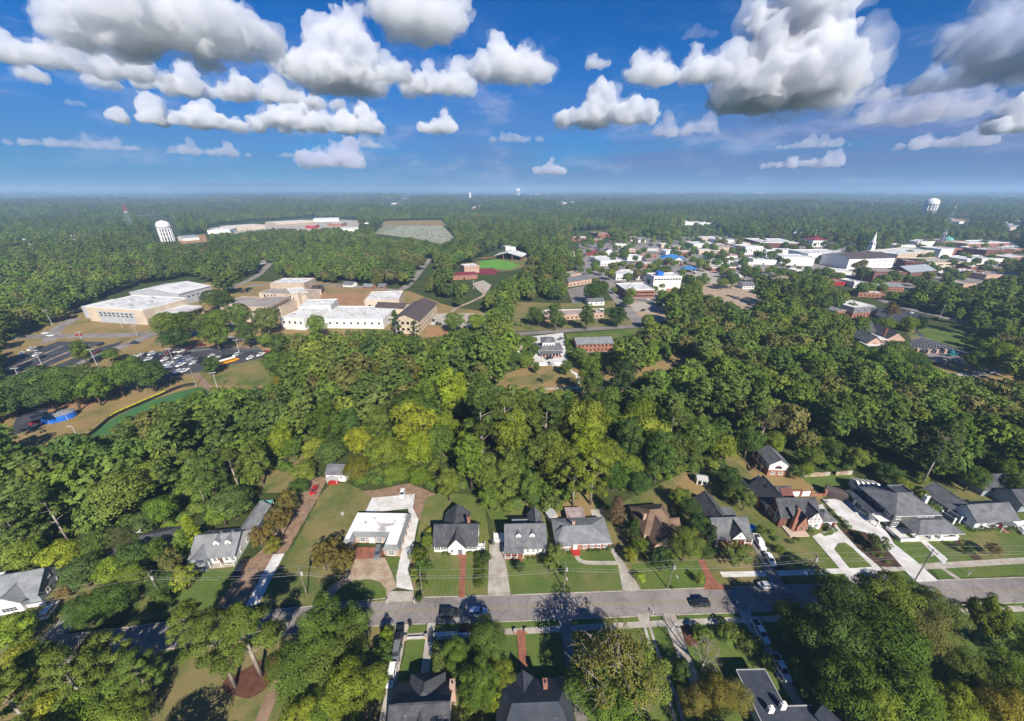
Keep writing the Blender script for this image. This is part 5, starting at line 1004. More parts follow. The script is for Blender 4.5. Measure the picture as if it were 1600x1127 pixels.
# ---- downtown (name, label, left foot, right foot, depth, height, wall, roof, extras)
T = dict
TOWNB = [
 ('warehouse', 'white roofed warehouse at the top of the town street', (938,415.5), (976,414.5), 46, 6, 'stucco', 'roof_white', T(units=4, rows=1, cols=8, ww=2, wh=2)),
 ('shop', 'white flat roofed shop between the two streets, one roof unit', (962,438), (999,437), 30, 6, 'stucco', 'roof_white', T(units=1, rows=1, cols=7, ww=2, wh=2)),
 ('office_building', 'two storey brick office with white roof and dark window band', (976,466), (1021,465), 30, 8, 'brick', 'roof_white', T(units=4, rows=2, cols=11, ww=2.2, wh=1.8, pmat='white', side=6)),
 ('office_building', 'tall plain white block with blue unit on its roof', (1019,455), (1062,454), 20, 15, 'stucco', 'roof_white', T(rows=1, cols=9, ww=2.6, wh=1.6, z0=11.6, units=2)),
 ('bank', 'brick bank with bright blue hipped roof and white portico', (1031,413), (1067,415), 28, 8, 'brick', 'blue_roof', T(rt='hip', rise=5, rows=2, cols=7, ww=1.4, wh=1.8)),
 ('shop', 'red brick shop with flat roof beside the blue roofed bank', (998,404), (1026,403), 26, 5, 'brick', 'roof_gravel', T(rows=1, cols=5, ww=2, wh=2)),
 ('shop', 'white roofed shop behind the tree row west of the bank', (980,408), (1007,407), 26, 5, 'stucco', 'roof_white', T(units=3)),
 ('house', 'red gabled house above the town street', (915,400), (932,401), 18, 4, 'brick', 'maroon', T(rt='gable', rise=4, rows=1, cols=4)),
 ('house', 'dark gabled white house beside the red gabled house', (944,398), (960,398), 18, 4, 'white', 'shingle_grey', T(rt='gable', rise=5, ax='y', rows=1, cols=3)),
 ('church_hall', 'tan hall with low roof at the end of the green verge', (880,402), (898,402), 20, 5, 'cream', 'shingle_tan', T(rt='gable', rise=3, rows=1, cols=4)),
 ('shop', 'brick and white store in the red cluster, its left end', (893,377), (912,378), 40, 7, 'brick', 'roof_white', T(units=2)),
 ('shop', 'long red brick store in the far red cluster', (913,379), (940,380), 36, 6, 'brick', 'roof_gravel', T(units=3, rows=1, cols=6, ww=3, wh=2.5)),
 ('shop', 'tall red brick block at the right end of the far red cluster', (934,372), (953,371), 40, 9, 'brick', 'roof_gravel', T(rows=2, cols=5, ww=2, wh=2)),
 ('house', 'tan house of the pale cluster right of the red stores', (985,377), (996,377), 20, 5, 'cream', 'shingle_tan', T(rt='gable', rise=4)),
 ('house', 'white house of the pale cluster right of the red stores', (997,379), (1009,379), 20, 5, 'white', 'shingle_pale', T(rt='gable', rise=4)),
 ('shop', 'low white far shed, first of the pale row in the trees', (1066,352), (1086,352), 60, 8, 'stucco', 'roof_white', T()),
 ('shop', 'low white far shed, second of the pale row in the trees', (1090,353), (1112,353), 60, 8, 'stucco', 'roof_white', T()),
 ('shop', 'white long store with red left end', (1083,388), (1121,388), 36, 7, 'stucco', 'roof_white', T(units=3)),
 ('shop', 'cream store stepping up the hill behind the white store', (1096,378), (1126,378), 36, 7, 'cream', 'roof_white', T(units=2)),
 ('shop', 'pale flat store with white awning line on the upper street', (1118,381), (1146,381), 36, 7, 'stucco', 'roof_white', T(units=2)),
 ('shop', 'tan roofed long block between dark tree and white arcade building', (1118,394), (1155,393), 40, 7, 'stone_tan', 'roof_gravel', T(units=3)),
 ('shop', 'low red brick shop with white parapet facing the concrete lot', (1111,424.5), (1149,424), 16, 5, 'brick', 'roof_gravel', T(pmat='white', rows=1, cols=8, ww=1.6, wh=1.6)),
 ('shop', 'white shop with red stripe between dark trees', (1133,406), (1152,405), 22, 5.5, 'white', 'roof_white', T(rows=1, cols=4, ww=2, wh=2, pmat='red_paint')),
 ('arcade_building', 'bright white building with tall narrow dark windows', (1163,398), (1190,397), 30, 12, 'white', 'roof_white', T(rows=1, cols=7, ww=1.5, wh=7, z0=2.5, units=2)),
 ('warehouse', 'big dark walled hall with white roof', (1186,388), (1248,389), 70, 10, 'brick_dark', 'roof_white', T(units=2, pmat='white')),
 ('shop', 'low white annexe in front of the dark walled hall', (1196,397), (1243,398), 24, 6, 'white', 'roof_white', T(units=3)),
 ('shop', 'low white shop left of the white church blocks', (1176,413), (1212,414), 24, 6, 'white', 'roof_white', T(units=2)),
 ('church_block', 'windowless white church block with flat roof', (1219,414), (1270,416), 34, 11, 'white', 'roof_white', T()),
 ('church_block', 'long white church school block with small windows', (1259,412), (1322,411), 40, 14, 'white', 'roof_white', T(rows=2, cols=9, ww=1.2, wh=1.6, z0=4, dz=4.2, units=5, side=5)),
 ('church', 'large white church hall with brown gabled roof', (1322,421), (1393,419), 44, 14, 'white', 'metal_brown', T(rt='gable', rise=5, rows=2, cols=8, ww=1.2, wh=2.4, z0=3.5, dz=5)),
 ('house', 'brick town hall wing with red pyramid roof and spike', (1268,386), (1290,386), 34, 12, 'stucco', 'maroon', T(rt='hip', rise=7, rows=1, cols=6, ww=2, wh=3, z0=5)),
 ('hotel', 'pale hotel with two rows of small square windows', (1398,411), (1455,404), 40, 12, 'cream', 'roof_white', T(rows=3, cols=12, ww=1.8, wh=1.8, z0=1.5, dz=3.6, units=4)),
 ('apartment_block', 'dark red brick three storey block with flat tan roof', (1361,441.5), (1412,442), 26, 12, 'brick_dark', 'roof_gravel', T(rows=3, cols=12, ww=1.6, wh=1.9, z0=1.2, dz=3.7, pane='glass_pale', side=3)),
 ('apartment_block', 'dark red brick block with blue grey gabled roof', (1416,442), (1456,438), 24, 12, 'brick_dark', 'siding_grey', T(rt='gable', rise=5, rows=3, cols=8, ww=1.6, wh=1.9, z0=1.2, dz=3.7, pane='glass_pale')),
 ('parking_deck', 'cream parking deck with dark open levels', (1448,422), (1509,420), 40, 9, 'cream', 'concrete', T(rows=2, cols=5, ww=9, wh=1.5, z0=2.2, dz=3.4)),  # dark panes on the wall stand for shade inside the open levels
 ('shop', 'dark brick end of the parking deck', (1412,419), (1447,421), 30, 9, 'brick_dark', 'roof_gravel', T(rows=2, cols=4, ww=5, wh=1.3, z0=2.2, dz=3.4)),
 ('shop', 'low brick shop row in front of the parking deck', (1500,433), (1537,433), 24, 6, 'brick', 'roof_white', T(units=3, rows=1, cols=6)),
 ('shop', 'low pale brick shop row below the white long roof', (1538,438), (1575,437), 26, 6, 'brick_pale', 'roof_gravel', T(units=3, rows=1, cols=6)),
 ('shop', 'dark low shop row at the right edge of town', (1568,431), (1615,429), 22, 6, 'brick_dark', 'roof_gravel', T(units=2, rows=1, cols=7)),
 ('shop', 'long white roofed shop row in mid town', (1508,414), (1570,412), 34, 7, 'stucco', 'roof_white', T(units=4, rows=1, cols=12)),
 ('shop', 'brick corner shop at the right edge of town', (1573,413), (1620,411), 30, 9, 'brick', 'roof_white', T(rows=2, cols=8, units=2)),
 ('shop', 'tall white block next to the orange brick block', (1466,402), (1486,401), 30, 12, 'white', 'roof_white', T(units=2)),
 ('shop', 'orange brick block next to the tall white block', (1487,400), (1502,399), 30, 11, 'brick', 'roof_gravel', T(rows=2, cols=4)),
 ('shop', 'white block with three rows of windows near the dark brick row', (1520,402), (1535,402), 26, 13, 'white', 'roof_white', T(rows=3, cols=5, ww=1.4, wh=1.8, z0=1.5, dz=3.8)),
 ('shop', 'long dark brick row with white roof vents', (1536,405), (1578,403), 30, 13, 'brick_dark', 'roof_gravel', T(rows=2, cols=10, units=5)),
 ('shop', 'brick end house of the long dark row', (1579,403), (1593,402), 28, 13, 'brick', 'roof_white', T(rows=3, cols=4)),
 ('courthouse', 'brick courthouse with low green copper dome', (1474,386), (1506,386), 40, 10, 'brick_pale', 'roof_gravel', T(rows=2, cols=8)),
 ('shop', 'long brick and white row behind the courthouse dome', (1508,389), (1574,387), 40, 9, 'brick', 'roof_white', T(rows=1, cols=14, units=6, pmat='white')),
 ('shop', 'white and grey roofs at the upper left of town', (1432,385), (1464,384), 40, 8, 'stucco', 'roof_white', T(units=3)),
 ('shop', 'low grey block above the pale hotel', (1406,391), (1432,390), 30, 7, 'stucco', 'roof_white', T(units=2)),
 ('shop', 'plain tan brick shed among trees below the parking deck', (1501,455), (1521,453), 16, 7, 'brick_pale', 'roof_gravel', T()),
 ('shop', 'brick shops with grey gables below the dark red block', (1368,455), (1411,456), 18, 5, 'brick', 'shingle_pale', T(rt='gable', rise=2.5, rows=1, cols=9)),
 ('shop', 'long low white roof beside the right hand road', (1340,464), (1381,466), 12, 4, 'brick', 'roof_white', T(units=1, rows=1, cols=6)),
 ('house', 'low grey roofed building at the edge of the wood by the tan lots', (1071,497), (1107,497), 11, 4, 'stucco', 'shingle_pale', T(rt='gable', rise=2, rows=1, cols=8)),
 ('house', 'grey roofed house beside the hedge of the tan lot', (1160,452), (1178,452), 12, 4, 'white', 'shingle_grey', T(rt='gable', rise=3, rows=1, cols=4)),
 ('house', 'grey hipped house beside the low red brick shop', (1136,434), (1158,434), 14, 4, 'white', 'shingle_pale', T(rt='hip', rise=3, rows=1, cols=4)),
 ('house', 'brown roofed house among trees below the white church blocks', (1206,443), (1242,445), 16, 5, 'brick_pale', 'shingle_tan', T(rt='hip', rise=3, rows=1, cols=6)),
 ('shop', 'white roofed low shop below the large church', (1300,428), (1330,430), 16, 4, 'white', 'roof_white', T(units=1)),
 ('shop', 'red railed terrace building below the large church', (1300,446), (1335,448), 14, 4, 'red_paint', 'roof_gravel', T(rows=1, cols=6)),
 ('house', 'blue grey gabled house at the right edge', (1584,441), (1605,440), 14, 5, 'siding_grey', 'shingle_pale', T(rt='gable', rise=4, ax='y', rows=1, cols=3)),
 ('store', 'white strip mall at the left end of the far shopping centre', (325,366), (360,365), 60, 9, 'stucco', 'roof_white', T(units=3, cat='store')),
 ('store', 'cream strip mall second from the left in the shopping centre', (362,361), (415,357), 60, 9, 'cream', 'roof_white', T(units=4, cat='store')),
 ('store', 'long white strip mall in the middle of the shopping centre', (432,354), (492,350), 70, 9, 'cream', 'roof_white', T(units=5, rows=1, cols=14, ww=4, wh=3, cat='store')),
 ('store', 'red fronted store in the shopping centre', (478,357), (492,357), 30, 7, 'red_paint', 'roof_white', T(cat='store')),
 ('store', 'brick fronted store right of the red store in the shopping centre', (512,354), (534,354), 40, 8, 'brick', 'roof_white', T(units=2, cat='store')),
 ('store', 'white store at the right end of the shopping centre', (531,364), (561,363), 40, 8, 'white', 'roof_white', T(units=3, cat='store')),
 ('store', 'pale upper row of the shopping centre', (490,347), (530,346), 70, 8, 'stucco', 'roof_white', T(units=4, cat='store')),
 ('warehouse', 'low blue roofed building beside the near water tower', (287,377), (312,375), 40, 6, 'stucco', 'siding_grey', T(rt='gable', rise=3, rows=1, cols=6)),
 ('warehouse', 'white warehouse among trees above the amphitheatre, curved roof', (783,366), (808,366), 40, 7, 'stucco', 'roof_white', T(rt='gable', rise=3)),
 ('warehouse', 'white warehouse left of the curved roof one', (760,362), (778,362), 40, 7, 'stucco', 'roof_white', T()),
 ('shed', 'white roofed shed just above the amphitheatre yellow tree', (790,392), (806,391), 26, 6, 'stucco', 'roof_white', T()),
 ('house', 'orange roofed hut beside the amphitheatre', (829,403), (838,402), 14, 4, 'brick', 'maroon', T(rt='gable', rise=3)),
]
rng = random.Random(8)
# small infill along the town streets
infill = [(1106,398),(1124,400),(1146,388),(1160,386),(1173,391),(1206,404),(1228,404),(1150,412),(1165,416),(1100,410),(1118,412),(1050,400),(1020,392),(1040,388),(970,388),(985,394),(1262,398),(1290,396),(1310,396),(1420,398),(1440,396),(1340,450),(1290,440),(1475,430),(1490,428),(1525,424),(1550,424),(1590,424),(1470,412),(1395,404),(1560,396),(1590,392),(1012,420),(1180,428),(1255,430),(1060,392),(1070,400)]
hue = ['white flat roofed', 'tan flat roofed', 'red brick', 'grey roofed', 'cream walled']
for i, (x, y) in enumerate(sorted(infill)):
    w = rng.uniform(7, 15); TOWNB.append(('shop', f'small {hue[i % 5]} shop in the town, {["first", "second", "third", "fourth", "fifth", "sixth", "seventh", "eighth"][i // 5]} such from the left', (x - w, y), (x + w, y + rng.uniform(-.6, .6)), rng.uniform(14, 26), rng.uniform(4, 7), ['white', 'stone_tan', 'brick', 'stucco', 'cream'][i % 5], ['roof_white', 'roof_gravel', 'roof_white', 'shingle_pale', 'roof_white'][i % 5], dict(rt='gable' if i % 5 == 3 else 'flat', units=i % 3, rows=1, cols=int(w * .7), ww=1.6, wh=1.8)))
for nm, lab, l, r, dp, h, wl, rf, kw in TOWNB:
    kw = dict(kw); cat = kw.pop('cat', nm.replace('_', ' ')); b = block(nm, lab, l, r, dp, h, wl, rf, cat=cat, **kw)
    if nm == 'bank':
        b.gwall(b.L * .62, b.L * .95, -3, 4, 8, 3.5, 'y', 'white', 7.2, 'portico_gable'); b.groof(b.L * .62, b.L * .95, -3, 6, 8, 3.5, 'y', 'blue_roof', .4, part='portico_roof')
        for k in range(4): b.add('column', *tubev((b.L * (.64 + .1 * k), -2.4, 0), (b.L * (.64 + .1 * k), -2.4, 7.2), .4, .35, 8), 'white')
    if 'blue unit' in lab: b.boxes('roof_plant', [(b.L * .22, b.L * .42, 6, 13, 15.1, 19)], 'blue_tarp'); b.boxes('brick_base', [(b.L * .5, b.L, -.4, -.02, 0, 2.4)], 'brick')
    if nm == 'courthouse': b.add('dome', *lathe([(9, 10), (9, 11), (8, 13.4), (5.5, 15.4), (2, 16.4), (.6, 17), (.5, 19)], 20, (b.L * .55, 18)), 'green_copper', smooth=True)
    if 'pyramid' in lab: b.add('spike', *tubev((b.L / 2, 17, 18.5), (b.L / 2, 17, 33), .7, .1, 6), 'grey_panel')
# steeple of the church
s = at(1356, 402); b = Bld('steeple', 'slender white church steeple with pointed spire', 'steeple', s, R(12))
b.box('tower', -3.4, 3.4, -3.4, 3.4, 0, 18, 'white'); b.box('belfry', -2.8, 2.8, -2.8, 2.8, 18.02, 24, 'white')
for fc, pl in (('f', -2.81), ('b', 2.81)): b.win(fc, 0, pl, 19.2, 2.2, 3.6, simple=True)
for fc, pl in (('l', -2.81), ('r', 2.81)): b.win(fc, 0, pl, 19.2, 2.2, 3.6, simple=True)
b.add('spire', *tubev((0, 0, 24), (0, 0, 39), 3.0, .12, 8), 'white'); b.add('finial', *tubev((0, 0, 39), (0, 0, 42), .15, .1, 6), 'steel')
# mansard brick building and the brick church school, right
a, rz, L = footing((1330, 497), (1368, 494)); b = Bld('mansard_building', 'brick building with grey mansard roof, dormers and white flat top', 'building', a, rz)
b.box('wall', 0, L, 0, 24, 0, 4.2, 'brick'); v, f, top, bot = ring([(0, 0), (L, 0), (L, 24), (0, 24)], 1.6, 4.2, 8.6); b.add('mansard', v, f + [tuple(reversed(bot))], 'shingle_grey'); b.add('roof', [(v[i][0], v[i][1], z) for z in (8.6, 8.3) for i in top], BOXF[:2] + [(0, 4, 5, 1), (1, 5, 6, 2), (2, 6, 7, 3), (3, 7, 4, 0)], 'roof_white')
for u in (L * .2, L * .5, L * .8): b.box('dormer', u - .9, u + .9, .2, 2.2, 5.2, 7.2, 'siding_grey'); b.win('f', u, .19, 5.4, 1.1, 1.5, simple=True)
wrow(b, 'f', 1, L - 1, 7, -.01, .8, 1.3, 2.2); b.units([(L * .4, 12, 2, 1, 8.62), (L * .7, 15, 2, 1, 8.62)])
b.box('annexe', -20, -.02, 6, 24, 0, 5, 'brick'); b.hroof(-20, -.3, 6, 24, 5, 2.4, 'shingle_grey', .5, part='annexe_roof')
a, rz, L = footing((1352, 546), (1394, 547)); b = Bld('church_school', 'brick church school with dark gabled roofs and white canopy beside the lined car park', 'school', a, rz)
b.gwall(0, 9, 0, 26, 5, 4, 'y', 'brick_pale'); b.groof(0, 9, 0, 26, 5, 4, 'y', 'shingle_grey', .6); b.box('link', 9.02, L, 6, 20, 0, 5, 'brick'); b.box('link_roof', 9.4, L + .3, 5.4, 20.4, 5.1, 5.3, 'roof_white')
b.gwall(8.5, L + 2, 20.1, 34, 6.5, 5.5, 'x', 'brick_dark'); b.groof(8.5, L + 2, 20.1, 34, 6.5, 5.5, 'x', 'shingle_black', .6)
b.gwall(L + 1, L + 13, 8, 30, 5, 4.5, 'y', 'brick_pale'); b.groof(L + 1, L + 13, 8, 30, 5, 4.5, 'y', 'shingle_black', .5); b.chimney(L + 1.5, 12, 5, 12, 'brick_dark', 1.4, 1.4)
b.boxes('canopy', [(-2, L - 1, -3, 5.3, 3.6, 3.9)], 'roof_white'); wrow(b, 'f', L + 2, L + 12, 3, 7.99, 1, 1.4, 2)
for x in (0, L * .3, L * .6, L - 2): b.box('canopy_post', x - .15, x + .15, -2.6, -2.3, 0, 3.6, 'white')
b.win('f', 4.5, -.01, 2, 2, 2.4, simple=True)

# ------------------------------------------------------------------ water towers, masts, far things
def water_tower(p, s, label, legs=14):
    b = Bld('water_tower', label, 'water tower', p)
    b.add('tank', *lathe([(2, 22 * s), (9.5 * s, 24 * s), (11.6 * s, 27.5 * s), (12 * s, 31 * s), (11.4 * s, 34.5 * s), (9 * s, 37.6 * s), (5 * s, 39.6 * s), (1.2 * s, 40.4 * s), (.5 * s, 41.4 * s)], 24), 'white', smooth=True)
    b.add('walkway', *lathe([(12.1 * s, 29 * s), (13 * s, 29 * s), (13 * s, 29.5 * s), (12.1 * s, 29.5 * s)], 24), 'stucco')
    for i in range(legs):
        t = 2 * math.pi * i / legs; q = Vector((math.cos(t), math.sin(t), 0)) * 10.8 * s
        b.add('leg', *tubev(q, q + Vector((0, 0, 28 * s)), 1.15 * s, 1.15 * s, 8), 'white')
    for z in (9, 18): b.add('brace_ring', *lathe([(10.5 * s, z * s), (11.1 * s, z * s), (11.1 * s, (z + .8) * s), (10.5 * s, (z + .8) * s)], 20), 'white')
    b.add('riser', *tubev((0, 0, 0), (0, 0, 23 * s), 3.4 * s, 3.4 * s, 12), 'white')
water_tower(at(263, 377), 1.02, 'white water tower with many legs beside the far shopping centre')
water_tower(at(1447, 341), 1.75, 'white water tower above the forest at upper right')
water_tower(at(809, 308), 3.0, 'tiny distant water tower near the horizon in the centre', 8)
def lattice(p, h, w, label, red=False, dishes=True):
    b = Bld('radio_mast', label, 'mast', p); n = 8
    for i in range(n):
        z0, z1 = h * i / n, h * (i + 1) / n; w0, w1 = w * (1 - .75 * i / n), w * (1 - .75 * (i + 1) / n); parts = []
        C = [(1, 1), (-1, 1), (-1, -1), (1, -1)]
        for k in range(4):
            a, c = C[k], C[(k + 1) % 4]
            parts += [tubev((a[0] * w0, a[1] * w0, z0), (a[0] * w1, a[1] * w1, z1), .42, .38, 5), tubev((a[0] * w0, a[1] * w0, z0), (c[0] * w1, c[1] * w1, z1), .24, .24, 4), tubev((a[0] * w1, a[1] * w1, z1), (c[0] * w1, c[1] * w1, z1), .24, .24, 4)]
        b.add('mast_section', *join(*parts), 'red_paint' if red and i >= 6 else 'steel')
    if dishes: b.add('antenna', *join(*[boxes([(x - .6, x + .6, y - .6, y + .6, h * .72, h * .72 + 4)]) for x, y in ((w * .6, 0), (-w * .6, 0), (0, w * .6), (0, -w * .6))]), 'white')
    b.add('spike', *tubev((0, 0, h), (0, 0, h * 1.12), .3, .1, 5), 'red_paint' if red else 'steel')
lattice(at(208, 362), 64, 4.5, 'lattice radio mast with red top left of the white water tower', True)
lattice(at(1467, 388), 34, 3.4, 'grey lattice mast rising behind the town roofs')
lattice(at(1480, 352), 70, 4.2, 'distant thin mast below the right water tower')
lattice(at(846, 312), 150, 8, 'thin tall mast near the horizon right of centre', False, False)
b = Bld('cell_tower', 'slim pole with round antenna platform left of the graveyard', 'mast', at(575, 366))
b.add('pole', *tubev((0, 0, 0), (0, 0, 30), .9, .6, 8), 'steel'); b.add('platform', *lathe([(1, 24), (5, 24), (5, 26.5), (1, 26.5)], 12), 'white')
b = Bld('distant_mast', 'white slim tower near the horizon left of centre', 'mast', at(735, 316)); b.add('tower', *boxes([(-7, 7, -7, 7, 0, 75)]), 'white'); b.add('cap', *boxes([(-8, 8, -8, 8, 75, 80)]), 'stucco')
far = [(626,313),(636,310),(640,311),(650,310),(609,324),(619,323),(642,325),(649,323),(612,320),(720,317),(735,327),(741,325),(746,324),(764,306),(800,309),(805,308),(818,309),(826,308),(832,307),(816,309),(836,305),(871,318),(880,319),(890,318),(875,327),(905,321),(1180,303),(1390,304),(1440,306),(1486,346),(1498,350),(1572,352),(1590,350),(1577,360),(1584,358),(30,380),(45,383),(92,375),(110,376),(1240,365)]
WORDS = 'first second third fourth fifth sixth seventh eighth ninth tenth eleventh twelfth thirteenth fourteenth fifteenth sixteenth seventeenth eighteenth nineteenth twentieth'.split(); WORDS += [f'{t}-{w}' for t in ('twenty', 'thirty', 'forty', 'fifty') for w in WORDS[:9]]
fl = ['white roofed', 'pale grey', 'cream walled', 'bright white', 'brick walled']
far.sort()
for i, (x, y) in enumerate(far):
    k = rng.random(); w = 10 + 8 * k; sc_ = at(x, y).y / 1100.0
    b = Bld('far_building', f'{fl[i % 5]} building far off in the forest, {WORDS[i]} from the left', 'building', at(x, y), R(rng.uniform(-20, 20)), 'far buildings in the forest')
    OPEN.append(((x - 5, y - 4), (x + 9, y - 4), (x + 9, y + 1.5), (x - 5, y + 1.5)))
    L_, D_, h_ = w * 1.6 * max(1, sc_ * .8), w * 1.4 * max(1, sc_), 7 * max(1, sc_ * .5)
    b.box('wall', 0, L_, 0, D_, 0, h_, ['stucco', 'grey_panel', 'cream', 'white', 'brick'][i % 5]); b.hroof(0, L_, 0, D_, h_, h_ * .25, 'roof_white', .5)

# ------------------------------------------------------------------ trees
def leaves_mesh(name, C, Nn, S, tone, mat, asp=.62, rs=None):
    """many leaf sprays: centres C, facing Nn, half size S"""
    n = len(C); rs = rs or np.random.RandomState(1)
    r = rs.normal(size=(n, 3)); t = np.cross(Nn, r); t /= np.linalg.norm(t, axis=1)[:, None] + 1e-9; b = np.cross(Nn, t)
    S = S[:, None]
    droop = Nn * S * .25
    V = np.stack([C - t * S - droop, C - b * S * asp, C + t * S - droop, C + b * S * asp], 1).reshape(-1, 3).astype(np.float32)
    me = bpy.data.meshes.new(name); me.vertices.add(4 * n); me.vertices.foreach_set('co', V.ravel())
    me.loops.add(4 * n); me.loops.foreach_set('vertex_index', np.arange(4 * n, dtype=np.int32))
    me.polygons.add(n); me.polygons.foreach_set('loop_start', np.arange(0, 4 * n, 4, dtype=np.int32)); me.polygons.foreach_set('loop_total', np.full(n, 4, dtype=np.int32))
    a = me.attributes.new('tone', 'FLOAT', 'FACE'); a.data.foreach_set('value', tone.astype(np.float32))
    me.materials.append(MATS[mat]); me.update(calc_edges=True); return me
def unit(rs, n):
    v = rs.normal(size=(n, 3)); return v / np.linalg.norm(v, axis=1)[:, None]
def lobes_of(kind, rs):
    """lobe centres, radii (rx, rz) of the crown of one tree"""
    L = []
    if kind in ('oak', 'hardwood', 'dense', 'sparse', 'small'):
        rx, rz, zc, n, k = {'oak': (5.8, 4.7, 8.0, 42, .30), 'hardwood': (5.0, 7.2, 9.8, 52, .27), 'dense': (3.7, 4.8, 6.2, 36, .30), 'sparse': (5.0, 4.6, 9.0, 30, .25), 'small': (2.1, 2.0, 3.3, 18, .34)}[kind]
        ga = math.pi * (3 - math.sqrt(5))
        for i in range(n):
            z = 1 - 1.86 * (i + .5) / n; r = math.sqrt(max(0, 1 - z * z)); t = i * ga + rs.uniform(-.5, .5); q = rs.uniform(.62, 1.08)
            L.append((r * math.cos(t) * rx * q * .84, r * math.sin(t) * rx * q * .84, zc + z * rz * q * .86, rx * k * rs.uniform(.75, 1.3), rx * k * rs.uniform(.6, .95)))
        for i in range(n // 5): L.append((*(rs.uniform(-.4, .4, 2) * rx), zc + rs.uniform(-.3, .6) * rz, rx * k * 1.2, rx * k))
    elif kind == 'pine':
        for i in range(46):
            u = rs.uniform(0, 1) ** .8; z = 8.5 + 12.5 * u; rr = (4.6 if u < .55 else 4.6 * (1 - (u - .55) / .5 * .85)) * rs.uniform(.25, 1.0); t = rs.uniform(0, 2 * math.pi)
            L.append((rr * math.cos(t), rr * math.sin(t), z + rs.uniform(-.5, .5), rs.uniform(.9, 1.7), rs.uniform(.5, .85)))
    elif kind == 'cone':
        for i in range(44):
            u = (i + .5) / 44; z = 1.6 + 10.4 * u; rr = 2.9 * (1 - u) ** .7 * (1 if u > .12 else .8) * rs.uniform(.6, 1.05); t = i * 2.4
            L.append((rr * math.cos(t), rr * math.sin(t), z, rs.uniform(.7, 1.0), rs.uniform(.6, .9)))
    elif kind == 'shrub':
        for i in range(9):
            t = i * 2.4; rr = .6 * math.sqrt(i / 9)
            L.append((rr * math.cos(t), rr * math.sin(t), .6 + .3 * rs.uniform(0, 1) - rr * .2, .48, .45))
    elif kind == 'broadleaf':
        for i in range(12):
            t = i * 2.4; rr = 2.1 * math.sqrt(i / 12)
            L.append((rr * math.cos(t), rr * math.sin(t), 2.2 - rr * .35, .8, .6))
    return np.array(L)
def crown(name, kind, seed, n, size, mat, dens=1.0):
    rs = np.random.RandomState(seed); L = lobes_of(kind, rs); m = len(L)
    w = L[:, 3] * L[:, 4]; idx = rs.choice(m, int(n * 1.5), p=w / w.sum())
    d = unit(rs, len(idx)); d[:, 2] = np.where(d[:, 2] < -.35, -d[:, 2], d[:, 2])
    rad = rs.uniform(.72, 1.06, len(idx))
    if kind in ('pine',): rad = rs.uniform(.3, 1.05, len(idx))
    C = L[idx, :3] + d * np.stack([L[idx, 3], L[idx, 3], L[idx, 4]], 1) * rad[:, None]
    # drop sprays buried deep inside other lobes
    keep = np.ones(len(C), bool)
    for j in range(m):
        q = (C - L[j, :3]) / np.array([L[j, 3], L[j, 3], L[j, 4]]); inside = (q ** 2).sum(1) < .42
        keep &= ~(inside & (idx != j))
    C, d, idx = C[keep][:n], d[keep][:n], idx[keep][:n]
    cen = L[:, :3].mean(0); out = C - cen; out /= np.linalg.norm(out, axis=1)[:, None] + 1e-9
    Nn = d * .85 + out * .35 + rs.normal(size=C.shape) * .30 + np.array([0, 0, .22]); Nn /= np.linalg.norm(Nn, axis=1)[:, None]
    lobe_tone = rs.uniform(.25, .62, m); tone = np.clip(lobe_tone[idx] + rs.normal(size=len(C)) * .09, 0, 1)
    S = size * rs.uniform(.6, 1.25, len(C))
    return leaves_mesh(name, C, Nn, S, tone, mat, .34 if kind == 'pine' else (.3 if kind == 'broadleaf' else .62), rs), L
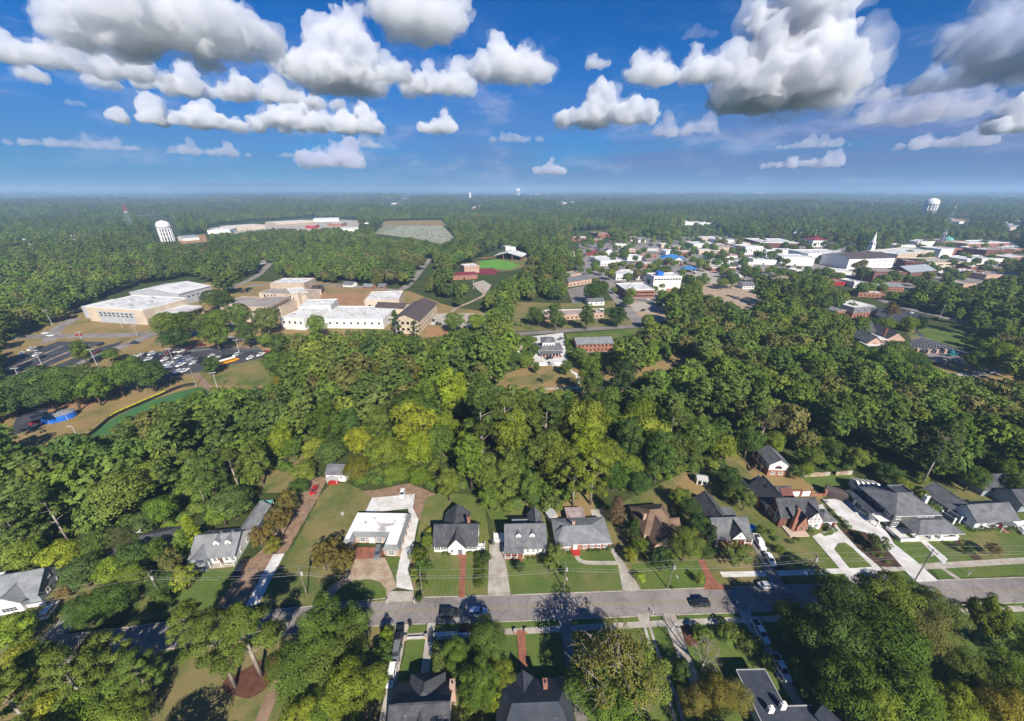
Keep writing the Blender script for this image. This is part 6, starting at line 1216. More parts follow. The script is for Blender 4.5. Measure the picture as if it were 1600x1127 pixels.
def branches(name, kind, L, seed, mat='bark', more=False):
    rs = random.Random(seed); parts = []
    if kind == 'pine':
        parts.append(tubev((0, 0, -.3), (.15, .1, 12), .38, .25, 8)); parts.append(tubev((.15, .1, 12), (.1, 0, 20.3), .25, .05, 7)); top = 19
        for l in L[::2]: parts.append(tubev((.1, 0, max(7, l[2] - 1.2)), tuple(l[:3]), .09, .03, 4, False))
    elif kind == 'cone':
        parts.append(tubev((0, 0, -.3), (0, 0, 11.5), .22, .03, 7))
        for l in L[::3]: parts.append(tubev((0, 0, l[2] - .3), tuple(l[:3]), .05, .02, 4, False))
    elif kind in ('small', 'broadleaf'):
        for k in range(4):
            t = k * 1.57 + .4; parts.append(tubev((.12 * math.cos(t), .12 * math.sin(t), -.2), (1.0 * math.cos(t), 1.0 * math.sin(t), 2.3), .09, .05, 6))
        for l in L[::2]: parts.append(tubev((l[0] * .35, l[1] * .35, 1.7), tuple(l[:3]), .04, .015, 4, False))
    else:
        zc = float(np.mean(L[:, 2])); fork = zc * (.42 if kind != 'hardwood' else .5); r0 = .42 if kind == 'oak' else .36
        parts.append(tubev((0, 0, -.3), (0, 0, .5), r0 * 1.35, r0, 9)); parts.append(tubev((0, 0, .5), (.1, .05, fork), r0, r0 * .78, 8))
        limbs = []
        for k in range(6):
            t = k * 1.05 + rs.uniform(-.3, .3); far_ = 2.6 if kind != 'hardwood' else 1.7
            e = (far_ * math.cos(t), far_ * math.sin(t), fork + (zc - fork) * rs.uniform(.7, 1.1) + (1.5 if kind == 'hardwood' else 0)); limbs.append(e)
            parts.append(tubev((.1, .05, fork - .3), e, r0 * .5, r0 * .26, 6, False))
        parts.append(tubev((.1, .05, fork), (0, 0, zc + (2.5 if kind != 'hardwood' else 5)), r0 * .7, r0 * .15, 6, False)); limbs.append((0, 0, zc + 1))
        for l in L[::(1 if more else 2)]:
            e = min(limbs, key=lambda q: (q[0] - l[0]) ** 2 + (q[1] - l[1]) ** 2 + (q[2] - l[2]) ** 2)
            tip = tuple(l[:3]) if not more else tuple(Vector(l[:3]) + (Vector(l[:3]) - Vector((0, 0, zc))).normalized() * 1.1)
            parts.append(tubev(e, tip, r0 * .22, .03, 4, False))
            if more:
                for q in range(4):
                    a = Vector(e).lerp(Vector(tip), rs.uniform(.4, .9)); parts.append(tubev(a, a + Vector((rs.uniform(-1, 1), rs.uniform(-1, 1), rs.uniform(0, 1.2))) * 1.3, .05, .012, 3, False))
    return mesh(name, *join(*parts), mat, True)
PROTO = {}
SPEC = {  # kind: (shape, mat, leaves, spray half size, bark, variants)
 'oak': ('oak', 'leaves', 5200, .30, 'bark', 3), 'hardwood': ('hardwood', 'leaves', 5200, .29, 'bark', 3), 'pine': ('pine', 'needles', 4300, .40, 'bark_pale', 3),
 'dense': ('dense', 'leaves_dark', 4200, .24, 'bark', 2), 'olive': ('oak', 'leaves_olive', 4600, .28, 'bark_pale', 2), 'yellow': ('oak', 'leaves_yellow', 3800, .29, 'bark', 1),
 'sparse': ('sparse', 'leaves_olive', 1700, .24, 'bark_pale', 2), 'rust': ('cone', 'leaves_rust', 3000, .19, 'bark', 1), 'cone': ('cone', 'leaves', 3200, .22, 'bark', 1),
 'small': ('small', 'leaves', 1700, .17, 'bark', 2), 'myrtle': ('small', 'leaves_olive', 1700, .17, 'bark_pale', 1), 'shrub': ('shrub', 'leaves_dark', 420, .10, None, 2), 'lightshrub': ('shrub', 'leaves', 420, .10, None, 1),
 'broadleaf': ('broadleaf', 'leaves', 420, .42, 'bark', 1), 'bare': ('sparse', 'leaves_olive', 160, .2, 'bark_pale', 1)}
def proto(kind, k, near=False):
    sh, mt, n, s, bk, nv = SPEC[kind]; k %= nv
    if near: n, s = int(n * 2.3), s * .66
    k = (k, near)
    if (kind, k) not in PROTO:
        seed = sum(map(ord, kind)) * 7 + k[0]
        c, L = crown('crown', sh, seed, n, s, mt)
        PROTO[kind, k] = (c, branches('trunk', sh, L, seed, bk, kind in ('sparse', 'bare')) if bk else None)
    return PROTO[kind, k]
TOP = {'oak': 13.5, 'hardwood': 17.5, 'pine': 21.5, 'dense': 11.5, 'olive': 13.5, 'yellow': 13.5, 'sparse': 14, 'rust': 12.5, 'cone': 12.5, 'small': 5.4, 'myrtle': 5.4, 'shrub': 1.2, 'lightshrub': 1.2, 'broadleaf': 3, 'bare': 14}
MID = {'oak': 8.2, 'hardwood': 9.8, 'pine': 15, 'dense': 6.2, 'olive': 8.6, 'yellow': 8.6, 'sparse': 9, 'rust': 6, 'cone': 6, 'small': 3.3, 'myrtle': 3.3, 'shrub': .7, 'lightshrub': .7, 'broadleaf': 1.8, 'bare': 9}
RAD = {'oak': 6.4, 'hardwood': 5.9, 'pine': 5.0, 'dense': 4.4, 'olive': 6.4, 'yellow': 6.4, 'sparse': 5.8, 'rust': 3.2, 'cone': 3.2, 'small': 2.6, 'myrtle': 2.6, 'shrub': 1.05, 'lightshrub': 1.05, 'broadleaf': 2.8, 'bare': 5.8}
NAME = {'oak': 'oak_tree', 'hardwood': 'hardwood_tree', 'pine': 'pine_tree', 'dense': 'evergreen_tree', 'olive': 'olive_green_tree', 'yellow': 'yellowing_tree', 'sparse': 'thinning_tree', 'rust': 'rusty_tree', 'cone': 'conical_tree', 'small': 'small_tree', 'myrtle': 'myrtle_tree', 'shrub': 'shrub', 'lightshrub': 'shrub', 'broadleaf': 'broad_leaved_shrub', 'bare': 'bare_tree'}
LOOK = {'oak': 'broad green oak', 'hardwood': 'tall green hardwood', 'pine': 'tall pine with bare trunk', 'dense': 'dense dark evergreen', 'olive': 'broad olive green tree', 'yellow': 'yellowing broad tree', 'sparse': 'thinning tree with grey branches', 'rust': 'rusty brown conical tree', 'cone': 'narrow conical green tree', 'small': 'small round green tree', 'myrtle': 'small brownish myrtle tree', 'shrub': 'dark clipped shrub', 'lightshrub': 'light green shrub', 'broadleaf': 'broad leaved ornamental shrub', 'bare': 'nearly bare grey tree'}
PLANTS = []     # (kind, x, y, scale, tint)
trng = random.Random(21)
def plant(kind, px, py, s=1.0, tint=None, crown_c=True, w=None):
    """set a plant by the sighted centre of its crown (or of its foot)"""
    p = at(px, py, MID[kind] * s) if crown_c else at(px, py)
    PLANTS.append((kind, p.x, p.y, s * (1 if w is None else 1), tint or (1, 1, 1)))
G1, G2, G3, YG, DK = (1, 1, 1), (1.25, 1.2, .9), (.75, .8, .85), (1.7, 1.45, .8), (.62, .7, .8)
# foreground, lower left to lower right
for a in [('pine', 368, 1073, 1.08, G2, False), ('pine', 409, 1056, 1.15, G2, False), ('pine', 330, 1040, .95, G2, False)]: plant(*a)
for a in [('hardwood', 505, 990, 1.15, G3), ('oak', 520, 1020, 1.1, G3), ('oak', 465, 1035, .95, G3), ('oak', 545, 985, .95, G1), ('hardwood', 540, 1085, .95, YG), ('hardwood', 585, 1065, .62, G2), ('oak', 500, 1105, .7, G1), ('small', 604, 995, 1.0, YG), ('small', 598, 1020, 1.1, G2), ('hardwood', 470, 1120, .7, YG),
 ('hardwood', 715, 1025, .65, G1), ('oak', 760, 1000, .85, G1), ('hardwood', 750, 1065, .8, G1), ('oak', 780, 1050, .55, G2), ('small', 735, 1100, 1.1, G1), ('small', 770, 1095, 1.0, YG),
 ('sparse', 965, 1040, 1.6, G2), ('oak', 928, 1062, 1.0, (1.35, 1.25, 1.0)), ('oak', 1002, 1056, 1.05, (1.3, 1.25, 1.0)), ('oak', 965, 1105, 1.05, G2), ('hardwood', 968, 1022, .8, (1.3, 1.25, 1.1)),
 ('bare', 1105, 1020, .75, G1), ('yellow', 1120, 1085, .7, (.9, .85, 1.3)), ('olive', 1090, 1095, .6, G2), ('olive', 1150, 1080, .55, G2), ('small', 1063, 1050, 1.2, DK),
 ('broadleaf', 1098, 992, 1.15, G1), ('broadleaf', 1140, 985, 1.2, G1), ('broadleaf', 1172, 1003, 1.2, G1), ('small', 1252, 1050, 1.35, G2), ('small', 1200, 1035, .8, G1), ('small', 860, 1022, .6, G1),
 ('oak', 1318, 935, 1.15, DK), ('oak', 1380, 940, 1.2, G1), ('oak', 1305, 1000, 1.3, G1), ('oak', 1385, 1005, 1.45, G1), ('olive', 1440, 985, 1.1, G1), ('oak', 1325, 1075, 1.2, G1), ('hardwood', 1410, 1090, 1.15, G2), ('oak', 1470, 950, .8, G1), ('dense', 1540, 965, 1.15, YG), ('oak', 1505, 1045, .8, G1), ('hardwood', 1570, 1050, .8, YG), ('hardwood', 1480, 1110, .9, YG), ('olive', 1560, 1115, .9, YG), ('oak', 1595, 1000, .75, G1), ('oak', 1605, 1090, 1.0, G1), ('oak', 1540, 1060, .7, DK), ('hardwood', 1360, 1120, .9, G2), ('oak', 1430, 925, .6, G1),
 ('pine', 150, 1020, .95, G2), ('pine', 110, 1060, 1.0, G2), ('oak', 170, 1080, .9, G2), ('pine', 60, 1040, 1.0, G2), ('oak', 20, 1040, .9, YG), ('pine', 15, 1100, 1.0, G2), ('oak', 80, 1110, .9, YG), ('oak', 10, 985, .75, YG), ('oak', 190, 1120, .75, G2), ('oak', 130, 1110, .9, G2), ('pine', 210, 1045, .8, G2),
 ('oak', 165, 935, .85, DK), ('oak', 205, 905, .75, YG), ('oak', 130, 955, .7, DK), ('oak', 125, 890, .8, G3), ('small', 285, 900, 1.5, G2), ('myrtle', 268, 880, 1.7, G1), ('cone', 300, 835, 1.05, YG), ('cone', 285, 850, .9, G2), ('small', 250, 935, 1.1, DK), ('oak', 155, 850, .7, DK), ('small', 45, 900, 1.2, G2), ('oak', 95, 862, .8, YG), ('oak', 40, 865, .8, G2), ('olive', 190, 840, .7, DK), ('myrtle', 98, 925, .8, (1.3, .9, .9)),
 ('myrtle', 432, 812, 2.0, (1.2, .9, .85)), ('myrtle', 405, 838, 1.4, (1.2, .9, .85)), ('myrtle', 448, 785, 1.8, (1.1, .95, .85)), ('oak', 465, 758, .55, DK), ('oak', 475, 735, .75, G1), ('oak', 455, 700, .8, G3), ('oak', 490, 700, .8, YG), ('small', 425, 850, 1.2, (1.1, .9, .8)),
 ('myrtle', 505, 868, 1.7, (1.15, .95, .8)), ('myrtle', 535, 878, 1.8, (1.15, .95, .8)), ('myrtle', 520, 855, 1.5, (1.1, .95, .8)),
 ('small', 655, 868, 1.35, (1.1, .9, .7)), ('small', 662, 885, 1.2, G1), ('small', 668, 845, .9, G2), ('small', 650, 895, .85, YG), ('lightshrub', 673, 829, 1.7, YG), ('small', 660, 912, .8, G1), ('small', 655, 935, .5, DK),
 ('small', 868, 862, 1.25, (1.1, 1.05, 1.1)), ('small', 860, 880, 1.0, (1.1, 1.0, 1)), ('small', 812, 886, .75, DK), ('small', 882, 893, .5, DK),
 ('rust', 965, 795, 1.0, G1), ('oak', 1072, 850, .85, G1), ('oak', 1092, 820, .62, DK), ('oak', 1080, 790, .6, DK), ('oak', 1065, 775, .6, G1), ('dense', 1108, 836, .7, DK), ('small', 1000, 852, 1.2, (1.2, 1, .8)), ('small', 985, 865, 1.0, (1.3, 1.1, .8)), ('small', 1035, 872, 1.5, DK), ('small', 990, 835, 1.1, DK), ('small', 1045, 868, .9, G1), ('lightshrub', 1000, 902, 1.8, (1.9, 1.6, 1.4)), ('small', 1093, 905, .6, G2), ('dense', 992, 822, .5, G1),
 ('small', 1153, 862, 1.6, G1), ('oak', 1150, 765, .7, (1.1, .95, .9)), ('oak', 1165, 780, .6, G1), ('oak', 1140, 745, .7, G3), ('small', 1219, 857, .6, YG), ('small', 1190, 828, .7, G2), ('lightshrub', 1270, 829, 1.6, G1), ('lightshrub', 1243, 812, 1.2, G2), ('small', 1376, 848, 1.1, G3), ('small', 1365, 842, .8, G3),
 ('oak', 1270, 715, .75, G1), ('oak', 1305, 700, .7, G3), ('small', 1245, 735, 1.2, G1), ('oak', 1260, 735, .45, YG), ('oak', 1340, 715, .7, G1), ('oak', 1390, 735, .6, DK), ('oak', 1410, 755, .55, G1), ('oak', 1440, 775, .4, G1), ('small', 1455, 795, 1.1, G1),
 ('myrtle', 1555, 857, .85, (1.2, .9, .9)), ('small', 1513, 857, .7, DK), ('pine', 1440, 757, 1.2, (.8, .85, 1), False), ('sparse', 1475, 690, 1.3, G1), ('pine', 1590, 760, 1.0, (.8, .9, 1), False), ('oak', 1520, 745, .8, DK), ('oak', 1570, 730, .8, G1), ('oak', 1595, 755, .7, DK), ('dense', 760, 870, .38, G1)]: plant(*a)
# hedge and clipped shrubs
for i in range(9): plant('shrub', 748 + (i % 2) * 5, 872 + i * 5.6, 1.5, G2, False)
for px, py, s in [(695, 868, .9), (702, 868, .9), (735, 867, .9), (744, 867, .9), (800, 882, .7), (808, 881, .7), (826, 875, .7), (834, 874, .7), (843, 873, .7), (922, 863, .9), (929, 863, .9), (936, 862, .8), (945, 861, .7), (951, 860, 1.3), (880, 868, 1.1), (888, 866, 1.0), (1523, 832, 1.2), (1537, 831, 1.4), (1552, 829, 1.5), (1575, 830, 1.8), (1205, 835, 1.2), (1212, 846, 1.2), (1236, 850, 1.1), (1248, 846, 1.0), (1295, 832, 1.0), (1302, 831, 1.2), (1325, 826, 1.1), (1338, 838, 1.2), (1350, 852, 1.2), (1362, 866, 1.1), (1375, 872, .9), (1385, 880, .9), (1355, 862, .8), (1400, 842, .9), (1420, 839, .9), (1460, 832, 1.1), (1468, 831, 1.0), (1312, 812, .9), (1300, 800, .8), (1320, 818, 1.0), (600, 871, .6), (1050, 920, .6), (620, 1010, .8), (1500, 855, 1.0), (1510, 866, .9)]:
    plant('shrub' if (px + py) % 3 else 'lightshrub', px, py, s, G1, False)
# trees of the gardens just below the picture, whose shade falls into it
for a in [('oak', 235, 1215, 1.1, G1), ('hardwood', 60, 1190, 1.0, G1), ('oak', 560, 1190, .9, G1), ('hardwood', 700, 1200, .8, G1), ('oak', 860, 1215, .9, G1), ('oak', 1040, 1190, 1.0, G1), ('oak', 1180, 1210, 1.0, G1), ('oak', 760, 1215, .9, G1), ('oak', 205, 868, .8, DK), ('oak', 240, 862, .6, G1), ('oak', 175, 890, .7, YG), ('oak', 255, 905, .6, G3), ('oak', 1250, 975, .9, DK), ('small', 690, 1030, 1.3, G1), ('oak', 1100, 860, .45, DK)]: plant(*a)
# park, school row and town trees that stand alone
for a in [('dense', 842, 585 - 92, 1.0, G1), ('dense', 868, 494, 1.25, G1), ('dense', 917, 495, 1.2, G1), ('dense', 966, 491, 1.15, G3), ('dense', 880, 503, .55, DK), ('dense', 832, 494, .9, G1),
 ('oak', 905, 552, .85, G1), ('oak', 921, 563, .9, G1), ('oak', 953, 566, .85, G3), ('oak', 975, 545, .8, G1), ('oak', 988, 560, .8, G1), ('oak', 1010, 552, .85, G1), ('dense', 922, 594, 1.3, G2), ('dense', 974, 592, 1.25, DK), ('dense', 885, 572, .65, G2), ('small', 825, 528, 1.3, G1), ('dense', 838, 575, .45, G2), ('oak', 800, 560, .75, G1), ('oak', 822, 560, .7, G2), ('oak', 835, 545, .6, G1), ('oak', 780, 545, .7, G1), ('sparse', 850, 590, .45, G1), ('oak', 1035, 540, .8, G1), ('dense', 1000, 528, .7, G1),
 ('oak', 65, 595, 1.1, DK), ('oak', 95, 590, 1.25, G3), ('oak', 130, 590, 1.2, DK), ('oak', 110, 610, 1.05, DK), ('oak', 145, 605, 1.0, G3), ('oak', 70, 610, 1.0, DK), ('oak', 180, 588, 1.1, G3), ('oak', 205, 583, 1.1, DK), ('oak', 230, 582, 1.1, G3), ('oak', 5, 620, 1.1, DK), ('oak', 20, 610, 1.0, DK), ('dense', 128, 551, .95, G2), ('oak', 172, 552, .6, G1), ('dense', 330, 568, .8, G1),
 ('oak', 260, 510, 1.3, G1), ('oak', 285, 505, 1.2, G3), ('oak', 310, 500, 1.2, G1), ('oak', 340, 498, 1.2, G1), ('oak', 375, 495, 1.3, G1), ('oak', 415, 497, 1.3, G1), ('oak', 272, 525, 1.1, G3), ('oak', 335, 522, 1.2, G1), ('oak', 385, 522, 1.0, G3), ('dense', 435, 536, 1.1, G1), ('oak', 430, 560, 1.0, G1), ('oak', 447, 572, 1.0, G3), ('oak', 495, 508, 1.0, G1), ('oak', 335, 462, 1.4, DK), ('oak', 350, 470, 1.0, DK), ('pine', 617, 502, .7, G3), ('pine', 648, 512, .6, G3), ('oak', 415, 528, .7, G2),
 ('oak', 925, 455, 1.5, DK), ('oak', 940, 452, 1.4, DK), ('oak', 710, 500, 1.0, G1), ('oak', 745, 500, 1.0, G2), ('yellow', 560, 575, .8, G1), ('yellow', 600, 577, .85, G1), ('yellow', 640, 577, .85, G1), ('yellow', 440, 590, .6, G1), ('yellow', 785, 378, 1.1, (.8, .85, 1)), ('yellow', 645, 405, .9, (.7, .8, 1)), ('yellow', 588, 436, .8, (.7, .8, 1)), ('yellow', 1280, 472, 1.0, G1), ('hardwood', 1220, 510, .8, YG), ('yellow', 556, 728, .65, (.8, .85, 1)),
 ('oak', 1512, 590 - 60, .5, DK), ('oak', 1525, 563, .8, G1), ('oak', 1560, 555, 1.1, G2), ('oak', 1585, 556, 1.0, G2), ('myrtle', 1395, 483, 2.2, (1.3, .9, .9)), ('dense', 1437, 507, .8, DK), ('hardwood', 1497, 492, .6, G2), ('oak', 1360, 505, .8, DK), ('oak', 1385, 505, .8, G2), ('oak', 1420, 508, .8, G2), ('oak', 1400, 550, 1.1, G1), ('oak', 1425, 560, 1.0, G3), ('oak', 1385, 560, 1.1, G1)]: plant(a[0], a[1], a[2], a[3] * ((1.5 if a[0] == 'dense' else 1.3) if a[1] < 780 or a[1] > 1045 or a[0] == 'dense' else 1.0), a[4])

# shade trees of the town
for i, q in enumerate([(1110, 402), (1095, 408), (1128, 400), (1000, 416), (1018, 420), (1040, 420), (1160, 392), (1205, 400), (1165, 425), (1180, 430), (1262, 425), (1290, 428), (1250, 430), (1310, 430), (1350, 425), (1395, 432), (1130, 440), (1145, 436), (1075, 440), (1090, 445), (1060, 395), (1075, 385), (905, 412), (890, 415), (870, 410), (1450, 432), (1480, 440), (1345, 388), (1300, 386), (1220, 428), (1103, 398), (1120, 408), (1030, 424), (1275, 430), (975, 398), (1540, 418), (1575, 420)]): plant('oak', q[0], q[1], 1.0 + .35 * ((i * 37) % 10) / 10, (DK, G1, G3)[i % 3])
# the tall front row of the wood behind the houses
for a in [('hardwood', 735, 722, 1.3, G2), ('hardwood', 792, 738, 1.1, G2), ('hardwood', 850, 700, 1.35, G1), ('hardwood', 912, 700, 1.3, YG), ('oak', 655, 700, 1.2, YG), ('oak', 600, 700, 1.15, YG), ('hardwood', 665, 625, 1.4, YG), ('oak', 560, 690, 1.0, (1.5, 1.3, .7)), ('hardwood', 700, 755, .8, G1), ('hardwood', 765, 770, .7, G1), ('hardwood', 830, 762, .8, G1), ('oak', 690, 690, 1.2, G1), ('pine', 895, 790, 1.0, YG, False), ('pine', 922, 788, 1.15, YG, False), ('hardwood', 985, 690, 1.3, G3), ('hardwood', 1030, 710, 1.25, G3), ('oak', 960, 740, .9, DK), ('hardwood', 1090, 680, 1.3, G1), ('oak', 1130, 700, 1.0, G2), ('oak', 1000, 755, .7, DK), ('oak', 620, 735, .8, G2), ('oak', 655, 742, .7, G2), ('hardwood', 325, 745, 1.2, G3), ('oak', 185, 770, 1.4, G1), ('oak', 230, 740, 1.2, G2), ('pine', 300, 735, 1.0, G2), ('hardwood', 440, 690, 1.0, YG), ('pine', 55, 880, 1.0, G1, False), ('pine', 20, 870, 1.0, G1, False), ('pine', 110, 850, 1.0, G1, False), ('hardwood', 400, 720, 1.1, G3), ('oak', 360, 780, 1.0, G1), ('oak', 345, 800, .7, G2), ('oak', 250, 800, .9, G2), ('oak', 215, 820, .8, DK), ('oak', 515, 700, .9, G1), ('oak', 1210, 690, .8, G2), ('oak', 1170, 690, 1.0, G1), ('sparse', 1200, 650, 1.3, G1)]: plant(*a)

# the woods: every tree that stands clear of the sight lines to open ground
def inside(poly, x, y):
    c = False; j = len(poly) - 1
    for i in range(len(poly)):
        xi, yi = poly[i]; xj, yj = poly[j]
        if (yi > y) != (yj > y) and x < (xj - xi) * (y - yi) / (yj - yi) + xi: c = not c
        j = i
    return c
BOX = [(min(p[0] for p in P), max(p[0] for p in P), min(p[1] for p in P), max(p[1] for p in P)) for P in OPEN]
def is_open(x, y): return any(b[0] <= x <= b[1] and b[2] <= y <= b[3] and inside(P, x, y) for P, b in zip(OPEN, BOX))
def near_planted(x, y, d):
    return any(abs(q[1] - x) < d and abs(q[2] - y) < d for q in PLANTS if RAD[q[0]] > 2)
def woods():
    out = []; r = random.Random(5); yy = 88.0
    while yy < 1750:
        step = 9.2 if yy < 230 else (9.6 if yy < 420 else 11.0 + (yy - 420) * .0045)
        xm = min(yy * 1.42 + 40, 2600); x = -xm + r.uniform(0, step)
        while x < xm:
            X = x + r.uniform(-.38, .38) * step; Yy = yy + r.uniform(-.38, .38) * step
            h = r.uniform(.78, 1.42) * (1 if yy < 420 else 1.12)
            k = r.random(); zone = math.sin(X * .017 + 1) + math.sin(Yy * .021) + math.sin((X + Yy) * .009)
            if Yy < 170 and X < -85: kind = 'pine' if k < .35 else ('oak' if k < .75 else 'hardwood')
            else: kind = 'hardwood' if k < .42 else ('oak' if k < .72 else ('pine' if k < .72 + .12 + .06 * zone else ('olive' if k < .95 else 'dense')))
            if k > .985: kind = 'sparse'
            s = h * (.92 if kind == 'hardwood' else 1.0)
            ok = True
            heart = -85 < X < 62 and 118 < Yy < 245            # the old, bigger trees at the heart of the wood
            if heart: s *= 1.32; ok = r.random() < .66
            top = TOP[kind] * s; rad = RAD[kind] * s * .62
            for dx, z in () if not ok else ((0, 0), (0, top * .5), (0, top * .92), (-rad, top * .6), (rad, top * .6)):
                px, py = sight(X + dx, Yy, z)
                if py > 760 and dx == 0 and z == 0 and 0 < px < 1600: pass
                if is_open(px, py): ok = False; break
            if ok:
                px, py = sight(X, Yy, 0); px2, py2 = sight(X, Yy, top * .7)
                if inside(TOWN, px, py) or inside(TOWN, px2, py2):
                    ok = r.random() < .19; s *= .72; kind = 'oak' if kind in ('pine', 'hardwood') else kind
            if ok and near_planted(X, Yy, 5.6): ok = False
            if ok:
                v = r.random(); g = r.uniform(.72, 1.18)
                tint = (g * 1.05, g, g * .9) if v < (.36 if heart else .70) else ((g * 1.6, g * 1.42, g * .8) if v < .90 else (g * .6, g * .7, g * .8))
                out.append((kind, X, Yy, s, tint))
            x += step
        yy += step * .92
    return out
W_ALL = woods()
def shown(q):
    px, py = sight(q[1], q[2], MID[q[0]] * q[3]); return -30 < px < 1630 and py < 1150
seen = [q for q in W_ALL if shown(q)]; seen.sort(key=lambda q: q[2] ** 2 + q[1] ** 2)
n_ind = 300 - len([q for q in PLANTS if RAD[q[0]] > 3])
PLANTS += seen[:max(0, n_ind)]; REST = seen[max(0, n_ind):] + [q for q in W_ALL if not shown(q) and q[2] < 500 and abs(q[1]) < q[2] * 1.42 + 20]
LAND = [('the long grey house', (-135, 66)), ('the dark roof in the trees', (-110, 84)), ('the dormered grey house', (-86, 84)), ('the white cottage', (-66, 118)), ('the red car', (-62, 112)), ('the flat roofed office', (-42, 90)), ('the black roofed white house', (-17, 89)), ('the dormered white house', (4, 88)), ('the brick ranch house', (22, 90)), ('the brown roofed house', (46, 92)), ('the dark grey bungalow', (68, 94)), ('the Tudor house', (92, 102)), ('the brick and white cottage', (101, 122)), ('the green house', (128, 100)), ('the long white house', (154, 98)), ('the mulch ring', tuple(at(395, 1060).xy)), ('the black shingled roof', (-18, 43)), ('the navy roofed house', (5, 44)), ('the dark blue flat roof', (55, 44)), ('the house at lower right', (68, 38)), ('the street bend', (-118, 56)), ('the parked white van', tuple(at(748, 960).xy)), ('the silver street car', tuple(at(1197, 917).xy)), ('the blue tent', tuple(at(95, 655).xy)), ('the ball field fence', tuple(at(210, 645).xy)), ('the school bus', tuple(at(358, 566).xy)), ('the gymnasium', tuple(at(190, 505).xy)), ('the white school block', tuple(at(500, 515).xy)), ('the brown roofed school', tuple(at(650, 515).xy)), ('the club house', tuple(at(860, 555).xy)), ('the apartment block', tuple(at(930, 550).xy)), ('the park path', tuple(at(930, 606).xy)), ('the covered walkway', tuple(at(895, 490).xy)), ('the church school', tuple(at(1380, 545).xy)), ('the lined car park', tuple(at(1470, 545).xy)), ('the mansard building', tuple(at(1350, 493).xy)), ('the amphitheatre', tuple(at(760, 430).xy)), ('the graveyard', tuple(at(650, 365).xy)), ('the pale retaining wall', tuple(at(1290, 744).xy)), ('the grassy lane', tuple(at(450, 720).xy)), ('the middle of the wood', tuple(at(700, 680).xy)), ('the wood left of centre', tuple(at(560, 640).xy)), ('the wood right of centre', tuple(at(1000, 680).xy)), ('the wood above the bungalow', tuple(at(1130, 660).xy)), ('the right hand wood', tuple(at(1400, 660).xy)), ('the left hand wood', tuple(at(150, 760).xy)), ('the wood by the ball field', tuple(at(300, 680).xy)), ('the right wood edge', tuple(at(1560, 660).xy)), ('the upper right wood', tuple(at(1250, 590).xy)), ('the left edge of the photo', tuple(at(15, 780).xy))]
ORD = ['nearest'] + WORDS[1:]
by = {}
for i, q in enumerate(PLANTS):
    nm, p = min(LAND, key=lambda l: (l[1][0] - q[1]) ** 2 + (l[1][1] - q[2]) ** 2)
    look = LOOK[q[0]]; s = q[3]
    if q[0] in ('oak', 'hardwood', 'pine', 'olive', 'small'):
        t = q[4]; look = ('yellow ' if t[0] > 1.35 else ('dusky ' if t[1] < .75 else '')) + look
    by.setdefault((nm, look), []).append((math.hypot(p[0] - q[1], p[1] - q[2]), i))
LABEL = {}
for (nm, look), L in by.items():
    L.sort()
    for r_, (_, i) in enumerate(L): LABEL[i] = f'{look} by {nm}' if len(L) == 1 else f'{look}, {ORD[r_]} out from {nm}'
for i, (kind, x, y, s, tint) in enumerate(PLANTS):
    cm, tm = proto(kind, i, y < 100 and RAD[kind] > 3 and math.hypot(x, y) < 125); small = tm is None
    rz = (i * 2.399) % 6.283
    g = 'shrubs in the gardens' if small else 'trees of the woods and gardens'
    if small:
        o = tag(obj(NAME[kind], cm, None, (x, y, 0), rz), LABEL[i], 'shrub', g); o.scale = (s, s, s); o.color = (*tint, 1); continue
    t = thing(NAME[kind], LABEL[i], 'tree', (x, y, 0), rz, g); sq = 1 + .12 * math.sin(i * 1.7)
    t.scale = (s * sq, s * sq, s * (2 - sq))
    c = obj('crown', cm, t); c.color = (*tint, 1); obj('trunk', tm, t)

